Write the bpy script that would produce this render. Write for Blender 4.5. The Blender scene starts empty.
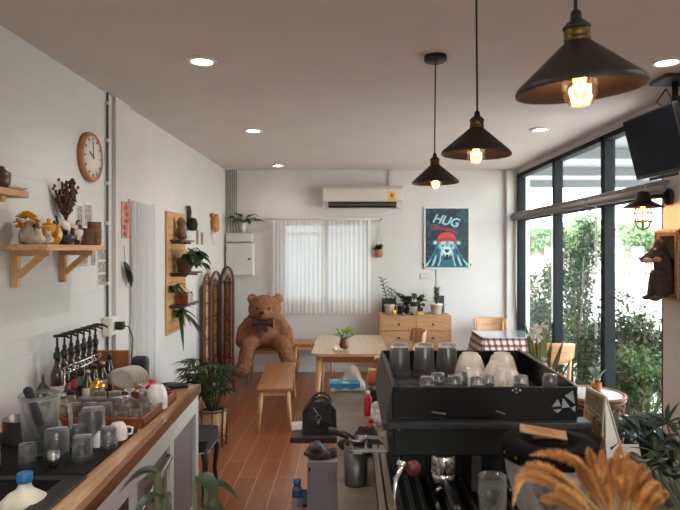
import bpy, bmesh, math, random
from mathutils import Vector, Matrix, Euler, noise
R = math.radians
PI = math.pi
F, CX, CY, EYE = 600.0, 350.0, 250.0, 1.8
rnd = random.Random(7)
SC = bpy.context.scene
COL = SC.collection
ORD = ['first', 'second', 'third', 'fourth', 'fifth', 'sixth', 'seventh', 'eighth', 'ninth', 'tenth']

def P(px, py, Y):
    """point at depth Y seen at the photograph's pixel"""
    return Vector(((px - CX) * Y / F, Y, EYE + (CY - py) * Y / F))

# ---------------------------------------------------------------- materials
def lin(c):
    c = c / 255.0
    return c / 12.92 if c <= 0.04045 else ((c + 0.055) / 1.055) ** 2.4

def rgb(r, g, b):
    return (lin(r), lin(g), lin(b), 1.0)

def new_mat(name):
    m = bpy.data.materials.new(name)
    m.use_nodes = True
    nt = m.node_tree
    bs = nt.nodes['Principled BSDF']
    return m, nt, bs

def N(nt, kind, **kw):
    n = nt.nodes.new(kind)
    for k, v in kw.items():
        if k in n.inputs:
            n.inputs[k].default_value = v
        else:
            setattr(n, k, v)
    return n

def coords(nt, scale=(1, 1, 1), rot=(0, 0, 0), kind='Object'):
    tc = nt.nodes.new('ShaderNodeTexCoord')
    mp = nt.nodes.new('ShaderNodeMapping')
    mp.inputs['Scale'].default_value = scale
    mp.inputs['Rotation'].default_value = rot
    nt.links.new(tc.outputs[kind], mp.inputs['Vector'])
    return mp.outputs['Vector']

def ramp(nt, src, stops):
    cr = nt.nodes.new('ShaderNodeValToRGB')
    el = cr.color_ramp.elements
    el[0].position, el[0].color = stops[0]
    el[1].position, el[1].color = stops[-1]
    for p, c in stops[1:-1]:
        e = el.new(p)
        e.color = c
    nt.links.new(src, cr.inputs['Fac'])
    return cr.outputs['Color']

def plain(name, c, rough=0.5, metal=0.0, vary=0.08, scale=12, bump=0.0, bscale=60, coat=0.0, spec=None, emit=None):
    m, nt, bs = new_mat(name)
    bs.inputs['Roughness'].default_value = rough
    bs.inputs['Metallic'].default_value = metal
    if spec is not None:
        bs.inputs['Specular IOR Level'].default_value = spec
    if coat:
        bs.inputs['Coat Weight'].default_value = coat
    col = rgb(*c)
    v = coords(nt)
    nz = N(nt, 'ShaderNodeTexNoise', Scale=scale, Detail=4.0)
    nt.links.new(v, nz.inputs['Vector'])
    lo = tuple(x * (1 - vary) for x in col[:3]) + (1,)
    hi = tuple(min(1, x * (1 + vary)) for x in col[:3]) + (1,)
    nt.links.new(ramp(nt, nz.outputs['Fac'], [(0.3, lo), (0.7, hi)]), bs.inputs['Base Color'])
    if bump:
        n2 = N(nt, 'ShaderNodeTexNoise', Scale=bscale, Detail=6.0)
        nt.links.new(v, n2.inputs['Vector'])
        b = N(nt, 'ShaderNodeBump', Strength=bump, Distance=0.02)
        nt.links.new(n2.outputs['Fac'], b.inputs['Height'])
        nt.links.new(b.outputs['Normal'], bs.inputs['Normal'])
    if emit:
        bs.inputs['Emission Color'].default_value = rgb(*emit[0])
        bs.inputs['Emission Strength'].default_value = emit[1]
    return m

def wood(name, c1, c2, axis='Y', scale=3.0, rough=0.45, coat=0.0):
    m, nt, bs = new_mat(name)
    s = {'X': (1, 9, 9), 'Y': (9, 1, 9), 'Z': (9, 9, 1)}[axis]
    v = coords(nt, s)
    nz = N(nt, 'ShaderNodeTexNoise', Scale=scale, Detail=6.0, Distortion=1.2)
    nt.links.new(v, nz.inputs['Vector'])
    nt.links.new(ramp(nt, nz.outputs['Fac'], [(0.28, rgb(*c1)), (0.72, rgb(*c2))]), bs.inputs['Base Color'])
    bs.inputs['Roughness'].default_value = rough
    bs.inputs['Coat Weight'].default_value = coat
    b = N(nt, 'ShaderNodeBump', Strength=0.08, Distance=0.01)
    nt.links.new(nz.outputs['Fac'], b.inputs['Height'])
    nt.links.new(b.outputs['Normal'], bs.inputs['Normal'])
    return m

def thin_glass(name, tint=(1, 1, 1), edge=0.6, base=0.04, milk=0.0, rough=0.02):
    m, nt, bs = new_mat(name)
    nt.nodes.remove(bs)
    out = nt.nodes['Material Output']
    lw = N(nt, 'ShaderNodeLayerWeight', Blend=0.35)
    tr = N(nt, 'ShaderNodeBsdfTransparent', Color=tint + (1,))
    gl = N(nt, 'ShaderNodeBsdfGlossy', Roughness=rough, Color=(1, 1, 1, 1))
    mr = N(nt, 'ShaderNodeMapRange')
    mr.inputs['To Min'].default_value = base
    mr.inputs['To Max'].default_value = edge
    nt.links.new(lw.outputs['Fresnel'], mr.inputs['Value'])
    mx = nt.nodes.new('ShaderNodeMixShader')
    nt.links.new(mr.outputs['Result'], mx.inputs['Fac'])
    nt.links.new(tr.outputs[0], mx.inputs[1])
    nt.links.new(gl.outputs[0], mx.inputs[2])
    last = mx
    if milk:
        df = N(nt, 'ShaderNodeBsdfDiffuse', Color=(0.8, 0.8, 0.8, 1))
        m2 = N(nt, 'ShaderNodeMixShader', Fac=milk)
        nt.links.new(mx.outputs[0], m2.inputs[1])
        nt.links.new(df.outputs[0], m2.inputs[2])
        last = m2
    nt.links.new(last.outputs[0], out.inputs['Surface'])
    return m

def clear_glass(name, tint=(1, 1, 1), rough=0.0, milk=.01):
    m, nt, bs = new_mat(name)
    nt.nodes.remove(bs)
    out = nt.nodes['Material Output']
    g = N(nt, 'ShaderNodeBsdfGlass', Roughness=rough, IOR=1.45, Color=tint + (1,))
    t = N(nt, 'ShaderNodeBsdfTransparent', Color=(.97, .97, .97, 1))
    mx = N(nt, 'ShaderNodeMixShader', Fac=.38)
    nt.links.new(g.outputs[0], mx.inputs[1])
    nt.links.new(t.outputs[0], mx.inputs[2])
    d = N(nt, 'ShaderNodeBsdfDiffuse', Color=(.85, .85, .84, 1))
    m2 = N(nt, 'ShaderNodeMixShader', Fac=milk)
    nt.links.new(mx.outputs[0], m2.inputs[1])
    nt.links.new(d.outputs[0], m2.inputs[2])
    fr = N(nt, 'ShaderNodeFresnel', IOR=1.5)
    sf = N(nt, 'ShaderNodeBsdfGlossy', Roughness=.45, Color=(1, 1, 1, 1))
    fm = N(nt, 'ShaderNodeMath', operation='MULTIPLY')
    fm.inputs[1].default_value = .75
    nt.links.new(fr.outputs[0], fm.inputs[0])
    m3 = nt.nodes.new('ShaderNodeMixShader')
    nt.links.new(fm.outputs[0], m3.inputs['Fac'])
    nt.links.new(m2.outputs[0], m3.inputs[1])
    nt.links.new(sf.outputs[0], m3.inputs[2])
    nt.links.new(m3.outputs[0], out.inputs['Surface'])
    return m

def sheer(name, c, transp=0.3):
    m, nt, bs = new_mat(name)
    nt.nodes.remove(bs)
    out = nt.nodes['Material Output']
    v = coords(nt, (1, 1, 1))
    wv = N(nt, 'ShaderNodeTexNoise', Scale=220.0, Detail=2.0)
    nt.links.new(v, wv.inputs['Vector'])
    col = ramp(nt, wv.outputs['Fac'], [(0.2, tuple(x * 0.9 for x in rgb(*c)[:3]) + (1,)), (0.8, rgb(*c))])
    tl = nt.nodes.new('ShaderNodeBsdfTranslucent')
    df = nt.nodes.new('ShaderNodeBsdfDiffuse')
    tr = nt.nodes.new('ShaderNodeBsdfTransparent')
    nt.links.new(col, tl.inputs['Color'])
    nt.links.new(col, df.inputs['Color'])
    m1 = N(nt, 'ShaderNodeMixShader', Fac=0.68)
    nt.links.new(tl.outputs[0], m1.inputs[1])
    nt.links.new(df.outputs[0], m1.inputs[2])
    m2 = N(nt, 'ShaderNodeMixShader', Fac=transp)
    nt.links.new(m1.outputs[0], m2.inputs[1])
    nt.links.new(tr.outputs[0], m2.inputs[2])
    nt.links.new(m2.outputs[0], out.inputs['Surface'])
    return m

def leafmat(name, c1, c2, rough=0.5, transl=0.25):
    m, nt, bs = new_mat(name)
    out = nt.nodes['Material Output']
    v = coords(nt)
    nz = N(nt, 'ShaderNodeTexNoise', Scale=9.0, Detail=3.0)
    nt.links.new(v, nz.inputs['Vector'])
    col = ramp(nt, nz.outputs['Fac'], [(0.3, rgb(*c1)), (0.7, rgb(*c2))])
    nt.links.new(col, bs.inputs['Base Color'])
    bs.inputs['Roughness'].default_value = rough
    tl = nt.nodes.new('ShaderNodeBsdfTranslucent')
    nt.links.new(col, tl.inputs['Color'])
    mx = N(nt, 'ShaderNodeMixShader', Fac=transl)
    nt.links.new(bs.outputs[0], mx.inputs[1])
    nt.links.new(tl.outputs[0], mx.inputs[2])
    nt.links.new(mx.outputs[0], out.inputs['Surface'])
    return m

def emissive(name, c, strength):
    m, nt, bs = new_mat(name)
    bs.inputs['Base Color'].default_value = rgb(*c)
    bs.inputs['Emission Color'].default_value = rgb(*c)
    bs.inputs['Emission Strength'].default_value = strength
    return m

# ---------------------------------------------------------------- mesh builder
class M:
    def __init__(s):
        s.bm = bmesh.new()

    def box(s, x0, x1, y0, y1, z0, z1, bv=0.0):
        return s.boxc(((x0 + x1) / 2, (y0 + y1) / 2, (z0 + z1) / 2), (abs(x1 - x0), abs(y1 - y0), abs(z1 - z0)), bv=bv)

    def boxc(s, c, size, rot=(0, 0, 0), bv=0.0, mat=None):
        t = bmesh.new()
        bmesh.ops.create_cube(t, size=1.0)
        bmesh.ops.scale(t, vec=size, verts=t.verts)
        if bv:
            bmesh.ops.bevel(t, geom=list(t.edges), offset=min(bv, min(size) * 0.45), segments=2, affect='EDGES', profile=0.5)
        X = Matrix.Translation(Vector(c)) @ (mat.to_4x4() if mat else Euler(rot).to_matrix().to_4x4())
        bmesh.ops.transform(t, matrix=X, verts=t.verts)
        s._merge(t)
        return s

    def _merge(s, t, smooth=False):
        vm = {}
        for v in t.verts:
            vm[v] = s.bm.verts.new(v.co)
        for f in t.faces:
            try:
                nf = s.bm.faces.new([vm[v] for v in f.verts])
                nf.smooth = smooth or f.smooth
            except ValueError:
                pass
        t.free()

    def beam(s, a, b, w, d, up=(0, 0, 1), bv=0.0):
        """square bar from a to b, w across, d along up"""
        a, b = Vector(a), Vector(b)
        z = (b - a).normalized()
        u = Vector(up)
        x = u.cross(z)
        if x.length < 1e-4:
            x = Vector((1, 0, 0)).cross(z)
        x.normalize()
        y = z.cross(x)
        rot = Matrix((x, y, z)).transposed()
        return s.boxc((a + b) / 2, (w, d, (b - a).length), bv=bv, mat=rot)

    def tube(s, pts, r, n=8, caps=True, closed=False):
        pts = [Vector(p) for p in pts]
        k = len(pts)
        rr = r if isinstance(r, (list, tuple)) else [r] * k
        rings = []
        prev = None
        for i, p in enumerate(pts):
            if closed:
                d = pts[(i + 1) % k] - pts[i - 1]
            else:
                d = pts[min(i + 1, k - 1)] - pts[max(i - 1, 0)]
            if d.length < 1e-9:
                d = Vector((0, 0, 1))
            d.normalize()
            if prev is None:
                u = Vector((0, 0, 1)) if abs(d.z) < 0.9 else Vector((1, 0, 0))
                x = u.cross(d).normalized()
            else:
                x = prev - d * prev.dot(d)
                if x.length < 1e-6:
                    x = Vector((1, 0, 0)).cross(d)
                x.normalize()
            prev = x
            y = d.cross(x)
            rings.append([s.bm.verts.new(p + (x * math.cos(2 * PI * j / n) + y * math.sin(2 * PI * j / n)) * rr[i]) for j in range(n)])
        for i in range(k if closed else k - 1):
            A, B = rings[i], rings[(i + 1) % k]
            for j in range(n):
                f = s.bm.faces.new((A[j], A[(j + 1) % n], B[(j + 1) % n], B[j]))
                f.smooth = True
        if caps and not closed:
            s.bm.faces.new(list(reversed(rings[0])))
            s.bm.faces.new(rings[-1])
        return s

    def lathe(s, prof, c=(0, 0, 0), n=24, rot=None, smooth=True, caps=True):
        """prof: list of (radius, height); axis Z turned by rot"""
        X = Matrix.Translation(Vector(c))
        if rot is not None:
            X = X @ (rot.to_4x4() if isinstance(rot, Matrix) else Euler(rot).to_matrix().to_4x4())
        rings = []
        for r, h in prof:
            if r < 1e-6:
                rings.append([s.bm.verts.new(X @ Vector((0, 0, h)))])
            else:
                rings.append([s.bm.verts.new(X @ Vector((r * math.cos(2 * PI * j / n), r * math.sin(2 * PI * j / n), h))) for j in range(n)])
        for A, B in zip(rings, rings[1:]):
            for j in range(n):
                k = (j + 1) % n
                if len(A) == 1 and len(B) == 1:
                    continue
                if len(A) == 1:
                    f = s.bm.faces.new((A[0], B[j], B[k]))
                elif len(B) == 1:
                    f = s.bm.faces.new((A[j], A[k], B[0]))
                else:
                    f = s.bm.faces.new((A[j], A[k], B[k], B[j]))
                f.smooth = smooth
        if caps:
            if len(rings[0]) > 1:
                s.bm.faces.new(list(reversed(rings[0])))
            if len(rings[-1]) > 1:
                s.bm.faces.new(rings[-1])
        return s

    def ell(s, c, r, rot=(0, 0, 0), u=16, v=10):
        if not hasattr(r, '__len__'):
            r = (r, r, r)
        t = bmesh.new()
        bmesh.ops.create_uvsphere(t, u_segments=u, v_segments=v, radius=1.0)
        X = Matrix.Translation(Vector(c)) @ Euler(rot).to_matrix().to_4x4() @ Matrix.Diagonal((r[0], r[1], r[2], 1))
        bmesh.ops.transform(t, matrix=X, verts=t.verts)
        s._merge(t, True)
        return s

    def prism(s, pts, vec, smooth=False):
        """polygon extruded by vec"""
        vec = Vector(vec)
        A = [s.bm.verts.new(Vector(p)) for p in pts]
        B = [s.bm.verts.new(Vector(p) + vec) for p in pts]
        s.bm.faces.new(list(reversed(A)))
        s.bm.faces.new(B)
        n = len(pts)
        for i in range(n):
            f = s.bm.faces.new((A[i], A[(i + 1) % n], B[(i + 1) % n], B[i]))
            f.smooth = smooth
        return s

    def face(s, pts, smooth=False):
        f = s.bm.faces.new([s.bm.verts.new(Vector(p)) for p in pts])
        f.smooth = smooth
        return s

    def grid(s, fn, nu, nv, smooth=True):
        V = [[s.bm.verts.new(Vector(fn(i / nu, j / nv))) for j in range(nv + 1)] for i in range(nu + 1)]
        for i in range(nu):
            for j in range(nv):
                f = s.bm.faces.new((V[i][j], V[i + 1][j], V[i + 1][j + 1], V[i][j + 1]))
                f.smooth = smooth
        return s

    def blade(s, base, d, L, w, droop=0.3, seg=5, fold=0.25, shape='lance', twist=0.0):
        """a single leaf: base point, direction, length, full width"""
        base, d = Vector(base), Vector(d).normalized()
        up = Vector((0, 0, 1))
        side = d.cross(up)
        if side.length < 1e-3:
            side = Vector((1, 0, 0))
        side.normalize()
        side = Matrix.Rotation(twist, 3, d) @ side
        prev = None
        for i in range(seg + 1):
            t = i / seg
            p = base + d * (L * t) + Vector((0, 0, -droop * L * t * t))
            if shape == 'lance':
                ww = w * math.sin(PI * min(1, (t * 0.9 + 0.08))) ** 0.8
            elif shape == 'round':
                ww = w * math.sqrt(max(0, 1 - (2 * t - 1) ** 2)) if 0 < t < 1 else 0.002
            else:
                ww = w * (1 - t) ** 0.6
            ww = max(ww, 0.0008)
            n = side.cross(d).normalized()
            a = s.bm.verts.new(p + side * ww / 2 + n * ww * fold)
            m = s.bm.verts.new(p)
            b = s.bm.verts.new(p - side * ww / 2 + n * ww * fold)
            if prev:
                f = s.bm.faces.new((prev[0], prev[1], m, a)); f.smooth = True
                f = s.bm.faces.new((prev[1], prev[2], b, m)); f.smooth = True
            prev = (a, m, b)
        return s

# ---------------------------------------------------------------- object helpers
def WM(o):
    m = Matrix.LocRotScale(o.location, o.rotation_euler, o.scale)
    return WM(o.parent) @ m if o.parent else m

def obj(name, m, mat, parent=None, local=False, recalc=True):
    bm = m.bm
    if recalc:
        bmesh.ops.recalc_face_normals(bm, faces=bm.faces)
    me = bpy.data.meshes.new(name)
    o = bpy.data.objects.new(name, me)
    if parent is not None:
        o.parent = parent
        if not local:
            bm.transform(WM(parent).inverted())
    elif not local:
        vs = [v.co for v in bm.verts]
        c = Vector(((min(v.x for v in vs) + max(v.x for v in vs)) / 2, (min(v.y for v in vs) + max(v.y for v in vs)) / 2, min(v.z for v in vs)))
        bm.transform(Matrix.Translation(-c))
        o.location = c
    bm.to_mesh(me)
    bm.free()
    if mat is not None:
        me.materials.append(mat)
    COL.objects.link(o)
    return o

def thing(name, label, cat, loc=(0, 0, 0), rotz=0.0, group=None):
    o = bpy.data.objects.new(name, None)
    o.empty_display_size = 0.05
    COL.objects.link(o)
    o.location = loc
    o.rotation_euler = (0, 0, rotz)
    o['label'] = label
    o['category'] = cat
    if group:
        o['group'] = group
    return o

def tag(o, label, cat, group=None, kind=None):
    o['label'] = label
    o['category'] = cat
    if group:
        o['group'] = group
    if kind:
        o['kind'] = kind
    return o

def struct(name, m, mat, parent=None):
    o = obj(name, m, mat, parent)
    if parent is None:
        o['kind'] = 'structure'
    return o

def copy_tree(o, parent=None):
    c = o.copy()
    COL.objects.link(c)
    c.parent = parent
    for ch in list(o.children):
        copy_tree(ch, c)
    return c

def dup(o, loc, label=None, rotz=None, group=None):
    c = copy_tree(o)
    c.location = loc
    if rotz is not None:
        c.rotation_euler = (0, 0, rotz)
    if label:
        c['label'] = label
    if group:
        c['group'] = group
    return c

def blob(name, parts, voxel, mat, parent, amp=0.0, nscale=30.0, smooth=6, keep_world=True):
    """one continuous body grown from overlapping ellipsoids (c, r, rot) and limbs ('t', pts, radii)"""
    m = M()
    for p in parts:
        if p[0] == 't':
            m.tube(p[1], p[2], n=12)
            for q, r in zip(p[1], p[2]):
                m.ell(q, r, u=12, v=8)
        else:
            m.ell(p[0], p[1], p[2] if len(p) > 2 else (0, 0, 0), u=20, v=14)
    me = bpy.data.meshes.new('raw')
    m.bm.to_mesh(me)
    m.bm.free()
    t = bpy.data.objects.new('raw', me)
    COL.objects.link(t)
    md = t.modifiers.new('r', 'REMESH')
    md.mode = 'VOXEL'
    md.voxel_size = voxel
    sm = t.modifiers.new('s', 'SMOOTH')
    sm.iterations = smooth
    sm.factor = 0.5
    dg = bpy.context.evaluated_depsgraph_get()
    me2 = bpy.data.meshes.new_from_object(t.evaluated_get(dg))
    bpy.data.objects.remove(t)
    bm = bmesh.new()
    bm.from_mesh(me2)
    bm.normal_update()
    if amp:
        for v in bm.verts:
            k = noise.noise(v.co * nscale) + 0.5 * noise.noise(v.co * nscale * 2.3)
            v.co += v.normal * amp * k
    for f in bm.faces:
        f.smooth = True
    h = M()
    h.bm.free()
    h.bm = bm
    return obj(name, h, mat, parent)

def text_mesh(name, body, size, mat, parent, Xf, shear=0.0, extrude=0.002, spacing=1.0):
    cu = bpy.data.curves.new('lettering', 'FONT')
    cu.body = body
    cu.size = size
    cu.shear = shear
    cu.extrude = extrude
    cu.offset = size * 0.02
    cu.space_character = spacing
    cu.align_x = 'CENTER'
    cu.align_y = 'CENTER'
    t = bpy.data.objects.new('lettering', cu)
    COL.objects.link(t)
    dg = bpy.context.evaluated_depsgraph_get()
    me = bpy.data.meshes.new_from_object(t.evaluated_get(dg))
    bpy.data.objects.remove(t)
    bm = bmesh.new()
    bm.from_mesh(me)
    bm.transform(Xf)
    h = M()
    h.bm.free()
    h.bm = bm
    return obj(name, h, mat, parent)

def light(kind, loc, energy, color, parent=None, size=0.1, spot=None, name='light', blend=0.6):
    d = bpy.data.lights.new(name, kind)
    d.energy = energy
    d.color = color
    if kind in ('POINT', 'SPOT'):
        d.shadow_soft_size = size
    if kind == 'SPOT':
        d.spot_size = spot
        d.spot_blend = blend
    o = bpy.data.objects.new(name, d)
    COL.objects.link(o)
    o.location = loc
    if parent:
        o.parent = parent
        o.location = WM(parent).inverted() @ Vector(loc)
    return o
SKY_GAIN, SKY_STRENGTH, SUN_E, EXPOSURE = 0.35, 6.0, 3.5, 0.8
# ---------------------------------------------------------------- palette
m_white = plain('white_paint', (206, 201, 195), 0.75, vary=0.03, scale=3, bump=0.05, bscale=40)
m_ceil = plain('ceiling_paint', (216, 206, 197), 0.85, vary=0.03, scale=2, bump=0.03, bscale=60)
m_trimwhite = plain('trim_white', (214, 212, 208), 0.5, vary=0.02)
m_black = plain('black_metal', (26, 25, 25), 0.42, 0.3, vary=0.1)
m_matblack = plain('matte_black', (24, 23, 23), 0.6, vary=0.15)
m_plastic = plain('black_plastic', (22, 22, 23), 0.35, vary=0.1)
m_frame = plain('dark_aluminium', (18, 22, 23), 0.7, 0.0, vary=0.1, spec=.2)
m_chrome = plain('chrome', (205, 203, 200), 0.15, 1.0, vary=0.03)
m_steel = plain('brushed_steel', (165, 162, 158), 0.32, 1.0, vary=0.08, scale=40)
m_brass = plain('aged_brass', (112, 90, 56), 0.42, 1.0, vary=0.25)
m_gold = plain('gold_metal', (214, 164, 72), 0.22, 1.0, vary=0.1)
m_lwood = wood('light_wood', (186, 138, 92), (214, 170, 122), 'Y')
m_lwoodx = wood('light_wood_across', (168, 118, 78), (194, 148, 104), 'X')
m_lwoodz = wood('light_wood_upright', (184, 136, 90), (210, 166, 118), 'Z')
m_mwood = wood('bench_wood', (150, 92, 48), (184, 122, 70), 'Y', rough=0.35, coat=0.2)
m_tray = wood('tray_wood', (112, 62, 34), (146, 84, 48), 'X', rough=0.4)
m_edge = wood('counter_edge_wood', (96, 56, 32), (138, 84, 50), 'Y', rough=0.35, coat=0.3)
m_top = wood('counter_top_wood', (166, 126, 88), (196, 156, 114), 'Y', rough=0.22, coat=0.5)
m_dwood = wood('dark_wood', (52, 34, 26), (82, 52, 38), 'X')
m_rattan = plain('rattan_cane', (94, 56, 36), 0.55, vary=0.25, scale=30)
m_weave = plain('woven_cane', (188, 144, 100), 0.7, vary=0.3, scale=60, bump=0.6, bscale=160)
m_wicker = plain('wicker', (142, 92, 58), 0.6, vary=0.3, scale=40, bump=0.5, bscale=120)
m_ceramic = plain('white_ceramic', (226, 222, 214), 0.25, vary=0.02, coat=0.4)
m_cup = plain('cream_cup', (206, 196, 186), 0.3, vary=0.05, coat=0.3)
m_glass = clear_glass('clear_glass', (.98, .985, .985))
m_pane = thin_glass('window_glass', (0.95, 0.985, 0.975), edge=0.05, base=0.005)
m_bulb = thin_glass('bulb_glass', (1.0, 0.86, 0.66), edge=0.6, base=0.05)
m_green = leafmat('green_leaf', (58, 84, 42), (94, 124, 62))
m_dgreen = leafmat('dark_green_leaf', (34, 52, 34), (62, 84, 54))
m_bgreen = leafmat('bright_leaf', (112, 150, 52), (164, 194, 86))
m_stem = plain('plant_stem', (70, 74, 44), 0.7, vary=0.2)
m_soil = plain('soil', (48, 36, 28), 0.95, vary=0.3, scale=80, bump=0.5)
m_terra = plain('terracotta', (164, 92, 58), 0.75, vary=0.1)
m_red = plain('red_plastic', (176, 30, 44), 0.4)
m_orange = plain('amber_plastic', (190, 96, 40), 0.35)
m_cable = plain('black_cable', (24, 24, 24), 0.5)
m_paper = plain('paper', (222, 216, 206), 0.8, vary=0.04)

# brick wall paint
def brick_wall():
    m, nt, bs = new_mat('painted_brick')
    v = coords(nt, (1, 1, 1), (R(90), 0, R(90)))
    tc = nt.nodes.new('ShaderNodeTexCoord')
    sx = nt.nodes.new('ShaderNodeSeparateXYZ')
    cb = nt.nodes.new('ShaderNodeCombineXYZ')
    nt.links.new(tc.outputs['Object'], sx.inputs[0])
    nt.links.new(sx.outputs['Y'], cb.inputs['X'])
    nt.links.new(sx.outputs['Z'], cb.inputs['Y'])
    br = N(nt, 'ShaderNodeTexBrick', Scale=1.0)
    br.inputs['Color1'].default_value = rgb(204, 203, 199)
    br.inputs['Color2'].default_value = rgb(206, 205, 201)
    br.inputs['Mortar'].default_value = rgb(202, 201, 197)
    br.inputs['Mortar Size'].default_value = 0.006
    br.inputs['Mortar Smooth'].default_value = 0.6
    br.inputs['Brick Width'].default_value = 0.4
    br.inputs['Row Height'].default_value = 0.1
    nt.links.new(cb.outputs[0], br.inputs['Vector'])
    nt.links.new(br.outputs['Color'], bs.inputs['Base Color'])
    bs.inputs['Roughness'].default_value = 0.7
    b = N(nt, 'ShaderNodeBump', Strength=0.16, Distance=0.006)
    b.invert = True
    nt.links.new(br.outputs['Fac'], b.inputs['Height'])
    nt.links.new(b.outputs['Normal'], bs.inputs['Normal'])
    return m
m_brick = brick_wall()

def floor_planks():
    m, nt, bs = new_mat('plank_floor')
    tc = nt.nodes.new('ShaderNodeTexCoord')
    sx = nt.nodes.new('ShaderNodeSeparateXYZ')
    cb = nt.nodes.new('ShaderNodeCombineXYZ')
    nt.links.new(tc.outputs['Object'], sx.inputs[0])
    nt.links.new(sx.outputs['Y'], cb.inputs['X'])
    nt.links.new(sx.outputs['X'], cb.inputs['Y'])
    br = N(nt, 'ShaderNodeTexBrick', Scale=1.0)
    br.inputs['Color1'].default_value = rgb(152, 90, 56)
    br.inputs['Color2'].default_value = rgb(130, 76, 48)
    br.inputs['Mortar'].default_value = rgb(190, 130, 92)
    br.inputs['Mortar Size'].default_value = 0.004
    br.inputs['Mortar Smooth'].default_value = 0.2
    br.inputs['Brick Width'].default_value = 1.0
    br.inputs['Row Height'].default_value = 0.15
    br.offset = 0.37
    nt.links.new(cb.outputs[0], br.inputs['Vector'])
    mp = N(nt, 'ShaderNodeMapping')
    mp.inputs['Scale'].default_value = (14, 1.2, 1)
    nt.links.new(tc.outputs['Object'], mp.inputs['Vector'])
    nz = N(nt, 'ShaderNodeTexNoise', Scale=3.0, Detail=6.0, Distortion=0.8)
    nt.links.new(mp.outputs[0], nz.inputs['Vector'])
    mx = nt.nodes.new('ShaderNodeMix')
    mx.data_type = 'RGBA'
    mx.blend_type = 'MULTIPLY'
    mx.inputs['Factor'].default_value = 0.6
    nt.links.new(br.outputs['Color'], mx.inputs[6])
    nt.links.new(ramp(nt, nz.outputs['Fac'], [(0.25, (0.55, 0.5, 0.48, 1)), (0.75, (1.25, 1.2, 1.15, 1))]), mx.inputs[7])
    nt.links.new(mx.outputs[2], bs.inputs['Base Color'])
    bs.inputs['Roughness'].default_value = 0.28
    return m
m_floor = floor_planks()

# ---------------------------------------------------------------- room shell
XL, XR, YB, YN, ZC = -1.833, 2.463, 8.85, -2.6, 2.98
struct('floor', M().box(XL - .15, XR + .15, YN - .15, YB + .15, -0.12, 0.0), m_floor)
struct('ceiling', M().box(XL - .15, XR + .15, YN - .15, YB + .15, ZC, ZC + .15), m_ceil)
struct('wall_left', M().box(XL - .15, XL, YN, 4.62, 0, ZC), m_brick)
struct('wall_left_back', M().box(XL - .15, XL, 4.62, YB, 0, ZC), m_white)
struct('trim_1', M().box(XL, XL + .03, 4.62, 4.9, 0, ZC), m_white)
# back wall round its window opening
WX0, WX1, WZ0, WZ1 = -1.0, 0.265, 1.02, 2.21
w = M()
w.box(XL - .15, WX0, YB, YB + .15, 0, ZC)
w.box(WX1, XR + .15, YB, YB + .15, 0, ZC)
w.box(WX0, WX1, YB, YB + .15, 0, WZ0)
w.box(WX0, WX1, YB, YB + .15, WZ1, ZC)
struct('wall_back', w, m_white)
struct('baseboard_back', M().box(XL + .012, 2.28, YB - .012, YB, 0, .08, bv=.004), m_trimwhite)
struct('baseboard_left', M().box(XL, XL + .012, 4.9, YB, 0, .08, bv=.004), m_trimwhite)
# right wall: corner strip, sill, lintel, pier, then a second glazed bay beside the camera
w = M()
w.box(XR, XR + .15, 8.72, YB + .15, 0, ZC)
w.box(XR, XR + .15, 4.72, 8.72, 0, .08)
w.box(XR, XR + .15, 4.72, 8.72, 2.9, ZC)
w.box(XR, XR + .15, YN, 4.72, 0, ZC)
struct('wall_right', w, m_white)
struct('trim_2', M().box(XR - .17, XR, 8.76, YB, 0, ZC), m_white)
w = M()
w.box(XL - .15, -.3, YN - .15, YN, 0, ZC)
w.box(2.1, XR + .15, YN - .15, YN, 0, ZC)
w.box(-.3, 2.1, YN - .15, YN, 0, 1.0)
w.box(-.3, 2.1, YN - .15, YN, 2.5, ZC)
struct('wall_front', w, m_white)
fw = M()
for x in (-.27, .9, 2.07):
    fw.box(x - .03, x + .03, YN - .1, YN - .02, 1.0, 2.5)
fw.box(-.3, 2.1, YN - .1, YN - .02, 1.0, 1.06)
fw.box(-.3, 2.1, YN - .1, YN - .02, 2.44, 2.5)
fill_win = struct('fill_window', fw, m_frame)  # window added behind the camera to brighten the faces turned that way
for a, b in ((-.24, .87), (.93, 2.04)):
    struct('pane', M().box(a, b, YN - .065, YN - .059, 1.06, 2.44), m_pane, fill_win)


# right window, dark frame, full height panes
fw = M()
XF0, XF1 = XR - .035, XR + .07
for y, h in ((8.685, .035), (7.17, .04), (5.77, .045)):
    fw.box(XF0, XF1, y - h, y + h, .08, 2.9, bv=.004)
fw.box(XR + .012, XF1, 4.72, 4.765, .08, 2.9)
fw.box(XF0, XF1, 4.72, 8.72, .08, .15)
fw.box(XF0, XF1, 4.72, 8.72, 2.85, 2.9)
fw.box(XF0 + .02, XF1, 4.72, 8.72, 2.22, 2.30)
win1 = struct('window_1', fw, m_frame)
for a, b in ((7.21, 8.65), (5.815, 7.13), (4.765, 5.725)):
    struct('pane', M().box(XR + .02, XR + .026, a, b, .15, 2.22), m_pane, win1)
    struct('pane', M().box(XR + .02, XR + .026, a, b, 2.30, 2.85), m_pane, win1)
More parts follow.
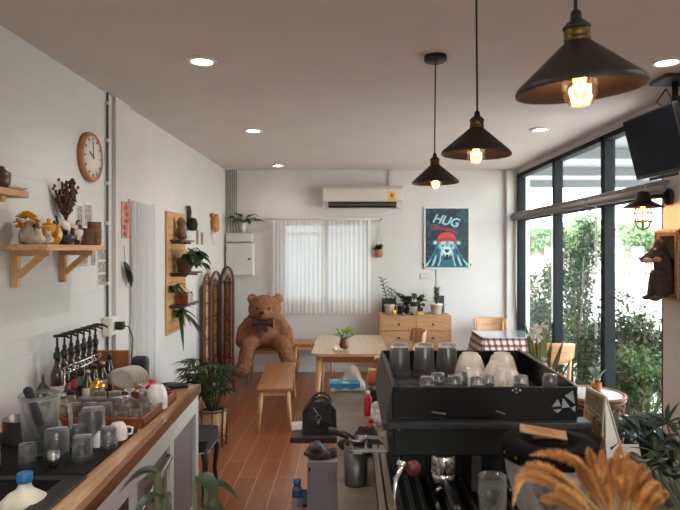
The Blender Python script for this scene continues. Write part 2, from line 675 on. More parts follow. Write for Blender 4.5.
# back window, white frame
fw = M()
y0, y1 = YB + .01, YB + .07
fw.box(WX0, WX0 + .05, y0, y1, WZ0, WZ1)
fw.box(WX1 - .05, WX1, y0, y1, WZ0, WZ1)
fw.box(WX0, WX1, y0, y1, WZ0, WZ0 + .05)
fw.box(WX0, WX1, y0, y1, WZ1 - .05, WZ1)
fw.box(-.41, -.33, y0, y1, WZ0, WZ1)
fw.box(WX0, WX1, y0, y1, 2.02, 2.06)
win4 = struct('window_2', fw, m_trimwhite)
for a, b in ((WX0 + .05, -.41), (-.33, WX1 - .05)):
    struct('pane', M().box(a, b, YB + .035, YB + .041, WZ0 + .05, 2.02), m_pane, win4)
    struct('pane', M().box(a, b, YB + .035, YB + .041, 2.06, WZ1 - .05), m_pane, win4)

# ---------------------------------------------------------------- blinds rolled up across the right window
m_blind = plain('blind_rail_grey', (112, 108, 104), 0.5, 0.1, vary=0.05)
def blind(y0, y1, z, label):
    t = thing('roller_blind', label, 'blind', (XR - .07, (y0 + y1) / 2, z), group='roller blinds on the window wall')
    obj('head_rail', M().box(XR - .1, XR - .035, y0, y1, z + .01, z + .05, bv=.008), m_blind, t)
    obj('fabric_roll', M().lathe([(.0, 0), (.03, 0), (.03, y1 - y0 - .04), (0, y1 - y0 - .04)], (XR - .08, y0 + .02, z - .012), rot=(R(-90), 0, 0), n=16), plain('blind_fabric', (150, 147, 143), .8), t)
    obj('bottom_bar', M().box(XR - .1, XR - .07, y0 + .02, y1 - .02, z - .06, z - .042, bv=.004), m_blind, t)
    c = M()
    c.tube([(XR - .06, y1 - .12, z), (XR - .06, y1 - .12, .95)], .004, n=6)
    c.tube([(XR - .06, y1 - .16, z), (XR - .06, y1 - .16, .95), (XR - .06, y1 - .14, .93), (XR - .06, y1 - .12, .95)], .004, n=6)
    obj('pull_chain', c, m_trimwhite, t)
    return t
blind(7.3, 8.82, 2.285, 'rolled-up grey blind across the far window bay next to the back wall')
blind(6.02, 7.28, 2.285, 'rolled-up grey blind across the middle window bay')
blind(4.55, 6.0, 2.285, 'rolled-up grey blind across the window bay behind the wall lantern')

# ---------------------------------------------------------------- downlights
m_dl = emissive('downlight_glow', (255, 244, 226), 14)
def downlight(x, y, label, power=26):
    t = thing('recessed_downlight', label, 'ceiling light', (x, y, ZC - .015), group='recessed downlights in the ceiling')
    obj('trim_ring', M().lathe([(.066, .013), (.068, .0), (.088, .0), (.094, .008), (.094, .015), (.066, .015)], (x, y, ZC - .015), n=32, caps=False), m_trimwhite, t)
    obj('diffuser', M().lathe([(0, .009), (.066, .009), (.066, .014), (0, .014)], (x, y, ZC - .015), n=32), m_dl, t)
    light('SPOT', (x, y, ZC - .03), power, (1.0, .93, .87), t, size=.07, spot=R(150), name='lamp', blend=.9)
    return t
downlight(-.92, 3.73, 'lit round downlight in ceiling above the left counter, nearest of left row')
downlight(-.954, 5.9, 'lit round downlight in ceiling, middle of the left row', 13)
downlight(-1.0, 8.33, 'lit round downlight in ceiling near the back wall conduits', 5)
downlight(1.85, 5.85, 'lit round downlight in ceiling near the tall window tops', 12)
downlight(1.98, 3.75, 'lit round downlight in ceiling above the hanging television')
for i, (x, y) in enumerate(((-.9, 1.4), (-.9, -.9), (1.95, 1.4), (1.95, -.9))):  # extra ceiling lamps out of view, added to lift the room light
    downlight(x, y, 'unseen round downlight added out of view to brighten the room', 48)

# ---------------------------------------------------------------- pendant lamps
m_shade = plain('dark_enamel', (40, 35, 33), 0.5, 0.2, vary=0.12)
m_shadein = plain('dark_enamel_inside', (66, 56, 50), 0.5, 0.1)
m_fil = emissive('filament_glow', (255, 150, 60), 34)
def pendant(x, y, zr, rad, label, tilt):
    rot = Euler((R(tilt[1]), R(tilt[0]), 0)).to_matrix()
    o = Vector((x, y, zr))
    t = thing('pendant_lamp', label, 'pendant lamp', o, group='cone pendant lamps over the coffee bar')
    h = rad * .78
    W = lambda p: o + rot @ Vector(p)
    obj('lamp_shade', M().lathe([(rad, 0), (rad * 1.01, .006), (rad * .97, .016), (rad * .2, h), (rad * .16, h * 1.03), (rad * .14, h), (rad * .94, .014), (rad * .985, 0)], o, n=48, rot=rot, caps=False), m_shade, t)
    obj('socket', M().lathe([(0, h * .98), (rad * .2, h * .98), (rad * .21, h * 1.08), (rad * .19, h * 1.1), (rad * .2, h * 1.12), (rad * .2, h * 1.24), (rad * .19, h * 1.27), (0, h * 1.27)], o, n=24, rot=rot), m_brass, t)
    obj('socket_cap', M().lathe([(0, h * 1.26), (rad * .21, h * 1.26), (rad * .22, h * 1.3), (rad * .15, h * 1.4), (rad * .09, h * 1.45), (rad * .08, h * 1.6), (rad * .04, h * 1.66), (0, h * 1.68)], o, n=20, rot=rot), m_shade, t)
    top = W((0, 0, h * 1.66))
    cv = M()
    cv.tube([top, top + Vector((0, 0, .05)), Vector((top.x + (x - top.x) * .3, y, (zr + ZC) / 2)), (x, y, ZC - .02)], .0042, n=8)
    obj('cord', cv, m_cable, t)
    obj('ceiling_canopy', M().lathe([(0, 0), (.066, 0), (.068, .006), (.068, .034), (0, .034)], (x, y, ZC - .034), n=28), m_matblack, t)
    b = obj('bulb', M().lathe([(.012, h * .55), (.016, h * .5), (.026, h * .3), (.036, .04), (.039, .01), (.036, -.014), (.024, -.031), (0, -.037)], o, n=20, rot=rot, caps=False), m_bulb, t)
    f = M()
    for k in range(4):
        a = k * PI / 2
        f.tube([W((.005 * math.cos(a), .005 * math.sin(a), h * .38)), W((.013 * math.cos(a), .013 * math.sin(a), .03)), W((.007 * math.cos(a + .6), .007 * math.sin(a + .6), -.006))], .003, n=5)
    obj('filament', f, m_fil, b)
    light('POINT', W((0, 0, .02)), .9, (1.0, .72, .45), t, size=.03, name='lamp')
    return t
pendant(.514, 1.34, 2.155, .139, 'large black cone pendant lamp nearest the camera at top right', (-4, 2))
pendant(.523, 2.49, 2.194, .143, 'middle of the three black cone pendant lamps over the bar', (1.5, 0))
pendant(.520, 3.65, 2.205, .143, 'farthest black cone pendant lamp with round canopy on the ceiling', (-1.5, 0))
# ================================================================ LEFT WALL
# clock
cy, cz = 4.2, 2.45
t = thing('wall_clock', 'round wooden wall clock with white face on the left wall', 'clock', (XL, cy, cz - .18))
RX = Euler((0, R(90), 0)).to_matrix()
obj('case', M().lathe([(.0, .0), (.172, .0), (.174, .025), (.166, .038), (.15, .038), (.146, .028), (0, .03)], (XL, cy, cz), n=48, rot=RX), wood('clock_wood', (150, 96, 50), (182, 124, 70), 'Y'), t)
obj('dial', M().lathe([(0, .03), (.147, .028), (.147, .031), (0, .031)], (XL, cy, cz), n=40, rot=RX), m_paper, t)
mk = M()
for k in range(12):
    a = k * PI / 6
    d = Vector((0, math.sin(a), math.cos(a)))
    c = Vector((XL + .035, cy, cz))
    mk.beam(c + d * .118, c + d * .138, .008, .003, up=(1, 0, 0))
obj('hour_marks', mk, m_matblack, t)
for nm, a, L, wd in (('hour_hand', R(-65), .07, .009), ('minute_hand', R(-5), .11, .006)):
    d = Vector((0, math.sin(a), math.cos(a)))
    c = Vector((XL + .039, cy, cz))
    obj(nm, M().beam(c - d * .015, c + d * L, wd, .003, up=(1, 0, 0)), m_matblack, t)

# wall shelves with brackets
def wall_shelf(y0, y1, zt, label, brackets):
    th = .033
    xo = -1.596
    t = thing('wall_shelf', label, 'shelf', (XL, (y0 + y1) / 2, zt - th), group='wooden shelves on the left wall')
    obj('shelf_board', M().box(XL, xo, y0, y1, zt - th, zt, bv=.003), m_lwood, t)
    for yb in brackets:
        b = M()
        z1 = zt - th
        b.box(XL, XL + .035, yb - .018, yb + .018, z1 - .2, z1, bv=.002)
        b.box(XL + .035, xo - .03, yb - .018, yb + .018, z1 - .03, z1, bv=.002)
        b.beam((XL + .03, yb, z1 - .14), (xo - .07, yb, z1 - .02), .03, .03, up=(0, 1, 0))
        obj('bracket', b, m_lwood, t)
    return t
wall_shelf(3.16, 3.893, 1.83, 'pale wooden bracket shelf below the clock, crowded with pots and figurines', (3.26, 3.8))
wall_shelf(2.2, 2.985, 2.09, 'higher wooden shelf at the left edge, carrying a glass and a jar', (2.82,))
SZ = 1.83
# things on the lower shelf
def figurine():
    t = thing('bird_figurine', 'grey and white bird figurine wearing a yellow flower crown', 'figurine', (-1.745, 3.235, SZ))
    c = Vector((-1.745, 3.235, SZ))
    blob('body', [((c + Vector((0, 0, .05))), (.038, .045, .045)), ((c + Vector((.014, -.0, .10))), (.033, .034, .034)), (c + Vector((-.03, .02, .02)), (.02, .03, .02)), (c + Vector((.025, .0, .015)), (.03, .02, .015))], .007, plain('figurine_grey', (168, 160, 150), .8, vary=.15, scale=25), t)
    obj('beak', M().lathe([(.014, 0), (.01, .02), (0, .036)], c + Vector((.045, -.01, .1)), n=10, rot=Euler((0, R(100), 0)).to_matrix()), plain('beak_dark', (60, 62, 66), .5), t)
    m = M()
    for k in range(110):
        a, b = rnd.uniform(0, 2 * PI), rnd.uniform(0.0, 2.1)
        d = Vector((math.cos(a) * math.sin(b), math.sin(a) * math.sin(b), math.cos(b)))
        p = c + Vector((.0, .005, .122)) + d * .034
        m.blade(p, d + Vector((rnd.uniform(-.4, .4), rnd.uniform(-.4, .4), .1)), .034, .024, .2, 4, shape='round')
    obj('flower_crown', m, leafmat('yellow_petal', (214, 152, 20), (236, 184, 44)), t)
figurine()
for k, (x, y, s, lb) in enumerate(((-1.66, 3.2, 1.0, 'small cream round rabbit figurine in front of the flower-crowned bird'), (-1.645, 3.27, .9, 'small cream figurine beside the yellow teapot'))):
    t = thing('stone_figurine', lb, 'figurine', (x, y, SZ), group='cream figurines on the shelf')
    c = Vector((x, y, SZ))
    blob('body', [(c + Vector((0, 0, .026 * s)), (.034 * s, .03 * s, .027 * s)), (c + Vector((.006, -.012, .058 * s)), (.019 * s,) * 3), (c + Vector((.0, -.02, .078 * s)), (.006, .005, .016)), (c + Vector((.012, -.002, .078 * s)), (.006, .005, .016))], .005, plain('figurine_cream', (190, 178, 160), .8, vary=.12, scale=30), t)
obj_t = obj('tin_cup', M().lathe([(0, 0), (.038, 0), (.044, .05), (.046, .105), (.042, .105), (.04, .01), (0, .01)], (-1.76, 3.42, SZ), n=28), plain('pale_sage', (158, 156, 140), .5))
tag(obj_t, 'pale sage cup standing behind the yellow teapot on the shelf', 'cup')
# yellow teapot
def teapot(x, y, z):
    t = thing('teapot', 'glossy yellow ceramic teapot in the middle of the shelf', 'teapot', (x, y, z))
    my = plain('yellow_glaze', (206, 146, 24), .18, vary=.1, coat=.6)
    obj('body', M().lathe([(0, 0), (.045, 0), (.066, .03), (.072, .06), (.06, .092), (.036, .11), (0, .11)], (x, y, z), n=32), my, t)
    l = obj('lid', M().lathe([(.036, .11), (.03, .118), (.01, .124), (.009, .13), (.014, .138), (.008, .146), (0, .147)], (x, y, z), n=24), my, t)
    obj('spout', M().tube([(x + .05, y - .04, z + .05), (x + .075, y - .06, z + .075), (x + .085, y - .068, z + .105)], [.016, .011, .009], n=10), my, t)
    obj('handle', M().tube([(x - .05, y + .03, z + .085), (x - .075, y + .05, z + .08), (x - .08, y + .055, z + .05), (x - .055, y + .035, z + .03)], .007, n=8), my, t)
teapot(-1.685, 3.36, SZ)
def cowmat():
    m, nt, bs = new_mat('cow_pattern')
    v = coords(nt)
    nz = N(nt, 'ShaderNodeTexNoise', Scale=22.0, Detail=1.0)
    nt.links.new(v, nz.inputs['Vector'])
    nt.links.new(ramp(nt, nz.outputs['Fac'], [(0.5, rgb(200, 192, 180)), (0.57, rgb(40, 36, 34))]), bs.inputs['Base Color'])
    bs.inputs['Roughness'].default_value = .35
    return m
m_cow = cowmat()
# navy bowl carrying the first cow pot
t = obj('bowl', M().lathe([(0, 0), (.035, 0), (.06, .035), (.066, .06), (.06, .062), (.05, .03), (0, .02)], (-1.715, 3.6, SZ), n=28), plain('navy_glaze', (36, 42, 62), .3, coat=.3))
tag(t, 'dark navy bowl under the upper cow-patterned pot on the shelf', 'bowl')
t = thing('patterned_pot', 'black and white patterned pot resting on the navy bowl', 'pot', (-1.735, 3.6, SZ + .05))
obj('body', M().lathe([(0, 0), (.03, 0), (.052, .03), (.055, .06), (.042, .095), (.034, .1), (.03, .095), (.04, .05), (0, .01)], (-1.735, 3.6, SZ + .05), n=28), m_cow, t)
obj('handle', M().tube([(-1.73, 3.555, SZ + .13), (-1.725, 3.53, SZ + .15), (-1.72, 3.51, SZ + .17)], .006, n=6), m_matblack, t)
t = thing('patterned_pot', 'black and white patterned pot right of the navy bowl', 'pot', (-1.675, 3.68, SZ))
obj('body', M().lathe([(0, 0), (.03, 0), (.044, .04), (.05, .08), (.045, .115), (.032, .13), (.027, .125), (.04, .07), (0, .01)], (-1.685, 3.67, SZ), n=28), m_cow, t)
obj('handle', M().tube([(-1.65, 3.62, SZ + .125), (-1.64, 3.6, SZ + .14), (-1.62, 3.59, SZ + .145)], .006, n=6), m_matblack, t)
# dried flowers in slim vase
t = thing('dried_flower_vase', 'bunch of dried purple-brown flowers in a slim vase at the back of shelf', 'dried flowers', (-1.785, 3.77, SZ))
obj('vase', M().lathe([(0, 0), (.03, 0), (.034, .06), (.02, .13), (.022, .15), (.018, .15), (.016, .12), (0, .02)], (-1.785, 3.77, SZ), n=20), plain('brown_glaze', (70, 52, 44), .4), t)
m = M(); st = M()
for k in range(34):
    a = rnd.uniform(0, 2 * PI)
    sp = rnd.uniform(.15, .55)
    d = Vector((math.cos(a) * sp * .55 + .05, math.sin(a) * sp - .12, 1)).normalized()
    b = Vector((-1.785, 3.77, SZ + .14))
    L = rnd.uniform(.12, .27)
    st.tube([b, b + d * L], .0016, n=4)
    for j in range(9):
        p = b + d * (L * (.45 + .6 * j / 8)) + Vector((rnd.gauss(0, .006), rnd.gauss(0, .006), 0))
        m.ell(p, (.009, .009, .012), u=5, v=4)
for v in list(m.bm.verts) + list(st.bm.verts):
    v.co.x = max(v.co.x, XL + .004)
obj('flower_heads', m, plain('dried_purple', (84, 56, 52), .9, vary=.35, scale=40), t)
obj('stems', st, plain('dried_stem', (96, 74, 54), .9), t)
# baskets
def basket(x, y, r, h, label, c, bands=True):
    t = thing('woven_basket', label, 'basket', (x, y, SZ), group='woven baskets on the shelf')
    mm = plain('basket_weave', c, .75, vary=.35, scale=50, bump=.8, bscale=150)
    prof = [(0, 0), (r * .9, 0)]
    for k in range(9):
        q = k / 8
        prof.append((r * (.92 + .08 * math.sin(q * PI)) + (.003 if k % 2 else 0), h * q))
    prof += [(r * .85, h), (r * .82, .01), (0, .01)]
    obj('body', M().lathe(prof, (x, y, SZ), n=28), mm, t)
    rim = [(x + r * .9 * math.cos(a * PI / 12), y + r * .9 * math.sin(a * PI / 12), SZ + h) for a in range(24)]
    obj('rim', M().tube(rim, .006, n=6, closed=True), mm, t)
basket(-1.655, 3.765, .046, .1, 'low dark brown woven basket on the shelf beside the patterned pot', (98, 66, 46))
basket(-1.645, 3.862, .042, .145, 'taller reddish woven basket at the far end of the shelf', (132, 84, 56))
# upper shelf items
t = thing('drinking_glass', 'clear glass on the higher left shelf', 'glass', (-1.70, 2.945, 2.09))
obj('body', M().lathe([(0, 0), (.03, 0), (.036, .09), (.033, .09), (.028, .008), (0, .008)], (-1.70, 2.945, 2.091), n=24, caps=False), m_glass, t)
t = thing('jar', 'dark brown round jar at the left edge of the higher shelf', 'jar', (-1.675, 2.85, 2.09))
obj('body', M().lathe([(0, 0), (.04, 0), (.055, .03), (.055, .07), (.035, .095), (0, .1)], (-1.675, 2.85, 2.09), n=28), plain('dark_brown_glaze', (74, 46, 38), .4), t)
obj('lid', M().lathe([(.034, .096), (.03, .108), (.006, .112), (.008, .124), (0, .128)], (-1.675, 2.85, 2.09), n=20), plain('dark_brown_lid', (66, 42, 36), .4), t)
t = obj('saucer', M().lathe([(0, 0), (.03, 0), (.06, .012), (.062, .016), (.03, .006), (0, .005)], (-1.64, 2.93, 2.09), n=28), m_ceramic)
tag(t, 'small white saucer near the front of the higher left shelf', 'saucer')

# cards and photo prints on the wall
m_print = plain('grey_photo_print', (150, 146, 142), .6, vary=.6, scale=34)
def wall_card(y0, y1, z0, z1, label, mat=None, x=XL, grp='photo cards on the left wall', strips=2):
    t = thing('wall_picture', label, 'photo card', (x, (y0 + y1) / 2, z0), group=grp)
    obj('card', M().box(x, x + .004, y0, y1, z0, z1), m_paper, t)
    n = strips
    for k in range(n):
        a = z0 + (z1 - z0) * (k + .08) / n
        b = z0 + (z1 - z0) * (k + .92) / n
        obj('print', M().box(x + .004, x + .0055, y0 + .012, y1 - .012, a, b), mat or m_print, t)
    return t
def wy(px, x=XL):
    return x * F / (px - CX)
def wz(py, y):
    return EYE + (CY - py) * y / F
for (a, b, c, d, lb, n) in ((76, 82.5, 204, 228, 'grey photo print on the wall above the low brown basket', 1),
                            (83.5, 92, 203, 228, 'grey photo print on the wall between the two baskets', 1),
                            (79, 88, 250, 268, 'small photo card on the wall just below the shelf end', 1),
                            (89.5, 95.5, 250, 267, 'narrow photo card under the shelf next to the strip', 1),
                            (97, 107, 248, 286, 'long strip of grey photos hanging lowest beside the dark pipe', 3)):
    ya, yb = wy(a), wy(b)
    ym = (ya + yb) / 2
    wall_card(ya, yb, wz(d, ym), wz(c, ym), lb, strips=n)
# pipe and outlet
t = thing('conduit_pipe', 'thin dark conduit running down the left wall from ceiling to outlet', 'pipe', (XL + .012, 4.5, 1.3))
obj('tube', M().tube([(XL + .014, 4.5, 1.0), (XL + .014, 4.5, ZC)], .009, n=10), plain('conduit_grey', (88, 86, 84), .5), t)
for z in (1.55, 2.0, 2.3, 2.62, 2.9):
    obj('clip', M().box(XL, XL + .03, 4.48, 4.52, z - .012, z + .012, bv=.003), m_trimwhite, t)
t = thing('power_outlet', 'white wall outlet box at the foot of the dark conduit', 'power outlet', (XL, 4.55, 1.16))
obj('box', M().box(XL + .002, XL + .06, 4.43, 4.60, 1.16, 1.30, bv=.006), m_trimwhite, t)
obj('face_plate', M().box(XL + .06, XL + .066, 4.445, 4.585, 1.172, 1.288, bv=.002), m_paper, t)
t = thing('power_plug', 'black plug in the outlet with its cable hanging to the counter', 'plug', (-1.74, 4.52, 1.2))
obj('plug_body', M().box(XL + .067, XL + .13, 4.5, 4.55, 1.20, 1.26, bv=.006), m_plastic, t)
obj('cable', M().tube([(XL + .13, 4.52, 1.23), (-1.66, 4.5, 1.225), (-1.60, 4.42, 1.15), (-1.565, 4.3, 1.02), (-1.52, 4.15, .97), (-1.46, 4.09, .95)], .005, n=6), m_cable, t)

# pink print, hanging leaf and doorway curtain
ya, yb = wy(121.5, XL + .034), wy(129.5, XL + .034)
t = thing('wall_print', 'tall pink and red illustrated print beside the doorway curtain', 'print', (XL, (ya + yb) / 2, 1.9))
zt_, zb_ = wz(201, ya), wz(238, ya)
X2 = XL + .0305
obj('sheet', M().box(X2, X2 + .004, ya, yb, zb_, zt_), plain('pink_print', (182, 122, 108), .7, vary=.6, scale=18), t)
for k in range(5):
    z = zb_ + (zt_ - zb_) * (.12 + .18 * k)
    obj('drawn_figure', M().ell((X2 + .004, ya + (yb - ya) * rnd.uniform(.3, .7), z), (.002, .035, .022), u=10, v=6), plain('print_red', (140 + 12 * k, 58, 52), .7), t)
t = thing('hanging_leaf', 'dark dried leaf ornament hanging on a string left of the curtain', 'wall ornament', (XL + .05, 4.8, 1.5))
y_ = wy(125, XL + .04)
m = M()
zt2, zb2 = wz(246, y_), wz(286, y_)
obj('string', M().tube([(X2 + .012, y_ - .03, zt2), (X2 + .012, y_, wz(264, y_))], .002, n=5), m_cable, t)
m.blade((X2 + .014, y_ - .05, wz(262, y_)), (0.02, .55, -1), .2, .07, .0, 6, fold=.5, twist=1.4)
m.blade((X2 + .02, y_ + .02, wz(268, y_)), (0.05, .3, -1), .17, .06, .0, 6, fold=.5, twist=1.2)
obj('leaf', m, leafmat('dried_dark_leaf', (40, 44, 36), (62, 62, 48)), t)

def cloth(y0, y1, z0, z1, waves, amp, x, along='Y', flare=0.0, nu=None, seed=1, nv=14):
    """a hanging sheet with folds"""
    r = random.Random(seed)
    ph = [r.uniform(0, 6.28) for _ in range(4)]
    def fn(u, v):
        s = y0 + (y1 - y0) * u + flare * (1 - v) * (u - .5)
        z = z0 + (z1 - z0) * v
        k = amp * (1.15 - .4 * v)
        d = k * (math.sin(2 * PI * waves * u + ph[0] + .5 * math.sin(2 * PI * 2.3 * u + ph[1])) + .45 * math.sin(2 * PI * waves * 2.1 * u + ph[2] + .3 * v))
        if along == 'Y':
            return (x + d, s, z)
        return (s, x + d, z)
    return M().grid(fn, nu or int(waves * 14), nv)
m_sheer = sheer('sheer_cloth', (232, 228, 222), .2)
m_sheer2 = sheer('lace_cloth', (226, 224, 222), .12)
ya, yb = 4.9, 5.48
t = thing('doorway_curtain', 'white lace curtain hanging to the floor on the left wall', 'curtain', (XL, 5.2, .03))
obj('cloth', cloth(ya, yb, .04, 2.2, 7, .011, XL + .045, seed=3), m_sheer2, t)
obj('rod', M().tube([(XL + .045, ya - .05, 2.2), (XL + .045, yb + .05, 2.2)], .008, n=8), m_trimwhite, t)
for y in (ya - .02, yb + .02):
    obj('rod_bracket', M().box(XL, XL + .05, y - .01, y + .01, 2.18, 2.215), m_trimwhite, t)

# ---------------------------------------------------------------- peg board and its shelves
def pegmat():
    m, nt, bs = new_mat('peg_board_wood')
    tc = nt.nodes.new('ShaderNodeTexCoord')
    sx = nt.nodes.new('ShaderNodeSeparateXYZ')
    nt.links.new(tc.outputs['Object'], sx.inputs[0])
    acc = None
    for ax in ('Y', 'Z'):
        mu = N(nt, 'ShaderNodeMath', operation='MULTIPLY'); mu.inputs[1].default_value = 12.5
        nt.links.new(sx.outputs[ax], mu.inputs[0])
        fr = N(nt, 'ShaderNodeMath', operation='FRACT'); nt.links.new(mu.outputs[0], fr.inputs[0])
        sb = N(nt, 'ShaderNodeMath', operation='SUBTRACT'); sb.inputs[1].default_value = .5
        nt.links.new(fr.outputs[0], sb.inputs[0])
        sq = N(nt, 'ShaderNodeMath', operation='MULTIPLY'); nt.links.new(sb.outputs[0], sq.inputs[0]); nt.links.new(sb.outputs[0], sq.inputs[1])
        if acc is None:
            acc = sq
        else:
            ad = N(nt, 'ShaderNodeMath', operation='ADD'); nt.links.new(acc.outputs[0], ad.inputs[0]); nt.links.new(sq.outputs[0], ad.inputs[1]); acc = ad
    lt = N(nt, 'ShaderNodeMath', operation='LESS_THAN'); lt.inputs[1].default_value = .022
    nt.links.new(acc.outputs[0], lt.inputs[0])
    nz = N(nt, 'ShaderNodeTexNoise', Scale=4.0, Detail=5.0)
    mp = coords(nt, (3, 6, .8)); nt.links.new(mp, nz.inputs['Vector'])
    c = ramp(nt, nz.outputs['Fac'], [(.3, rgb(182, 134, 82)), (.7, rgb(206, 160, 106))])
    mx = nt.nodes.new('ShaderNodeMix'); mx.data_type = 'RGBA'
    nt.links.new(lt.outputs[0], mx.inputs['Factor']); nt.links.new(c, mx.inputs[6]); mx.inputs[7].default_value = rgb(80, 54, 34)
    nt.links.new(mx.outputs[2], bs.inputs['Base Color'])
    bs.inputs['Roughness'].default_value = .55
    return m
PY0, PY1, PZ0, PZ1 = 5.94, 6.62, .95, 2.19
t = obj('peg_board', M().box(XL + .001, XL + .022, PY0, PY1, PZ0, PZ1, bv=.003), pegmat())
tag(t, 'tall wooden peg board on the left wall holding small shelves and plants', 'peg board')
PX = XL + .022
def peg_shelf(y0, y1, z, d, label):
    t = thing('peg_shelf', label, 'shelf', (PX, (y0 + y1) / 2, z - .02), group='small shelves on the peg board')
    obj('shelf_board', M().box(PX, PX + d, y0, y1, z - .018, z, bv=.003), m_dwood, t)
    for y in (y0 + .06, y1 - .06):
        obj('peg', M().beam((PX - .005, y, z - .03), (PX + d * .8, y, z - .03), .02, .02), m_dwood, t)
    return t
peg_shelf(6.02, 6.55, wz(272, 6.28), .2, 'small dark shelf in the middle of peg board, under the monstera')
peg_shelf(6.02, 6.55, wz(303, 6.28), .17, 'small dark shelf low on the peg board, holding small books')
peg_shelf(6.02, 6.5, wz(240, 6.25), .13, 'small dark shelf high on the peg board, holding a furry doll')
# furry brown doll on upper shelf
zt_ = wz(240, 6.25)
t = thing('furry_doll', 'brown furry doll seated on the top peg board shelf', 'doll', (PX + .065, 6.2, zt_))
c = Vector((PX + .065, 6.2, zt_))
blob('body', [(c + Vector((0, 0, .07)), (.055, .06, .072)), (c + Vector((0, 0, .17)), (.045, .05, .055)), (c + Vector((.03, -.03, .03)), (.03, .02, .025)), (c + Vector((.03, .03, .03)), (.03, .02, .025)), (c + Vector((.0, .0, .21)), (.03, .035, .03))], .01, plain('brown_fur', (112, 82, 62), .95, vary=.3, scale=50), t, amp=.006, nscale=60)
obj('eyes', M().ell(c + Vector((.045, -.016, .175)), .005, u=8, v=6).ell(c + Vector((.045, .016, .175)), .005, u=8, v=6), m_matblack, t)
# black mug-like hook item and long black ring on the wall right of board
t = thing('hanging_pan', 'black ring-shaped ornament hanging high beside the peg board', 'wall ornament', (XL + .03, 6.75, 2.0))
ym = 6.72
zz = wz(222, ym)
ring = [(XL + .03, ym + .05 * math.cos(a * PI / 12), zz + .1 + .07 * math.sin(a * PI / 12)) for a in range(24)]
obj('ring', M().tube(ring, .016, n=8, closed=True), m_matblack, t)
obj('pouch', M().lathe([(0, 0), (.05, .01), (.06, .08), (.04, .14), (0, .15)], (XL + .062, ym + .03, zz - .1), n=16), plain('dark_fabric', (38, 40, 38), .9, bump=.3), t)
# monstera
def potted(name, label, cat, c, potprof, potmat, leaves, stems, leafm, stemm=None, group=None, potname='pot'):
    for q in (leaves, stems):
        for v in (q.bm.verts if q is not None else ()):
            v.co.y = min(v.co.y, YB - .006)
            v.co.x = max(v.co.x, XL + .006)
    t = thing(name, label, cat, c, group=group)
    obj(potname, M().lathe(potprof, c, n=28), potmat, t)
    top = max(h for r, h in potprof)
    rr = [r for r, h in potprof if h == top]
    obj('soil', M().lathe([(0, top - .018), (max(rr) * .86, top - .018), (max(rr) * .84, top - .012), (0, top - .01)], c, n=20), m_soil, t)
    if stems is not None and len(stems.bm.verts):
        obj('stems', stems, stemm or m_stem, t)
    obj('foliage', leaves, leafm, t)
    return t
def pot_profile(r0, r1, h, lip=.006):
    return [(0, 0), (r0, 0), (r1, h - .02), (r1 + lip, h - .02), (r1 + lip, h), (r1 - .006, h), (r0 - .004, .02), (0, .02)]
z = wz(272, 6.28)
c = Vector((PX + .1, 6.2, z))
lv, st = M(), M()
b = c + Vector((0, 0, .13))
for k in range(30):
    a = rnd.uniform(-1.6, 1.6)
    up = rnd.uniform(-.35, 1.0)
    d = Vector((math.cos(a), math.sin(a) + .15, up)).normalized()
    L = rnd.uniform(.06, .2)
    tip = b + d * L
    st.tube([b, b + d * L * .6 + Vector((0, 0, .03)), tip], .004, n=5)
    dd = Vector((d.x, d.y, -.35))
    lv.blade(tip, dd, rnd.uniform(.09, .13), rnd.uniform(.06, .09), .35, 6, fold=.15, twist=rnd.uniform(-.6, .6), shape='round')
potted('potted_monstera', 'broad-leaved dark green plant in a brown pot on the peg board', 'potted plant', c, pot_profile(.065, .085, .15), plain('brown_pot', (128, 84, 54), .7, vary=.15), lv, st, m_dgreen)
# little books and trailing plants
zl = wz(303, 6.28)
for k, (cc, h, th, tilt) in enumerate((((150, 62, 44), .11, .028, 0), ((120, 70, 52), .12, .026, 0), ((176, 108, 84), .1, .03, 0), ((146, 52, 42), .115, .024, 12), ((168, 128, 96), .095, .03, 14))):
    y = 6.2 + .05 * k
    lb = ['red-brown', 'dark brown', 'dusty pink', 'brick red leaning', 'tan leaning'][k] + ' small book on the low peg board shelf'
    t = thing('book', lb, 'book', (PX + .08, y, zl), group='small books on the peg board')
    t.rotation_euler = (R(-tilt), 0, 0)
    hb = M().box(-.06, .06, -th / 2, th / 2, 0, h, bv=.002)
    obj('cover', hb, plain('book_cover', cc, .6), t, local=True)
    obj('pages', M().box(-.055, .062, -th / 2 + .004, th / 2 - .004, .003, h + .001), m_paper, t, local=True)
def trailing(c, label, spread, n, name='hanging_plant'):
    t = thing(name, label, 'potted plant', c, group='hanging plants on the peg board')
    obj('pot', M().lathe(pot_profile(.03, .042, .07), c, n=20), m_matblack, t)
    lv = M()
    for k in range(n):
        a = rnd.uniform(-1.4, 1.4)
        d = Vector((math.cos(a) * .7, math.sin(a) - .3, rnd.uniform(-.4, .8)))
        lv.blade(Vector(c) + Vector((0, 0, .065)), d, rnd.uniform(.14, spread), .04, rnd.uniform(.4, 1.2), 6, twist=rnd.uniform(-.4, .4))
    obj('foliage', lv, m_dgreen, t)
    return t
trailing((PX + .046, 6.02, wz(293, 6.0)), 'small trailing plant in a black cup below the monstera shelf', .2, 8)
trailing((PX + .046, 6.18, wz(318, 6.1)), 'long-leaved plant drooping in a black cup at the peg board foot', .34, 12)
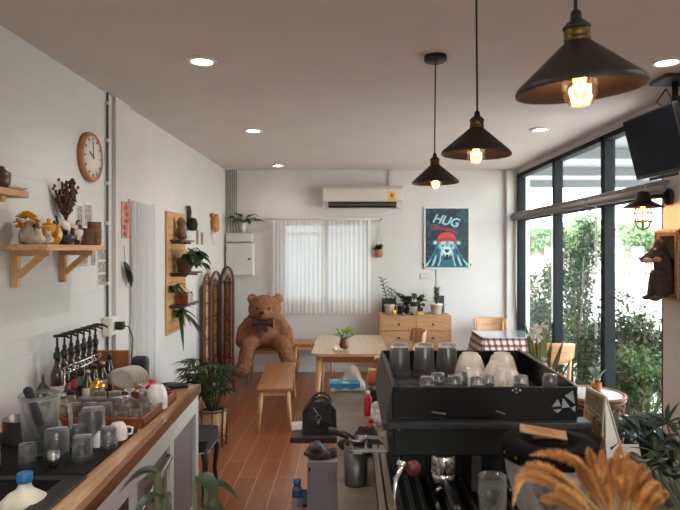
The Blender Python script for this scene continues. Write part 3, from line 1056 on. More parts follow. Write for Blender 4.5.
# cards right of the peg board
for (a, b, c_, d, lb) in ((195.5, 198.5, 228, 246, 'narrow dark photo card beside the black ring ornament'), (200.5, 203, 231, 246, 'narrow pinkish card nearest the straw wall basket')):
    ya, yb = wy(a), wy(b)
    wall_card(ya, yb, wz(d, ya), wz(c_, ya), lb, strips=1, mat=plain('mauve_print', (140, 112, 104), .6, vary=.4))
y_ = wy(212)
z_ = wz(224, y_)
t = thing('wall_basket', 'straw wall basket with white fringe near the back corner', 'wall ornament', (XL, y_, z_ - .2))
obj('weave', M().lathe([(0, 0), (.09, .0), (.11, .05), (.1, .08), (.0, .1)], (XL, y_, z_), n=24, rot=RX), plain('straw', (190, 132, 78), .8, vary=.3, scale=60, bump=.6), t)
for s in (-1, 1):
    obj('ear', M().lathe([(0, 0), (.035, .02), (.03, .05), (0, .07)], (XL + .03, y_ + s * .1, z_ + .08), n=12, rot=(R(-25 * s), 0, 0)), plain('straw_ear', (176, 118, 66), .8), t)
fr = M()
for k in range(9):
    yy = y_ - .09 + .0225 * k
    fr.tube([(XL + .03, yy, z_ - .06), (XL + .028, yy + .004, z_ - .2), (XL + .026, yy, z_ - .28 + .02 * (k % 3))], .004, n=5)
obj('fringe', fr, m_paper, t)

# ---------------------------------------------------------------- rattan folding screen
def screen():
    pts = [(-1.76, 7.18), (-1.755, 7.56), (-1.70, 7.9), (-1.47, 7.6)]
    t = thing('folding_screen', 'brown rattan folding screen with arched tops standing by the teddy bear', 'room divider', (-1.63, 7.6, 0))
    hs = [1.50, 1.52, 1.58]
    for i in range(3):
        a, b = Vector((*pts[i], 0)), Vector((*pts[i + 1], 0))
        d = (b - a)
        L = d.length
        d.normalize()
        H = hs[i]
        a2, b2 = a + d * .012, b - d * .012
        L2 = (b2 - a2).length
        def Q(u, z):
            return a2 + d * (u * L2) + Vector((0, 0, z))
        rr = L2 / 2
        path = [Q(0, .0), Q(0, .5), Q(0, H - rr)] + [Q(.5 - .5 * math.cos(k * PI / 12), H - rr + rr * math.sin(k * PI / 12)) for k in range(1, 12)] + [Q(1, H - rr), Q(1, .5), Q(1, 0)]
        p = obj('panel_frame', M().tube(path, .016, n=8), m_rattan, t)
        rods = M()
        for k in range(1, 4):
            f = 1 - k * .2
            rods.tube([Q(.5 - .5 * f, .12), Q(.5 - .5 * f, H - rr)] + [Q(.5 - .5 * f * math.cos(q * PI / 8), H - rr + rr * f * math.sin(q * PI / 8)) for q in range(1, 8)] + [Q(.5 + .5 * f, H - rr), Q(.5 + .5 * f, .12)], .0055, n=6)
        for z in (.12, .42, H - rr - .02):
            rods.tube([Q(0, z), Q(1, z)], .009, n=6)
        for z0 in (.45, .7, .95):
            if z0 + .12 > H - rr:
                continue
            rods.tube([Q(.5 + .22 * math.cos(q * PI / 8), z0 + .1 + .11 * math.sin(q * PI / 8)) for q in range(16)], .006, n=6, closed=True)
        obj('cane_rods', rods, m_rattan, p)
        nrm = Vector((-d.y, d.x, 0))
        w = M().prism([Q(.2, .12) + nrm * .004, Q(.8, .12) + nrm * .004, Q(.8, H - rr) + nrm * .004, Q(.5, H - rr * .45) + nrm * .004, Q(.2, H - rr) + nrm * .004], nrm * .006)
        obj('woven_infill', w, m_weave, p)
screen()
# ================================================================ LEFT COUNTER
CZ = .88
def fx(y, off=0.0):
    return -.872 - .0385 * y + off
CYN, CYF = .9, 4.1
t = thing('bar_counter', 'long white counter with wooden top along the left wall', 'counter', (-1.4, 2.5, 0))
# worktop with a cut-out for the sink
SX0, SX1, SY0, SY1 = -1.68, -1.13, 1.75, 2.39
tp = M()
tp.prism([(XL + .002, CYN, CZ - .04), (fx(CYN, -.02), CYN, CZ - .04), (fx(SY0, -.02), SY0, CZ - .04), (XL + .002, SY0, CZ - .04)], (0, 0, .04))
tp.prism([(XL + .002, SY1, CZ - .04), (fx(SY1, -.02), SY1, CZ - .04), (fx(CYF, -.02), CYF - .02, CZ - .04), (XL + .002, CYF - .02, CZ - .04)], (0, 0, .04))
tp.prism([(XL + .002, SY0, CZ - .04), (SX0, SY0, CZ - .04), (SX0, SY1, CZ - .04), (XL + .002, SY1, CZ - .04)], (0, 0, .04))
tp.prism([(SX1, SY0, CZ - .04), (fx(SY0, -.02), SY0, CZ - .04), (fx(SY1, -.02), SY1, CZ - .04), (SX1, SY1, CZ - .04)], (0, 0, .04))
obj('worktop', tp, m_top, t)
e = M()
e.prism([(fx(CYN, -.02), CYN, CZ - .05), (fx(CYN, .012), CYN, CZ - .05), (fx(CYF, .012), CYF, CZ - .05), (fx(CYF, -.02), CYF, CZ - .05)], (0, 0, .053))
e.box(XL + .002, fx(CYF, -.02), CYF - .02, CYF + .0, CZ - .05, CZ + .003)
obj('edge_strip', e, m_edge, t)
fr = M()
def fpost(y, w=.065):
    fr.prism([(fx(y, -.06), y - w / 2, 0), (fx(y, -.005), y - w / 2, 0), (fx(y, -.005), y + w / 2, 0), (fx(y, -.06), y + w / 2, 0)], (0, 0, CZ - .05))
for y in (4.055, 3.40, 2.74, 2.06, 1.4):
    fpost(y)
fr.prism([(fx(CYN, -.06), CYN, CZ - .17), (fx(CYN, -.004), CYN, CZ - .17), (fx(CYF, -.004), CYF - .01, CZ - .17), (fx(CYF, -.06), CYF - .01, CZ - .17)], (0, 0, .12))
fr.prism([(fx(CYN, -.06), CYN, 0), (fx(CYN, -.004), CYN, 0), (fx(CYF, -.004), CYF - .01, 0), (fx(CYF, -.06), CYF - .01, 0)], (0, 0, .09))
fr.box(XL + .004, fx(CYF, -.06), CYF - .06, CYF - .015, 0, CZ - .05)
obj('frame', fr, m_trimwhite, t)
m_taupe = plain('taupe_panel', (128, 116, 110), .6, vary=.05)
d = M().prism([(fx(3.44, -.05), 3.44, .09), (fx(3.44, -.03), 3.44, .09), (fx(4.02, -.03), 4.02, .09), (fx(4.02, -.05), 4.02, .09)], (0, 0, CZ - .26))
obj('panel', d, m_taupe, t)
for (a, b) in ((2.10, 2.70), (1.44, 2.02)):
    d = M().prism([(fx(a, -.05), a, .09), (fx(a, -.02), a, .09), (fx(b, -.02), b, .09), (fx(b, -.05), b, .09)], (0, 0, CZ - .26))
    dr = obj('door', d, m_dwood, t)
    yk = b - .08
    obj('knob', M().lathe([(0, 0), (.008, 0), (.008, .015), (.016, .02), (.014, .03), (0, .032)], (fx(yk, -.02), yk, .60), n=16, rot=RX), m_steel, dr)
# sink sits in the cut-out
s = thing('sink', 'black undermounted sink at the near end of the left counter', 'sink', (-1.4, 2.07, .68))
b = M()
b.box(SX0 + .012, SX1 - .012, SY0 + .012, SY1 - .012, .68, .69)
b.box(SX0 + .002, SX0 + .014, SY0 + .002, SY1 - .002, .68, .88)
b.box(SX1 - .014, SX1 - .002, SY0 + .002, SY1 - .002, .68, .88)
b.box(SX0 + .002, SX1 - .002, SY0 + .002, SY0 + .014, .68, .88)
b.box(SX0 + .002, SX1 - .002, SY1 - .014, SY1 - .002, .68, .88)
obj('basin', b, m_matblack, s)
b = M()
b.box(SX0 - .03, SX1 + .07, SY1 - .012, SY1 + .03, CZ + .001, CZ + .012, bv=.003)
b.box(SX1 - .012, SX1 + .07, SY0 - .03, SY1, CZ + .001, CZ + .012, bv=.003)
b.box(SX0 - .03, SX0 + .012, SY0 - .03, SY1, CZ + .001, CZ + .012, bv=.003)
b.box(SX0 - .03, SX1 + .07, SY0 - .03, SY0 + .012, CZ + .001, CZ + .012, bv=.003)
obj('rim', b, plain('sink_rim', (26, 24, 24), .5, .1), s)
obj('drain', M().lathe([(0, 0), (.04, 0), (.04, .005), (.02, .003), (0, .003)], (-1.4, 2.05, .69), n=20), m_steel, s)
# under-counter fridge
t = thing('fridge', 'grey under-counter fridge with chrome handle in the white counter', 'fridge', (-1.3, 3.07, .09))
def fp(y, off, z):
    return (fx(y, off), y, z)
obj('body', M().prism([fp(2.79, -.5, .092), fp(2.79, -.055, .092), fp(3.35, -.055, .092), fp(3.35, -.5, .092)], (0, 0, .6)), m_taupe, t)
dr = obj('door', M().prism([fp(2.79, -.055, .1), fp(2.79, -.022, .1), fp(3.35, -.022, .1), fp(3.35, -.055, .1)], (0, 0, .585)), plain('fridge_grey', (136, 126, 122), .4, .3, vary=.04), t)
h = M()
h.tube([fp(2.81, -.006, .60), fp(2.83, .012, .61), fp(3.31, .012, .655), fp(3.33, -.01, .66)], .011, n=8)
h.tube([fp(2.81, -.012, .57), fp(2.83, .0, .575), fp(3.31, .0, .62), fp(3.33, -.012, .625)], .007, n=8)
obj('handle', h, m_chrome, dr)
obj('badge', M().prism([fp(3.24, -.022, .47), fp(3.28, -.022, .47), fp(3.28, -.022, .56), fp(3.24, -.022, .56)], (.004, 0, 0)), m_dwood, dr)

# ---------------------------------------------------------------- serving tray with glasses
t = thing('serving_tray', 'square wooden serving tray holding upturned glasses', 'tray', (-1.26, 3.37, CZ))
TX0, TX1, TY0, TY1 = -1.50, -1.065, 3.08, 3.68
obj('base', M().box(TX0, TX1, TY0, TY1, CZ + .001, CZ + .014), m_tray, t)
for nm, a in (('rim', (TX0, TX1, TY0, TY0 + .018)), ('rim', (TX0, TX1, TY1 - .018, TY1)), ('rim', (TX0, TX0 + .018, TY0, TY1)), ('rim', (TX1 - .018, TX1, TY0, TY1))):
    obj(nm, M().box(*a, CZ + .001, CZ + .055, bv=.004), m_tray, t)
def ribbed(r, h, up=False):
    """upturned tumbler, rim down, with fluted wall"""
    m = M()
    n = 40
    prof = [(r, 0), (r * .98, h * .3), (r * .92, h * .96), (r * .88, h), (0, h), ]
    inner = [(0, h * .9), (r * .84, h * .9), (r * .9, h * .3), (r * .94, 0), (r, 0)]
    m.lathe(prof + inner, n=n, caps=False)
    for v in m.bm.verts:
        a = math.atan2(v.co.y, v.co.x)
        q = math.hypot(v.co.x, v.co.y)
        if q > r * .5 and .0 < v.co.z < h * .97:
            k = 1 + .02 * math.cos(a * 20)
            v.co.x *= k; v.co.y *= k
    if up:
        for v in m.bm.verts:
            v.co.z = h - v.co.z
    return m
tz = CZ + .014
proto = None
rows = [(3.14, (-1.44, -1.36, -1.28)), (3.26, (-1.44, -1.36, -1.27)), (3.4, (-1.42, -1.33))]
rowname = ['front', 'second', 'third']
for ri, (y, xs) in enumerate(rows):
    for i, x in enumerate(xs):
        lb = f'upturned ribbed tumbler on the wooden tray, {ORD[i]} from left in {rowname[ri]} row'
        if proto is None:
            proto = thing('ribbed_tumbler', lb, 'glass', (x, y, tz), group='ribbed tumblers on the tray')
            obj('glass_body', ribbed(.036, .105), m_glass, proto, local=True)
        else:
            dup(proto, (x, y, tz), lb)
# goblets and short glasses
gproto = None
for i, (x, y) in enumerate(((-1.2, 3.2), (-1.235, 3.36), (-1.16, 3.34), (-1.2, 3.5))):
    lb = f'stemmed glass standing upturned on the tray, {ORD[i]} of four counted from the front'
    if gproto is None:
        gproto = thing('goblet', lb, 'glass', (x, y, tz), group='stemmed glasses on the tray')
        m = M().lathe([(.034, 0), (.038, .035), (.03, .07), (.008, .085), (.007, .11), (.03, .122), (.032, .126), (0, .128), (0, .072), (.028, .066), (.036, .035), (.032, 0), (.034, 0)], n=24, caps=False)
        obj('glass_body', m, m_glass, gproto, local=True)
    else:
        dup(gproto, (x, y, tz), lb)
sproto = None
for i, (x, y) in enumerate(((-1.12, 3.14), (-1.19, 3.115), (-1.1, 3.24))):
    lb = f'short tumbler at the front right corner of the tray, {["nearest the edge strip", "left one", "rear one"][i]}'
    if sproto is None:
        sproto = thing('short_tumbler', lb, 'glass', (x, y, tz), group='short tumblers on the tray')
        obj('glass_body', ribbed(.032, .07, True), m_glass, sproto, local=True)
    else:
        dup(sproto, (x, y, tz), lb)
# big white mug upside down
def mug(c, r, h, label, mat, rotz=0.0, group=None, name='mug', handle=True):
    t = thing(name, label, 'cup', c, rotz, group)
    obj('cup_body', M().lathe([(r, 0), (r, h * .5), (r * .8, h * .85), (r * .62, h * .95), (r * .6, h), (0, h), (0, h * .9), (r * .72, h * .82), (r * .93, h * .5), (r * .94, 0)], n=28, caps=False), mat, t, local=True)
    if handle:
        obj('handle', M().tube([(r * .95, 0, h * .2), (r * 1.45, 0, h * .25), (r * 1.5, 0, h * .6), (r * .9, 0, h * .72)], r * .12, n=8), mat, t, local=True)
    return t
mug((-1.11, 3.45, tz), .06, .13, 'large white mug upside down at the right side of the tray', m_ceramic, R(150))
# plates in rack
t = thing('plate_rack', 'wooden plate rack behind the tray at the counter end', 'plate rack', (-1.4, 3.87, CZ))
rk = M()
for x in (-1.50, -1.38):
    rk.box(x - .008, x + .008, 3.76, 3.96, CZ, CZ + .018)
obj('rails', rk, m_lwood, t)
for k in range(6):
    y = 3.79 + k * .024
    p = M()
    for x in (-1.50, -1.38):
        p.tube([(x, y, CZ + .015), (x, y + .01, CZ + .11)], .005, n=6)
    obj('divider', p, m_lwood, t)
pl = None
for k in range(5):
    lb = ['front plate', 'second plate', 'third plate', 'fourth plate', 'rearmost plate'][k] + ' of the cream plates upright in the rack'
    loc = (-1.44 + .013 * k, 3.80 + k * .024, CZ + .106)
    if pl is None:
        pl = thing('dinner_plate', lb, 'plate', loc, group='cream plates in the rack')
        pl.rotation_euler = (R(-68), 0, 0)
        obj('dish', M().lathe([(0, .0), (.05, 0), (.056, .004), (.084, .010), (.086, .013), (.056, .009), (.05, .006), (0, .006)], n=40, rot=(PI, 0, 0)), m_cup, pl, local=True)
    else:
        dup(pl, loc, lb)
t = obj('dinner_plate', M().lathe([(0, .0), (.05, 0), (.056, .004), (.09, .014), (.092, .018), (.056, .010), (.05, .006), (0, .006)], (-1.44, 3.71, CZ + .002), n=40), m_cup)
tag(t, 'cream plate lying flat in front of the plate rack', 'plate')
# cutting board and speaker at end of counter
t = obj('cutting_board', M().box(-1.70, -1.487, 4.03, 4.055, CZ + .001, CZ + .245, bv=.006), wood('board_wood', (128, 78, 42), (158, 100, 56), 'Z'))
tag(t, 'brown wooden board standing upright behind the plates', 'cutting board')
t = thing('speaker', 'black rounded box with a cable, right of the upright wooden board', 'speaker', (-1.40, 4.03, CZ))
obj('case', M().box(-1.465, -1.35, 3.995, 4.065, CZ + .001, CZ + .21, bv=.03), plain('dark_navy_plastic', (34, 36, 44), .5), t)
obj('grille', M().box(-1.45, -1.365, 3.992, 3.997, CZ + .02, CZ + .18, bv=.002), m_matblack, t)
# pink and black small things
t = thing('cloth_bundle', 'small bright pink cloth bundle on the counter end', 'cloth', (-1.31, 3.96, CZ))
blob('cloth', [((-1.31, 3.96, CZ + .025), (.04, .035, .026)), ((-1.285, 3.95, CZ + .02), (.03, .03, .02)), ((-1.315, 3.98, CZ + .045), (.025, .02, .015))], .006, plain('hot_pink', (196, 24, 74), .7), t, amp=.006, nscale=40)
t = thing('handheld_gadget', 'black elongated gadget lying on the counter end next to the pink cloth', 'gadget', (-1.17, 3.98, CZ))
obj('body', M().tube([(-1.27, 3.93, CZ + .024), (-1.2, 3.95, CZ + .026), (-1.12, 3.97, CZ + .024), (-1.07, 3.98, CZ + .016)], [.02, .024, .022, .012], n=12), m_plastic, t)
obj('handle', M().tube([(-1.22, 3.95, CZ + .026), (-1.2, 3.9, CZ + .02), (-1.16, 3.87, CZ + .014)], [.014, .013, .012], n=10), plain('blue_grey_plastic', (52, 56, 70), .5), t)

# ---------------------------------------------------------------- syrup bottles with pumps
caps = [(196, 190, 180), (150, 62, 54), (166, 76, 84), (92, 140, 146), (120, 150, 146), (206, 200, 190), (150, 120, 90)]
bodies = [(58, 34, 24), (44, 26, 22), (70, 38, 30), (60, 44, 30), (52, 40, 34), (84, 60, 40), (40, 28, 24)]
for k in range(7):
    y = 3.53 + .088 * k
    x = -1.722
    t = thing('syrup_bottle', f'syrup bottle with black pump against the wall, {ORD[k]} of seven from the camera', 'bottle', (x, y, CZ), group='syrup bottles with pumps')
    mb, nt, bs = new_mat('syrup_glass')
    bs.inputs['Base Color'].default_value = rgb(*bodies[k])
    bs.inputs['Roughness'].default_value = .12
    bs.inputs['Coat Weight'].default_value = .6
    obj('bottle_body', M().lathe([(0, 0), (.035, 0), (.037, .01), (.037, .18), (.03, .215), (.016, .245), (.015, .285), (0, .285)], (x, y, CZ), n=24), mb, t)
    obj('label', M().lathe([(.0376, .07), (.0376, .125), (.0372, .125), (.0372, .07)], (x, y, CZ), n=24, caps=False), plain('bottle_label', caps[k], .6, vary=.25, scale=40), t)
    p = M()
    p.lathe([(.02, .28), (.021, .285), (.021, .315), (.012, .32), (.012, .345), (.007, .35), (.006, .405), (0, .405)], (x, y, CZ), n=16)
    p.tube([(x - .02, y, CZ + .412), (x + .015, y, CZ + .416), (x + .05, y, CZ + .414), (x + .085, y, CZ + .398)], [.009, .01, .008, .006], n=8)
    obj('pump', p, m_plastic, t)
# small dark boxes at right of bottle tops : spice tins on a wall rail
t = thing('wire_rack', 'chrome wire rack in front of the syrup bottles', 'rack', (-1.64, 3.8, CZ))
rk = M()
for z in (CZ + .2, CZ + .235):
    rk.tube([(-1.66, 3.48, z), (-1.655, 4.0, z + .0), (-1.655, 4.02, z)], .004, n=6)
for y in (3.49, 3.75, 4.0):
    rk.tube([(-1.66, y, CZ), (-1.66, y, CZ + .235)], .004, n=6)
for k in range(10):
    y = 3.52 + .05 * k
    rk.tube([(-1.66, y, CZ + .2), (-1.64, y + .012, CZ + .215), (-1.66, y, CZ + .235)], .003, n=5)
obj('wires', rk, m_chrome, t)
for k, (y, h, c_, lb) in enumerate(((3.60, .2, (60, 44, 36), 'short dark bottle with steel cap in front of the first syrup bottles'), (3.70, .22, (44, 34, 30), 'short black bottle with white label before the middle syrup bottles'), (3.82, .21, (74, 40, 30), 'short red-brown bottle before the middle syrup bottles'), (3.93, .24, (40, 44, 34), 'short greenish bottle in front of the last syrup bottles'))):
    x = -1.575
    t = thing('sauce_bottle', lb, 'bottle', (x, y, CZ), group='short bottles before the syrup bottles')
    obj('bottle_body', M().lathe([(0, 0), (.028, 0), (.03, .008), (.03, h * .6), (.014, h * .8), (.013, h * .9), (0, h * .9)], (x, y, CZ), n=20), plain('bottle_dark', c_, .15, coat=.5), t)
    obj('label', M().lathe([(.0305, h * .2), (.0305, h * .48), (.0302, h * .48), (.0302, h * .2)], (x, y, CZ), n=20, caps=False), plain('paper_label', (196 - 20 * k, 186 - 22 * k, 172 - 14 * k), .6, vary=.3, scale=50), t)
    obj('cap', M().lathe([(0, h * .88), (.015, h * .88), (.015, h), (0, h)], (x, y, CZ), n=16), m_steel if k % 2 == 0 else m_plastic, t)
# glass jars around the bottles
def lidded_jar(x, y, r, h, label, lidm, lidh=.02, dome=False):
    t = thing('glass_jar', label, 'jar', (x, y, CZ), group='glass jars on the left counter')
    obj('glass_body', M().lathe([(0, .002), (r * .9, .002), (r, .01), (r, h * .8), (r * .8, h), (r * .76, h), (r * .95, h * .78), (r * .94, .014), (0, .012)], (x, y, CZ), n=24, caps=False), m_glass, t)
    if dome:
        obj('lid', M().lathe([(r * 1.15, h), (r * 1.1, h + lidh * .5), (r * .7, h + lidh), (.008, h + lidh * 1.3), (.01, h + lidh * 1.6), (0, h + lidh * 1.8), (0, h), (r * 1.1, h)], (x, y, CZ), n=28, caps=False), lidm, t)
    else:
        obj('lid', M().lathe([(0, h), (r * .84, h), (r * .84, h + lidh), (0, h + lidh)], (x, y, CZ), n=20), lidm, t)
    return t
lidded_jar(-1.475, 3.5, .04, .125, 'glass jar with a shiny gold domed lid behind the tray', m_gold, .03, True)
lidded_jar(-1.6, 3.42, .038, .1, 'low glass jar with dark lid between gold-lidded jar and bottles', m_plastic)
lidded_jar(-1.56, 3.22, .042, .13, 'glass jar with steel lid left of the wooden tray', m_steel)
lidded_jar(-1.64, 3.3, .035, .11, 'narrow glass jar with black lid near the first syrup bottle', m_plastic)
t = thing('wooden_spoon', 'pale wooden spatula standing in a dark cup before the syrup bottles', 'spatula', (-1.66, 3.17, CZ))
obj('blade', M().beam((-1.68, 3.19, CZ + .03), (-1.615, 3.15, CZ + .225), .03, .008, up=(0, 1, 0), bv=.003), m_lwoodz, t)
obj('cup', M().lathe([(0, 0), (.035, 0), (.038, .12), (.034, .12), (.032, .01), (0, .01)], (-1.665, 3.18, CZ + .001), n=20, caps=False), m_matblack, t)
t = thing('orange_fruit', 'small orange fruit by the wall behind the drying plates', 'fruit', (-1.51, 3.06, CZ))
obj('fruit_body', M().ell((-1.51, 3.06, CZ + .03), (.03, .03, .029), u=20, v=14), plain('orange_peel', (214, 118, 34), .5, bump=.15, bscale=200), t)
obj('stem_end', M().lathe([(.006, 0), (.004, .004), (0, .005)], (-1.51, 3.06, CZ + .057), n=8), m_stem, t)

# ---------------------------------------------------------------- drying mat and its crockery
t = obj('drying_mat', M().box(-1.74, -1.075, 2.43, 3.04, CZ + .001, CZ + .014, bv=.004), plain('black_rubber', (15, 15, 16), .7, spec=.2, bump=.5, bscale=120))
tag(t, 'black rubber drying mat between the sink and the wooden tray', 'drying mat')
mz = CZ + .014
dproto = None
spots = [(-1.32, 2.52, 'large tumbler upturned at the near edge of mat, left of the steel jigger pair'), ]
def tumbler(x, y, r, h, label, up=False, z=mz, grp='clear tumblers drying on the mat', name='tumbler'):
    t = thing(name, label, 'glass', (x, y, z), group=grp)
    obj('glass_body', ribbed(r, h, up), m_glass, t, local=True)
    return t
tumbler(-1.28, 2.62, .052, .125, 'wide clear tumbler upturned on the mat, right of the steel jigger')
tumbler(-1.16, 2.60, .042, .1, 'clear tumbler upturned at the right edge of mat, nearest the sink')
tumbler(-1.20, 2.80, .055, .17, 'tall clear tumbler upturned in the middle of the mat, before the white cups')
tumbler(-1.11, 2.76, .038, .09, 'small clear tumbler upturned on the mat beside the white cups')
tumbler(-1.62, 2.50, .045, .12, 'clear tumbler upturned at the left end of mat')
tumbler(-1.50, 2.50, .04, .1, 'clear tumbler upturned on the mat left of the glass pitcher')
tumbler(-1.66, 2.66, .045, .13, 'clear tumbler upturned against the wall by the grey pot')
mug((-1.165, 2.79, mz), .042, .07, 'white cup upturned on the mat, left of the white cup pair', m_ceramic, R(200), 'white cups drying on the mat')
mug((-1.115, 2.88, mz), .045, .078, 'white cup upturned at the far right corner of the mat', m_ceramic, R(20), 'white cups drying on the mat')
tumbler(-1.24, 2.73, .04, .11, 'slim clear tumbler upturned on the mat between the wide and the tall tumblers')
tumbler(-1.36, 2.53, .036, .09, 'small clear tumbler upturned at the near edge of the mat below the glass jug')
tumbler(-1.27, 2.90, .042, .12, 'clear tumbler upturned at the far edge of the mat left of the tall tumbler')
# stacked plates leaning on mat
pp = None
for k in range(4):
    lb = f'whitish plate leaning among drying plates on the mat, {ORD[k]} from the front'
    loc = (-1.42 - .012 * k, 2.82 + .03 * k, mz + .075)
    if pp is None:
        pp = thing('side_plate', lb, 'plate', loc, group='plates drying on the mat')
        pp.rotation_euler = (R(-60), R(25), 0)
        obj('dish', M().lathe([(0, .0), (.05, 0), (.08, .012), (.082, .016), (.05, .006), (0, .006)], n=36, rot=(PI, 0, 0)), m_ceramic, pp, local=True)
    else:
        dup(pp, loc, lb)
# tall glass pitcher with muddler
px_, py_ = -1.385, 2.68
t = thing('glass_pitcher', 'tall clear glass blender jug on the drying mat', 'jug', (px_, py_, mz))
m = M().lathe([(0, .0), (.06, .0), (.066, .01), (.084, .24), (.088, .26), (.084, .26), (.078, .24), (.06, .016), (0, .014)], (px_, py_, mz), n=32, caps=False)
obj('glass_body', m, m_glass, t)
obj('rim', M().lathe([(.086, .255), (.09, .26), (.086, .265), (.083, .26), (.086, .255)], (px_, py_, mz), n=32, caps=False), m_glass, t)
obj('handle', M().tube([(px_ + .082, py_ + .02, mz + .22), (px_ + .12, py_ + .03, mz + .21), (px_ + .125, py_ + .03, mz + .1), (px_ + .072, py_ + .02, mz + .06)], .009, n=8), m_glass, t)
t = thing('muddler', 'long black rod leaning inside the glass jug', 'muddler', (px_, py_, mz + .02))
a_, b_ = Vector((px_ + .042, py_ - .01, mz + .035)), P(28, 391, 2.62)
obj('rod', M().tube([a_, a_.lerp(b_, .5), a_.lerp(b_, .92), b_], [.021, .019, .018, .017], n=14), m_matblack, t)
obj('knob', M().ell(b_, (.02, .02, .02), u=14, v=10), m_matblack, t)
t = thing('squeeze_bottle', 'black squeeze bottle with pointed tip behind the glass jug', 'bottle', (-1.525, 3.02, CZ))
obj('bottle_body', M().lathe([(0, 0), (.04, 0), (.042, .01), (.042, .15), (.036, .17), (0, .17)], (-1.525, 2.98, CZ + .015), n=24), plain('smoky_plastic', (70, 68, 68), .3), t)
obj('cap', M().lathe([(.04, .17), (.041, .2), (.02, .23), (.008, .245), (.004, .285), (0, .285)], (-1.525, 2.98, CZ + .015), n=20), m_plastic, t)
t = thing('cooking_pot', 'dark grey metal pot by the wall, left of the glass jug', 'pot', (-1.555, 2.82, mz))
obj('pot_body', M().lathe([(0, 0), (.075, 0), (.08, .01), (.08, .11), (.083, .113), (.078, .113), (.075, .015), (0, .012)], (-1.555, 2.84, mz), n=32), plain('dark_steel', (112, 106, 102), .35, .7), t)
obj('handle', M().tube([(-1.485, 2.81, mz + .09), (-1.455, 2.79, mz + .095), (-1.45, 2.79, mz + .05), (-1.48, 2.81, mz + .04)], .006, n=8), m_chrome, t)
t = obj('jigger', M().lathe([(0, 0), (.018, 0), (.026, .065), (.024, .065), (.016, .004), (0, .004)], (-1.235, 2.5, mz), n=24), m_steel)
tag(t, 'small steel measuring cup on the near edge of the drying mat', 'measuring cup')
# milk jug
c = Vector((-1.187, 2.19, .692))
t = thing('milk_jug', 'translucent milk jug with a blue cap standing in the sink', 'milk jug', c)
m_milk = plain('milk_plastic', (206, 200, 182), .4, vary=.03)
bd = blob('jug_body', [('t', [c + Vector((0, 0, .03)), c + Vector((0, 0, .15))], [.0645, .066]), *[('t', [c + Vector((sx * .036, sy * .03, .034)), c + Vector((sx * .036, sy * .03, .185))], [.033, .033]) for sx in (-1, 1) for sy in (-1, 1)], (c + Vector((0, 0, .18)), (.074, .066, .06)), ('t', [c + Vector((0, 0, .23)), c + Vector((0, 0, .262))], [.03, .021]), ('t', [c + Vector((-.045, -.01, .215)), c + Vector((-.085, -.012, .18)), c + Vector((-.088, -.012, .09)), c + Vector((-.055, -.01, .05))], [.013, .012, .012, .013])], .0045, m_milk, t, smooth=16)
for v in bd.data.vertices:
    wz_ = v.co.z + t.location.z
    if wz_ < .694:
        v.co.z = .694 - t.location.z
obj('cap', M().lathe([(0, .262), (.026, .262), (.027, .268), (.027, .292), (.024, .296), (0, .296)], c, n=24), plain('blue_cap', (24, 96, 150), .4), t)
# ================================================================ BACK WALL
YW = YB
# conduits and electric box
for k in range(6):
    px = 226.0 + k * 2.1
    x = (px - CX) * (YW - .02) / F
    t = thing('conduit_pipe', f'thin grey conduit from ceiling to the white trunking box, {ORD[k]} from the left corner', 'pipe', (x, YW - .02, 2.06), group='row of conduits in the back corner')
    obj('tube', M().tube([(x, YW - .016, ZC), (x, YW - .016, 2.25), (x + .014 * (k - 2), YW - .018, 2.1), (x + .014 * (k - 2), YW - .018, 2.04)], .0042, n=8), plain('conduit_dark', (84, 82, 78), .5), t)
x0, x1 = (226 - CX) * 8.75 / F, (253.5 - CX) * 8.75 / F
t = thing('trunking_box', 'white trunking box under the conduits in the back left corner', 'electrical box', ((x0 + x1) / 2, YW, 1.9))
obj('box', M().box(x0, x1 - .02, YW - .12, YW - .002, 1.92, 2.05, bv=.006), m_white, t)
t = thing('fuse_box', 'white electrical cabinet with a black latch below the trunking box', 'electrical box', ((x0 + x1) / 2, YW, 1.43))
obj('cabinet', M().box(x0, x1, YW - .13, YW - .002, 1.43, 1.90, bv=.008), m_white, t)
dr = obj('door', M().box(x0 + .01, x1 - .01, YW - .142, YW - .13, 1.44, 1.89, bv=.004), m_white, t)
obj('latch', M().box(x1 - .075, x1 - .035, YW - .155, YW - .142, 1.655, 1.685, bv=.004), m_plastic, dr)
obj('hinge', M().box(x0 + .005, x0 + .02, YW - .15, YW - .14, 1.5, 1.55).box(x0 + .005, x0 + .02, YW - .15, YW - .14, 1.78, 1.83), m_steel, dr)
# plant on trunking box
bx = (243 - CX) * 8.78 / F
c = Vector((bx, YW - .065, 2.05))
def vase_plant(name, label, c, r, h, mat, nl, L, wd, leafm, spread=1.0, shape='lance', droop=.5, up=(.2, 1.0), cat='potted plant', group=None, stems=True, ybias=0):
    lv, st = M(), M()
    b = Vector(c) + Vector((0, 0, h - .015))
    for k in range(nl):
        a = 2 * PI * k / nl + rnd.uniform(-.4, .4)
        d = Vector((math.cos(a) * spread, math.sin(a) * spread + ybias, rnd.uniform(*up))).normalized()
        l0 = L * rnd.uniform(.3, .75)
        tip = b + d * l0
        if stems:
            st.tube([b, b + d * l0 * .5 + Vector((0, 0, .1 * L)), tip], max(.0018, wd * .05), n=5)
        lv.blade(tip if stems else b, d, L * rnd.uniform(.55, .9), wd * rnd.uniform(.7, 1.1), droop * rnd.uniform(.6, 1.4), 5, shape=shape, twist=rnd.uniform(-.5, .5))
    return potted(name, label, cat, Vector(c), [(0, 0), (r * .8, 0), (r, h), (r * .9, h), (r * .72, .015), (0, .015)], mat, lv, st if stems else None, leafm, group=group)
vase_plant('potted_plant', 'dark green leafy plant in a white vase on top of the fuse box trunking', c, .04, .15, m_ceramic, 15, .22, .085, m_dgreen, droop=.5, ybias=-.5)
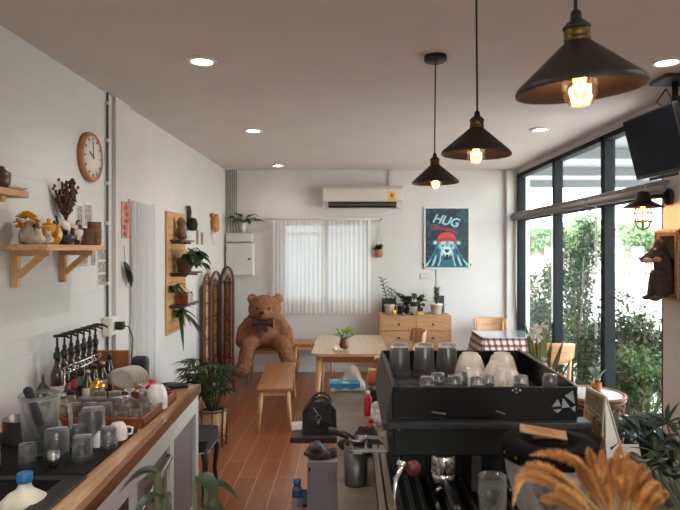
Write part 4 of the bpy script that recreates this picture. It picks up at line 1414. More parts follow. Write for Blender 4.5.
# air conditioner
t = thing('air_conditioner', 'white split air conditioner high on the back wall above the curtains', 'air conditioner', (.18, YW, 2.40))
ax0, ax1, ay = (322 - CX) * 8.63 / F, (403 - CX) * 8.63 / F, YW - .22
prof = [(ax0, YW - .003, 2.41), (ax0, YW - .003, 2.72), (ax0, ay + .04, 2.725), (ax0, ay, 2.69), (ax0, ay + .005, 2.50), (ax0, ay + .06, 2.41)]
obj('case', M().prism(prof, (ax1 - ax0, 0, 0)), plain('appliance_white', (214, 208, 198), .35, vary=.02), t)
obj('front_panel', M().box(ax0 + .01, ax1 - .01, ay - .012, ay + .004, 2.50, 2.685, bv=.01), plain('appliance_panel', (210, 203, 192), .3, vary=.02), t)
obj('air_outlet', M().prism([(ax0 + .09, ay + .0, 2.49), (ax0 + .09, ay + .054, 2.412), (ax0 + .09, ay + .07, 2.418), (ax0 + .09, ay + .02, 2.494)], (ax1 - ax0 - .18, 0, 0)), m_plastic, t)
obj('louvre', M().boxc(((ax0 + ax1) / 2, ay + .012, 2.455), (ax1 - ax0 - .2, .006, .03), (R(28), 0, 0)), plain('louvre_grey', (88, 84, 80), .5), t)
obj('trim_line', M().box(ax0 + .01, ax1 - .01, ay - .014, ay - .008, 2.495, 2.505), m_steel, t)
lb_ = obj('energy_label', M().box(ax1 - .21, ax1 - .115, ay - .0145, ay - .011, 2.51, 2.64), plain('yellow_label', (226, 178, 40), .5), t)
obj('label_print', M().box(ax1 - .185, ax1 - .14, ay - .016, ay - .0144, 2.56, 2.60).ell((ax1 - .1625, ay - .015, 2.612), (.012, .001, .008), u=10, v=6), plain('label_brown', (140, 96, 30), .6), lb_)
t = thing('conduit_pipe', 'thin white conduit from ceiling to the air conditioner', 'pipe', (.56, YW - .02, 2.72))
obj('tube', M().tube([(.565, YW - .02, 2.715), (.565, YW - .02, ZC)], .011, n=8), plain('conduit_pale', (170, 168, 162), .5), t)

# curtains at back window
t = thing('window_curtain', 'sheer white curtain, left half of the pair over back window', 'curtain', (-.75, YW - .06, .88), group='sheer curtains on the back window')
YC = YW - .085
xa, xm, xb = (272 - CX) * YC / F, (326.5 - CX) * YC / F, (370.5 - CX) * YC / F
zt_, zb_ = 2.25, .872
obj('cloth', cloth(xa, xm, zb_, zt_ - .01, 13, .006, YC, along='X', seed=5, nv=18), m_sheer, t)
t2 = thing('window_curtain', 'sheer white curtain, right half of the pair over back window', 'curtain', (-.05, YW - .06, .88), group='sheer curtains on the back window')
obj('cloth', cloth(xm + .004, xb, zb_, zt_ - .01, 10, .006, YC, along='X', seed=8, nv=18), m_sheer, t2)
t = thing('curtain_rod', 'thin white curtain rod above the back window', 'curtain rod', (-.3, YC, 2.25))
ra, rb = (266 - CX) * YC / F, (381 - CX) * YC / F
obj('rod', M().tube([(ra, YC, 2.252), (rb, YC, 2.252)], .009, n=8), m_trimwhite, t)
for x in (ra, rb):
    obj('finial', M().ell((x, YC, 2.252), .016, u=12, v=8), m_steel, t)
    obj('rod_bracket', M().box(x - .01, x + .01, YC, YW - .002, 2.235, 2.265), m_trimwhite, t)

# hanging basket planter
c = P(379, 257.5, YW - .06)
t = thing('hanging_planter', 'small woven planter with a green sprig hanging right of the curtains', 'hanging planter', c)
obj('basket', M().lathe([(0, 0), (.04, 0), (.056, .05), (.06, .115), (.053, .115), (.048, .02), (0, .02)], c, n=20), plain('woven_orange', (178, 118, 74), .8, vary=.3, scale=60, bump=.6), t)
lv = M()
for k in range(16):
    a = rnd.uniform(0, 2 * PI)
    lv.blade(c + Vector((0, -.01, .1)), (math.cos(a), math.sin(a) * .4 - .3, rnd.uniform(.5, 2.2)), rnd.uniform(.1, .2), .075, .4, 5)
obj('foliage', lv, m_dgreen, t)
obj('cord', M().tube([c + Vector((-.05, 0, .11)), c + Vector((0, .05, .38)), c + Vector((.05, 0, .11))], .003, n=5), m_cable, t)
obj('hook', M().tube([c + Vector((0, .05, .38)), c + Vector((0, .058, .40))], .006, n=6), m_steel, t)

# framed poster
px0, px1 = (424 - CX) * 8.82 / F, (470 - CX) * 8.82 / F
pz0, pz1 = EYE + (250 - 269) * 8.82 / F, EYE + (250 - 207) * 8.82 / F
pw, ph = px1 - px0, pz1 - pz0
t = thing('framed_poster', 'white-framed dark blue poster of a bear in red cap', 'poster', ((px0 + px1) / 2, YW, pz0))
yf = YW - .03
fm = M()
g = .022
fm.box(px0, px1, yf, YW - .002, pz1 - g, pz1, bv=.003)
fm.box(px0, px1, yf, YW - .002, pz0, pz0 + g, bv=.003)
fm.box(px0, px0 + g, yf, YW - .002, pz0, pz1, bv=.003)
fm.box(px1 - g, px1, yf, YW - .002, pz0, pz1, bv=.003)
obj('frame', fm, m_trimwhite, t)
def posterbg():
    m, nt, bs = new_mat('poster_blue')
    v = coords(nt, (1, 1, 1))
    nz = N(nt, 'ShaderNodeTexNoise', Scale=7.0, Detail=5.0, Distortion=2.0)
    nt.links.new(v, nz.inputs['Vector'])
    nt.links.new(ramp(nt, nz.outputs['Fac'], [(.40, rgb(10, 24, 36)), (.56, rgb(10, 50, 70)), (.74, rgb(14, 96, 122))]), bs.inputs['Base Color'])
    bs.inputs['Roughness'].default_value = .35
    return m
pp = obj('print', M().box(px0 + g, px1 - g, yf + .008, YW - .004, pz0 + g, pz1 - g), posterbg(), t)
yp = yf + .006
def S(u, v, k=0.0):
    """u across, v up in the picture area"""
    return Vector((px0 + g + (pw - 2 * g) * u, yp - k, pz0 + g + (ph - 2 * g) * v))
def flat(name, pts, mat, k=0.0):
    return obj(name, M().prism([S(u, v, k) for u, v in pts], (0, .002, 0)), mat, pp)
def oval(cu, cv, ru, rv, n=28, a0=0, a1=2 * PI):
    return [(cu + ru * math.cos(a0 + (a1 - a0) * i / n), cv + rv * math.sin(a0 + (a1 - a0) * i / n)) for i in range(n)]
p_pale = plain('print_pale_blue', (150, 196, 206), .5, vary=.25, scale=25)
p_mid = plain('print_mid_blue', (26, 92, 116), .5, vary=.2, scale=20)
p_dark = plain('print_ink', (16, 26, 40), .5)
p_red = plain('print_cap_red', (206, 62, 40), .5, vary=.15, scale=20)
Xf = Matrix.Translation(S(.47, .79, .002)) @ Matrix.Rotation(R(12), 4, 'Y') @ Matrix.Rotation(R(90), 4, 'X')
text_mesh('lettering', 'HUG', ph * .2, p_pale, pp, Xf, shear=.25, spacing=.95)
sq = M()
q = []
for i in range(40):
    u = .2 + .48 * i / 39
    q.append(S(u, .685 - .07 * (u - .2) / .48 + .022 * math.sin(i * 1.25), .001))
sq.tube(q, .006, n=5)
sq.tube([S(.2 + .1 * math.cos(a * .5) * .6, .69 + .04 * math.sin(a * .5), .001) for a in range(12)], .006, n=5)
obj('script_line', sq, p_red, pp)
flat('bear_shoulders', [(.0, .0), (1.0, .0), (.98, .06), (.84, .22), (.74, .36), (.64, .3), (.36, .3), (.26, .36), (.14, .2), (.02, .06)], p_mid, .000)
for s in (-1, 1):
    for j in range(6):
        u = .5 + s * (.12 + .058 * j)
        flat('fur_stroke', [(u, .29 - .035 * j), (u + s * .022, .28 - .035 * j), (u + s * (.05 + .02 * j), .12 - .01 * j), (u + s * (.10 + .012 * j), .02), (u + s * (.06 + .01 * j), .03), (u + s * .02, .13)], (p_pale, p_dark)[j % 2], .001)
    for j in range(3):
        flat('fur_stroke', [(.5 + s * (.15 + .03 * j), .42 - .06 * j), (.5 + s * (.18 + .03 * j), .41 - .06 * j), (.5 + s * (.2 + .02 * j), .33 - .06 * j)], p_dark, .0024)
flat('bear_head', oval(.5, .33, .22, .15), p_pale, .0015)
for s in (-1, 1):
    flat('bear_ear', oval(.5 + s * .27, .42, .075, .05), p_mid, .0012)
    flat('bear_ear', oval(.5 + s * .27, .42, .045, .03), p_pale, .002)
    flat('bear_eye', oval(.5 + s * .1, .37, .03, .014), p_dark, .0024)
    flat('cheek', [(.5 + s * .2, .33), (.5 + s * .13, .31), (.5 + s * .16, .2), (.5 + s * .24, .16)], p_mid, .0022)
    flat('muzzle_line', [(.5 + s * .06, .24), (.5 + s * .09, .22), (.5 + s * .07, .12), (.5 + s * .04, .14)], p_dark, .0024)
flat('snout', oval(.5, .26, .1, .1), plain('print_snout', (196, 222, 224), .5, vary=.1), .0022)
flat('bear_nose', [(.44, .31), (.56, .31), (.54, .265), (.5, .245), (.46, .265)], p_dark, .003)
flat('mouth', [(.47, .22), (.53, .22), (.55, .15), (.5, .12), (.45, .15)], p_dark, .003)
flat('forehead_line', [(.485, .46), (.515, .46), (.508, .34), (.492, .34)], p_mid, .0024)
flat('cap_crown', [(.29, .46), (.3, .53), (.38, .585), (.5, .6), (.62, .585), (.7, .53), (.71, .46), (.5, .5)], p_red, .003)
flat('cap_brim', [(.25, .445), (.31, .485), (.5, .515), (.69, .485), (.76, .455), (.7, .43), (.5, .455), (.3, .425)], plain('print_brim', (168, 44, 34), .5), .0036)
# switch below poster and wire
x0, x1 = (420 - CX) * 8.84 / F, (430.5 - CX) * 8.84 / F
z0, z1 = EYE + (250 - 279) * 8.84 / F, EYE + (250 - 273.5) * 8.84 / F
t = thing('light_switch', 'white double switch plate below the poster', 'switch', ((x0 + x1) / 2, YW, z0))
obj('plate', M().box(x0, x1, YW - .012, YW - .001, z0, z1, bv=.003), plain('switch_plate', (190, 186, 180), .4), t)
for k in range(3):
    xx = x0 + .02 + k * .042
    obj('rocker', M().box(xx, xx + .028, YW - .016, YW - .012, z0 + .018, z1 - .018, bv=.002), m_trimwhite, t)
x = (436 - CX) * 8.84 / F
t = thing('wall_cable', 'thin pale cable running down the wall under the poster', 'cable', (x, YW, .9))
obj('cable', M().tube([(x, YW - .006, 1.5), (x + .01, YW - .006, 1.2), (x - .01, YW - .006, .9)], .005, n=6), plain('cable_grey', (150, 148, 142), .5), t)

# ================================================================ DRESSER
DX0, DX1, DY0, DY1, DZ = (380.5 - CX) * 8.37 / F, (451.5 - CX) * 8.37 / F, 8.37, 8.82, .885
t = thing('dresser', 'light wooden chest of drawers standing under the poster', 'chest of drawers', ((DX0 + DX1) / 2, 8.6, 0))
cs = M()
cs.box(DX0, DX1, DY0, DY1, DZ - .025, DZ, bv=.004)
cs.box(DX0, DX0 + .02, DY0 + .005, DY1, .08, DZ - .025)
cs.box(DX1 - .02, DX1, DY0 + .005, DY1, .08, DZ - .025)
cs.box(DX0 + .02, DX1 - .02, DY0 + .02, DY1, .08, .1)
cs.box(DX0 + .02, DX1 - .02, DY1 - .02, DY1, .1, DZ - .025)
obj('carcass', cs, m_lwoodx, t)
for x in (DX0 + .03, DX1 - .03):
    for y in (DY0 + .04, DY1 - .04):
        obj('leg', M().lathe([(.016, 0), (.022, .08)], (x, y, 0), n=14), m_lwoodz, t)
hh = (DZ - .025 - .1) / 4
for r in range(4):
    for cidx in range(2):
        w_ = (DX1 - DX0 - .04) / 2
        a = DX0 + .02 + cidx * w_
        z0 = .1 + r * hh
        d = obj('drawer', M().box(a + .004, a + w_ - .004, DY0 + .002, DY0 + .022, z0 + .004, z0 + hh - .004, bv=.003), m_lwoodx, t)
        obj('knob', M().lathe([(0, 0), (.008, 0), (.008, .012), (.017, .018), (.015, .028), (0, .03)], (a + w_ / 2, DY0 + .003, z0 + hh / 2), n=14, rot=(R(90), 0, 0)), m_dwood, d)
# things on the dresser
def on_dresser(px, yy=8.6):
    return Vector(((px - CX) * yy / F, yy, DZ))
c = on_dresser(389.5, 8.55)
lv, st = M(), M()
for (dx, L) in ((-.11, .40), (.03, .25), (.12, .2)):
    b = c + Vector((0, 0, .12))
    tip = b + Vector((dx, -.02, L))
    mid = b.lerp(tip, .5) + Vector((dx * .15, 0, .02))
    st.tube([b, mid, tip], .005, n=6)
    n = int(L / .034)
    for k in range(n):
        q = b.lerp(tip, .3 + .7 * k / n)
        s = 1 if k % 2 else -1
        lv.blade(q, (s * .9 + dx, -.15, .75), .09, .05, .2, 5)
potted('potted_plant', 'zz plant leaning from a white pot at the left end of dresser', 'potted plant', c, pot_profile(.06, .075, .14), m_ceramic, lv, st, m_dgreen)
cc = on_dresser(389, 8.78)
t = thing('picture_frame', 'small dark picture frame standing behind the zz plant', 'picture frame', cc)
fm = M()
a, b, z0, z1 = cc.x - .105, cc.x + .1, DZ, DZ + .21
for bx_ in ((a, b, z0, z0 + .02), (a, b, z1 - .02, z1), (a, a + .02, z0, z1), (b - .02, b, z0, z1)):
    fm.box(bx_[0], bx_[1], 8.765, 8.785, bx_[2], bx_[3], bv=.002)
obj('frame', fm, m_dwood, t)
obj('picture', M().box(a + .015, b - .015, 8.772, 8.78, z0 + .015, z1 - .015), plain('dark_picture', (58, 50, 48), .5, vary=.4, scale=20), t)
c = on_dresser(394, 8.44)
t = obj('lemon', M().lathe([(0, 0), (.012, .004), (.03, .025), (.034, .045), (.026, .066), (.01, .078), (0, .083)], c, n=20), plain('lemon_peel', (226, 170, 50), .5, bump=.1, bscale=120))
tag(t, 'yellow round ornament in front of the leaning zz plant pot', 'ornament')
c = on_dresser(401, 8.58)
t = thing('mug', 'black mug between the zz plant and the bushy plant', 'mug', c)
obj('cup_body', M().lathe([(0, 0), (.045, 0), (.05, .11), (.046, .11), (.04, .01), (0, .01)], c, n=24), m_matblack, t)
obj('handle', M().tube([c + Vector((-.045, -.01, .09)), c + Vector((-.085, -.01, .08)), c + Vector((-.085, -.01, .04)), c + Vector((-.045, -.01, .025))], .007, n=6), m_matblack, t)
def bushy(c, r, h, n, L, wd, label, mat=m_ceramic, lm=None, yb=0):
    return vase_plant('potted_plant', label, c, r, h, mat, n, L, wd, lm or m_dgreen, droop=.35, shape='round', up=(.15, 1.6), spread=.8, ybias=yb)
bushy(on_dresser(406.5, 8.6), .05, .09, 16, .2, .085, 'bushy round-leaved plant left of the centre of the dresser top', m_matblack, yb=-.3)
bushy(on_dresser(414, 8.57), .06, .11, 18, .22, .09, 'bushy round-leaved plant in a white pot at centre of dresser', yb=-.3)
c = on_dresser(420, 8.46)
t = thing('camera', 'small black camera-like box on a yellow block on the dresser', 'camera', c)
obj('block', M().box(c.x - .045, c.x + .045, c.y - .03, c.y + .03, DZ, DZ + .05, bv=.01), plain('yellow_block', (206, 168, 56), .5), t)
obj('body', M().box(c.x - .04, c.x + .04, c.y - .02, c.y + .02, DZ + .05, DZ + .105, bv=.006), m_plastic, t)
obj('lens', M().lathe([(0, 0), (.018, 0), (.018, .02), (.012, .02), (.012, .012), (0, .012)], (c.x, c.y - .02, DZ + .077), n=16, rot=(R(90), 0, 0)), m_plastic, t)
c = on_dresser(405, 8.42)
for k, (dx, s) in enumerate(((-.02, .028), (.05, .022), (.1, .026))):
    t = obj('pebble', M().ell((c.x + dx, c.y, DZ + s * .6), (s, s * .8, s * .6), u=14, v=10), plain('pebble_grey', (150 - 40 * k, 144 - 40 * k, 138 - 38 * k), .7))
    tag(t, f'small rounded {["pale", "grey", "dark"][k]} ornament at the front of the dresser top', 'ornament', 'little ornaments along the dresser front')
c = on_dresser(436.5, 8.58)
lv, st = M(), M()
for k in range(22):
    a = k * 2.4
    zz = .14 + .2 * k / 22
    b = c + Vector((0, 0, zz))
    lv.blade(b, (math.cos(a) * .7, math.sin(a) * .7, 1.0), .11, .04, .15, 5)
st.tube([c + Vector((0, 0, .12)), c + Vector((.005, 0, .34))], .014, n=8)
potted('potted_plant', 'upright green succulent in a white pot at the right end of dresser', 'potted plant', c, pot_profile(.07, .085, .15), m_ceramic, lv, st, leafmat('olive_leaf', (70, 88, 48), (104, 116, 66)))
c = on_dresser(441, 8.76)
t = obj('dark_card', M().boxc((c.x, 8.76, DZ + .125), (.09, .012, .25), (0, 0, 0), bv=.002), plain('dark_card', (44, 40, 38), .6))
t.name = 'display_card'
tag(t, 'dark narrow card standing behind the upright succulent', 'card')

# ================================================================ STOOLS, BEAR, BENCH, TABLE
def leg_(m, a, b, r0, r1):
    m.tube([a, b], [r0, r1], n=12)
    return m
def bench(name, label, x0, x1, y0, y1, z, th, inset, splay, rot=0.0, mat=m_mwood, lr=(.017, .024), cat='bench', group=None):
    cx, cy = (x0 + x1) / 2, (y0 + y1) / 2
    t = thing(name, label, cat, (cx, cy, 0), rot, group)
    w_, d_ = x1 - x0, y1 - y0
    obj('seat', M().box(-w_ / 2, w_ / 2, -d_ / 2, d_ / 2, z - th, z, bv=.008), mat, t, local=True)
    ap = M()
    ap.box(-w_ / 2 + inset, w_ / 2 - inset, -d_ / 2 + inset, -d_ / 2 + inset + .02, z - th - .05, z - th)
    ap.box(-w_ / 2 + inset, w_ / 2 - inset, d_ / 2 - inset - .02, d_ / 2 - inset, z - th - .05, z - th)
    ap.box(-w_ / 2 + inset, -w_ / 2 + inset + .02, -d_ / 2 + inset, d_ / 2 - inset, z - th - .05, z - th)
    ap.box(w_ / 2 - inset - .02, w_ / 2 - inset, -d_ / 2 + inset, d_ / 2 - inset, z - th - .05, z - th)
    obj('apron', ap, m_lwood, t, local=True)
    for sx in (-1, 1):
        for sy in (-1, 1):
            a = (sx * (w_ / 2 - inset - .005 + splay), sy * (d_ / 2 - inset - .005 + splay), 0)
            b = (sx * (w_ / 2 - inset - .01), sy * (d_ / 2 - inset - .01), z - th)
            obj('leg', leg_(M(), a, b, *lr), m_lwoodz, t, local=True)
    return t
bench('bench', 'long wooden bench with splayed legs in the middle of the floor', -.965, -.615, 5.92, 7.3, .435, .03, .035, .025, R(3.6))
bench('stool', 'wooden stool against the back wall underneath the teddy bear', -1.42, -.88, 8.1, 8.55, .47, .035, .03, .0)
bench('stool', 'wooden stool against the back wall between the bear and the table', -.80, -.22, 8.3, 8.78, .50, .035, .03, .0)
# table
TXa, TXb, TYa, TYb, TZ = -.395, .388, 6.06, 7.41, .75
t = thing('dining_table', 'light wooden table with rounded corners and tapered legs before the window', 'table', (0, 6.73, 0))
def rrect(x0, x1, y0, y1, r, n=6):
    pts = []
    for (cx_, cy_, a0) in ((x1 - r, y1 - r, 0), (x0 + r, y1 - r, 90), (x0 + r, y0 + r, 180), (x1 - r, y0 + r, 270)):
        for i in range(n + 1):
            a = R(a0 + 90 * i / n)
            pts.append((cx_ + r * math.cos(a), cy_ + r * math.sin(a)))
    return pts
tp = M().prism([(x, y, TZ - .03) for x, y in rrect(TXa, TXb, TYa, TYb, .09)], (0, 0, .03))
obj('tabletop', tp, wood('table_wood', (182, 142, 104), (206, 168, 130), 'Y', rough=.3, coat=.2), t)
ap = M()
ap.box(TXa + .1, TXb - .1, TYa + .07, TYa + .09, TZ - .1, TZ - .03)
ap.box(TXa + .1, TXb - .1, TYb - .09, TYb - .07, TZ - .1, TZ - .03)
ap.box(TXa + .07, TXa + .09, TYa + .1, TYb - .1, TZ - .1, TZ - .03)
ap.box(TXb - .09, TXb - .07, TYa + .1, TYb - .1, TZ - .1, TZ - .03)
obj('apron', ap, m_mwood, t)
for sx, x in ((-1, TXa + .085), (1, TXb - .085)):
    for sy, y in ((-1, TYa + .085), (1, TYb - .085)):
        obj('leg', leg_(M(), (x + sx * .045, y + sy * .045, 0), (x, y, TZ - .03), .019, .036), m_lwoodz, t)
c = Vector(((344 - CX) * 6.35 / F, 6.35, TZ))
lv, st = M(), M()
for k in range(14):
    a = rnd.uniform(0, 2 * PI)
    d = Vector((math.cos(a), math.sin(a) * .7, rnd.uniform(.4, 1.4))).normalized()
    b = c + Vector((0, 0, .105))
    tip = b + d * rnd.uniform(.05, .12)
    st.tube([b, tip], .003, n=5)
    lv.blade(tip, d, rnd.uniform(.06, .095), .055, .3, 5, shape='round')
potted('potted_plant', 'small bright green plant in round brown pot on the table', 'potted plant', c, [(0, 0), (.03, 0), (.05, .03), (.054, .06), (.04, .1), (.042, .112), (.035, .112), (.03, .02), (0, .02)], plain('brown_ceramic', (112, 70, 44), .35, vary=.2), lv, st, m_bgreen)
c = Vector(((337.5 - CX) * 6.22 / F, 6.22, TZ))
t = thing('paper_napkin', 'crumpled white napkin on the table left of the plant', 'napkin', c)
blob('paper', [(c + Vector((0, 0, .014)), (.05, .035, .014)), (c + Vector((-.03, .02, .025)), (.025, .025, .02)), (c + Vector((.03, -.02, .02)), (.03, .02, .012))], .006, m_paper, t, amp=.008, nscale=35)

# bear
B0 = Vector((-1.165, 8.22, .47))
m_fur = plain('bear_fur', (154, 101, 70), .95, vary=.35, scale=28, bump=1.0, bscale=90)
t = thing('teddy_bear', 'large brown teddy bear with dark bow tie sitting on stool by the wall', 'teddy bear', B0)
def B(x, y, z):
    return Vector((B0.x + x * .94, B0.y + y, B0.z + (z * .88 if z > 0 else z)))
parts = [
    (B(0, .02, .22), (.235, .20, .25)),
    (B(0, -.03, .19), (.19, .17, .18)),
    (B(0, .04, .40), (.20, .16, .13)),
    (B(.0, -.02, .60), (.225, .19, .19)),
    (B(0, -.08, .545), (.20, .15, .125)),
    (B(0, -.185, .535), (.10, .095, .08)),
    (B(-.185, .02, .745), (.075, .05, .075)),
    (B(.185, .02, .745), (.075, .05, .075)),
    # arms hanging to the lap
    ('t', [B(-.20, .02, .40), B(-.31, .0, .26), B(-.32, -.06, .10)], [.095, .09, .095]),
    ('t', [B(.20, .02, .40), B(.31, -.02, .24), B(.33, -.08, .06)], [.095, .09, .095]),
    # legs over the stool front
    ('t', [B(-.14, -.05, .10), B(-.19, -.30, .08), B(-.22, -.40, -.16)], [.11, .105, .095]),
    ('t', [B(.15, -.05, .10), B(.29, -.28, .08), B(.38, -.34, -.12)], [.11, .105, .095]),
    (B(-.25, -.45, -.23), (.115, .14, .095), (0, 0, .15)),
    (B(.41, -.39, -.18), (.115, .135, .10), (0, 0, -.5)),
]
blob('body', parts, .017, m_fur, t, amp=.011, nscale=38, smooth=4)
obj('nose', M().ell(B(0, -.275, .565), (.034, .02, .024), u=16, v=10), m_plastic, t)
for s in (-1, 1):
    obj('eye', M().ell(B(s * .085, -.198, .625), (.017, .012, .018), u=12, v=8), m_plastic, t)
    obj('inner_ear', M().ell(B(s * .188, -.025, .745), (.045, .014, .045), u=14, v=8), plain('bear_pale_fur', (176, 118, 78), .95, vary=.2), t)
obj('mouth', M().tube([B(-.04, -.262, .505), B(0, -.276, .52), B(.04, -.262, .505)], .005, n=6).tube([B(0, -.276, .52), B(0, -.28, .55)], .004, n=6), m_plastic, t)
m_bow = plain('maroon_ribbon', (62, 28, 30), .6, vary=.2)
bw = M()
bw.ell(B(0, -.235, .41), (.035, .03, .035))
for s in (-1, 1):
    bw.grid(lambda u, v, s=s: B(s * (.02 + .13 * u), -.235 + .035 * math.cos(2 * PI * v) * (1 - .1 * u), .41 + (.025 + .055 * u) * math.sin(2 * PI * v)), 6, 14)
    bw.face([B(s * .152, -.235 + .031 * math.cos(2 * PI * q / 14), .41 + .08 * math.sin(2 * PI * q / 14)) for q in range(14)])
    bw.beam(B(s * .01, -.245, .39), B(s * .06, -.25, .27), .05, .012, up=(0, 1, 0))
obj('bow_tie', bw, m_bow, t)

# ================================================================ CHAIRS AND CHECKED TABLE
def chair(label, loc, rotz, backm=m_lwoodx, solid=True):
    t = thing('dining_chair', label, 'chair', loc, rotz, 'light wooden dining chairs')
    sp = [(x, y, .43) for x, y in rrect(-.21, .21, -.2, .2, .07)]
    obj('seat', M().prism(sp, (0, 0, .03)), m_lwood, t, local=True)
    for sx in (-1, 1):
        obj('leg', M().tube([(sx * .2, -.2, 0), (sx * .165, -.165, .43)], [.014, .02], n=12), m_lwoodz, t, local=True)
        obj('leg', M().tube([(sx * .2, .22, 0), (sx * .175, .175, .43), (sx * .185, .215, .80)], [.015, .022, .015], n=12), m_lwoodz, t, local=True)
    def bk(u, v, off=0.0):
        a = (u - .5) * 1.5
        k = .1 * (1 - (2 * u - 1) ** 2)
        top = .845 - .02 * abs(2 * u - 1) ** 3
        bot = .62 + .06 * abs(2 * u - 1) ** 2
        return (.235 * math.sin(a) / math.sin(.75), .17 + k + off + .03 * v, bot + (top - bot) * v)
    b = M().grid(lambda u, v: bk(u, v), 20, 6)
    o = obj('backrest', b, backm, t, local=True)
    md = o.modifiers.new('thick', 'SOLIDIFY')
    md.thickness = .016
    return t
chair('light wooden chair between checked table and back wall corner', (1.98, 8.28, 0), 0)
chair('light wooden chair with its back to the bar, beside the window', (2.10, 6.42, 0), PI)
chair('light wooden chair pushed to the right side of the rounded-corner table', (.62, 7.2, 0), R(-80))
def checked():
    m, nt, bs = new_mat('checked_cloth')
    tc = nt.nodes.new('ShaderNodeTexCoord')
    sx = nt.nodes.new('ShaderNodeSeparateXYZ')
    nt.links.new(tc.outputs['Object'], sx.inputs[0])
    ad = N(nt, 'ShaderNodeMath', operation='ADD'); nt.links.new(sx.outputs['X'], ad.inputs[0]); nt.links.new(sx.outputs['Y'], ad.inputs[1])
    acc = []
    for src in (ad.outputs[0], sx.outputs['Z']):
        mu = N(nt, 'ShaderNodeMath', operation='MULTIPLY'); mu.inputs[1].default_value = 13.0; nt.links.new(src, mu.inputs[0])
        fr = N(nt, 'ShaderNodeMath', operation='FRACT'); nt.links.new(mu.outputs[0], fr.inputs[0])
        lt = N(nt, 'ShaderNodeMath', operation='LESS_THAN'); lt.inputs[1].default_value = .42; nt.links.new(fr.outputs[0], lt.inputs[0])
        acc.append(lt)
    sm = N(nt, 'ShaderNodeMath', operation='ADD'); nt.links.new(acc[0].outputs[0], sm.inputs[0]); nt.links.new(acc[1].outputs[0], sm.inputs[1])
    hf = N(nt, 'ShaderNodeMath', operation='MULTIPLY'); hf.inputs[1].default_value = .5; nt.links.new(sm.outputs[0], hf.inputs[0])
    nt.links.new(ramp(nt, hf.outputs[0], [(0.1, rgb(206, 186, 174)), (.5, rgb(128, 92, 84)), (.9, rgb(70, 48, 46))]), bs.inputs['Base Color'])
    bs.inputs['Roughness'].default_value = .9
    return m
KX0, KX1, KY0, KY1 = 1.60, 2.27, 7.25, 7.9
t = thing('side_table', 'small square table with wooden legs under the checked cloth', 'table', (1.93, 7.57, 0))
obj('tabletop', M().box(KX0 + .01, KX1 - .01, KY0 + .01, KY1 - .01, .70, .73, bv=.004), m_lwood, t)
for x in (KX0 + .08, KX1 - .08):
    for y in (KY0 + .08, KY1 - .08):
        obj('leg', M().tube([(x, y, 0), (x, y, .70)], [.018, .024], n=12), m_lwoodz, t)
def drape(u, v):
    """u round the table edge, v from table edge down"""
    per = rrect(KX0 - .004, KX1 + .004, KY0 - .004, KY1 + .004, .05, 5)
    n = len(per)
    q = u * n
    i = int(q) % n
    f = q - int(q)
    a, b = per[i], per[(i + 1) % n]
    x, y = a[0] + (b[0] - a[0]) * f, a[1] + (b[1] - a[1]) * f
    cx_, cy_ = (KX0 + KX1) / 2, (KY0 + KY1) / 2
    k = .07 * v * (1 + .5 * math.sin(u * 2 * PI * 9))
    d = Vector((x - cx_, y - cy_, 0)).normalized()
    return (min(x + d.x * k, 2.42), y + d.y * k, .736 - .34 * v)
per = rrect(KX0 - .004, KX1 + .004, KY0 - .004, KY1 + .004, .05, 5)
m = M()
m.grid(drape, 96, 8)
m.prism([(x, y, .732) for x, y in per], (0, 0, .004))
t = obj('tablecloth', m, checked())
tag(t, 'brown checked cloth draped over the small corner table', 'tablecloth')
t = obj('glass_sheet', M().prism([(x, y, .737) for x, y in per], (0, 0, .008)), plain('glass_sheet', (176, 182, 184), .08, coat=1.0))  # opaque pale colour stands in for the reflection on the glass
tag(t, 'pale glass sheet lying on the checked tablecloth', 'glass sheet')
# ================================================================ COFFEE BAR
BZ = .92
m_stone = plain('stone_counter', (112, 100, 86), .4, vary=.3, scale=9, bump=.1, bscale=40)
t = thing('coffee_bar', 'grey-brown stone-topped bar carrying the coffee machine', 'counter', (.4, 2.4, 0))
tp = M().prism([(-.01, .75, BZ - .04), (1.55, .75, BZ - .04), (1.55, 2.72, BZ - .04), (.62, 2.72, BZ - .04), (.62, 4.0, BZ - .04), (-.092, 4.0, BZ - .04), (-.04, 2.0, BZ - .04)], (0, 0, .04))
obj('worktop', tp, m_stone, t)
bd = M().prism([(.02, .8, 0), (1.5, .8, 0), (1.5, 2.66, 0), (.58, 2.66, 0), (.58, 3.95, 0), (-.06, 3.95, 0), (-.012, 2.0, 0)], (0, 0, BZ - .04))
obj('body', bd, plain('bar_front', (92, 70, 54), .6, vary=.15), t)
# ---------------------------------------------------------------- espresso machine
EX0, EX1, EYF, EYB = .131, .692, 1.83, 2.5
t = thing('espresso_machine', 'large black two-group espresso machine on the stone bar', 'espresso machine', (.41, 2.15, BZ))
m_mach = plain('machine_black', (14, 14, 14), .45, 0, vary=.1, spec=.25)
m_gloss = plain('machine_gloss_black', (12, 12, 13), .22, vary=.05, spec=.3)
b = M()
b.box(EX0, EX1, EYF, EYB, 1.17, 1.285, bv=.006)
b.box(EX0 + .02, EX1 - .02, 2.14, EYB, .985, 1.175)
obj('housing', b, m_mach, t)
b = M()
b.box(EX0 - .025, EX1 + .035, EYF - .035, EYF + .03, 1.262, 1.283, bv=.004)
obj('front_ledge', b, plain('machine_ledge', (40, 40, 41), .3, .3), t)
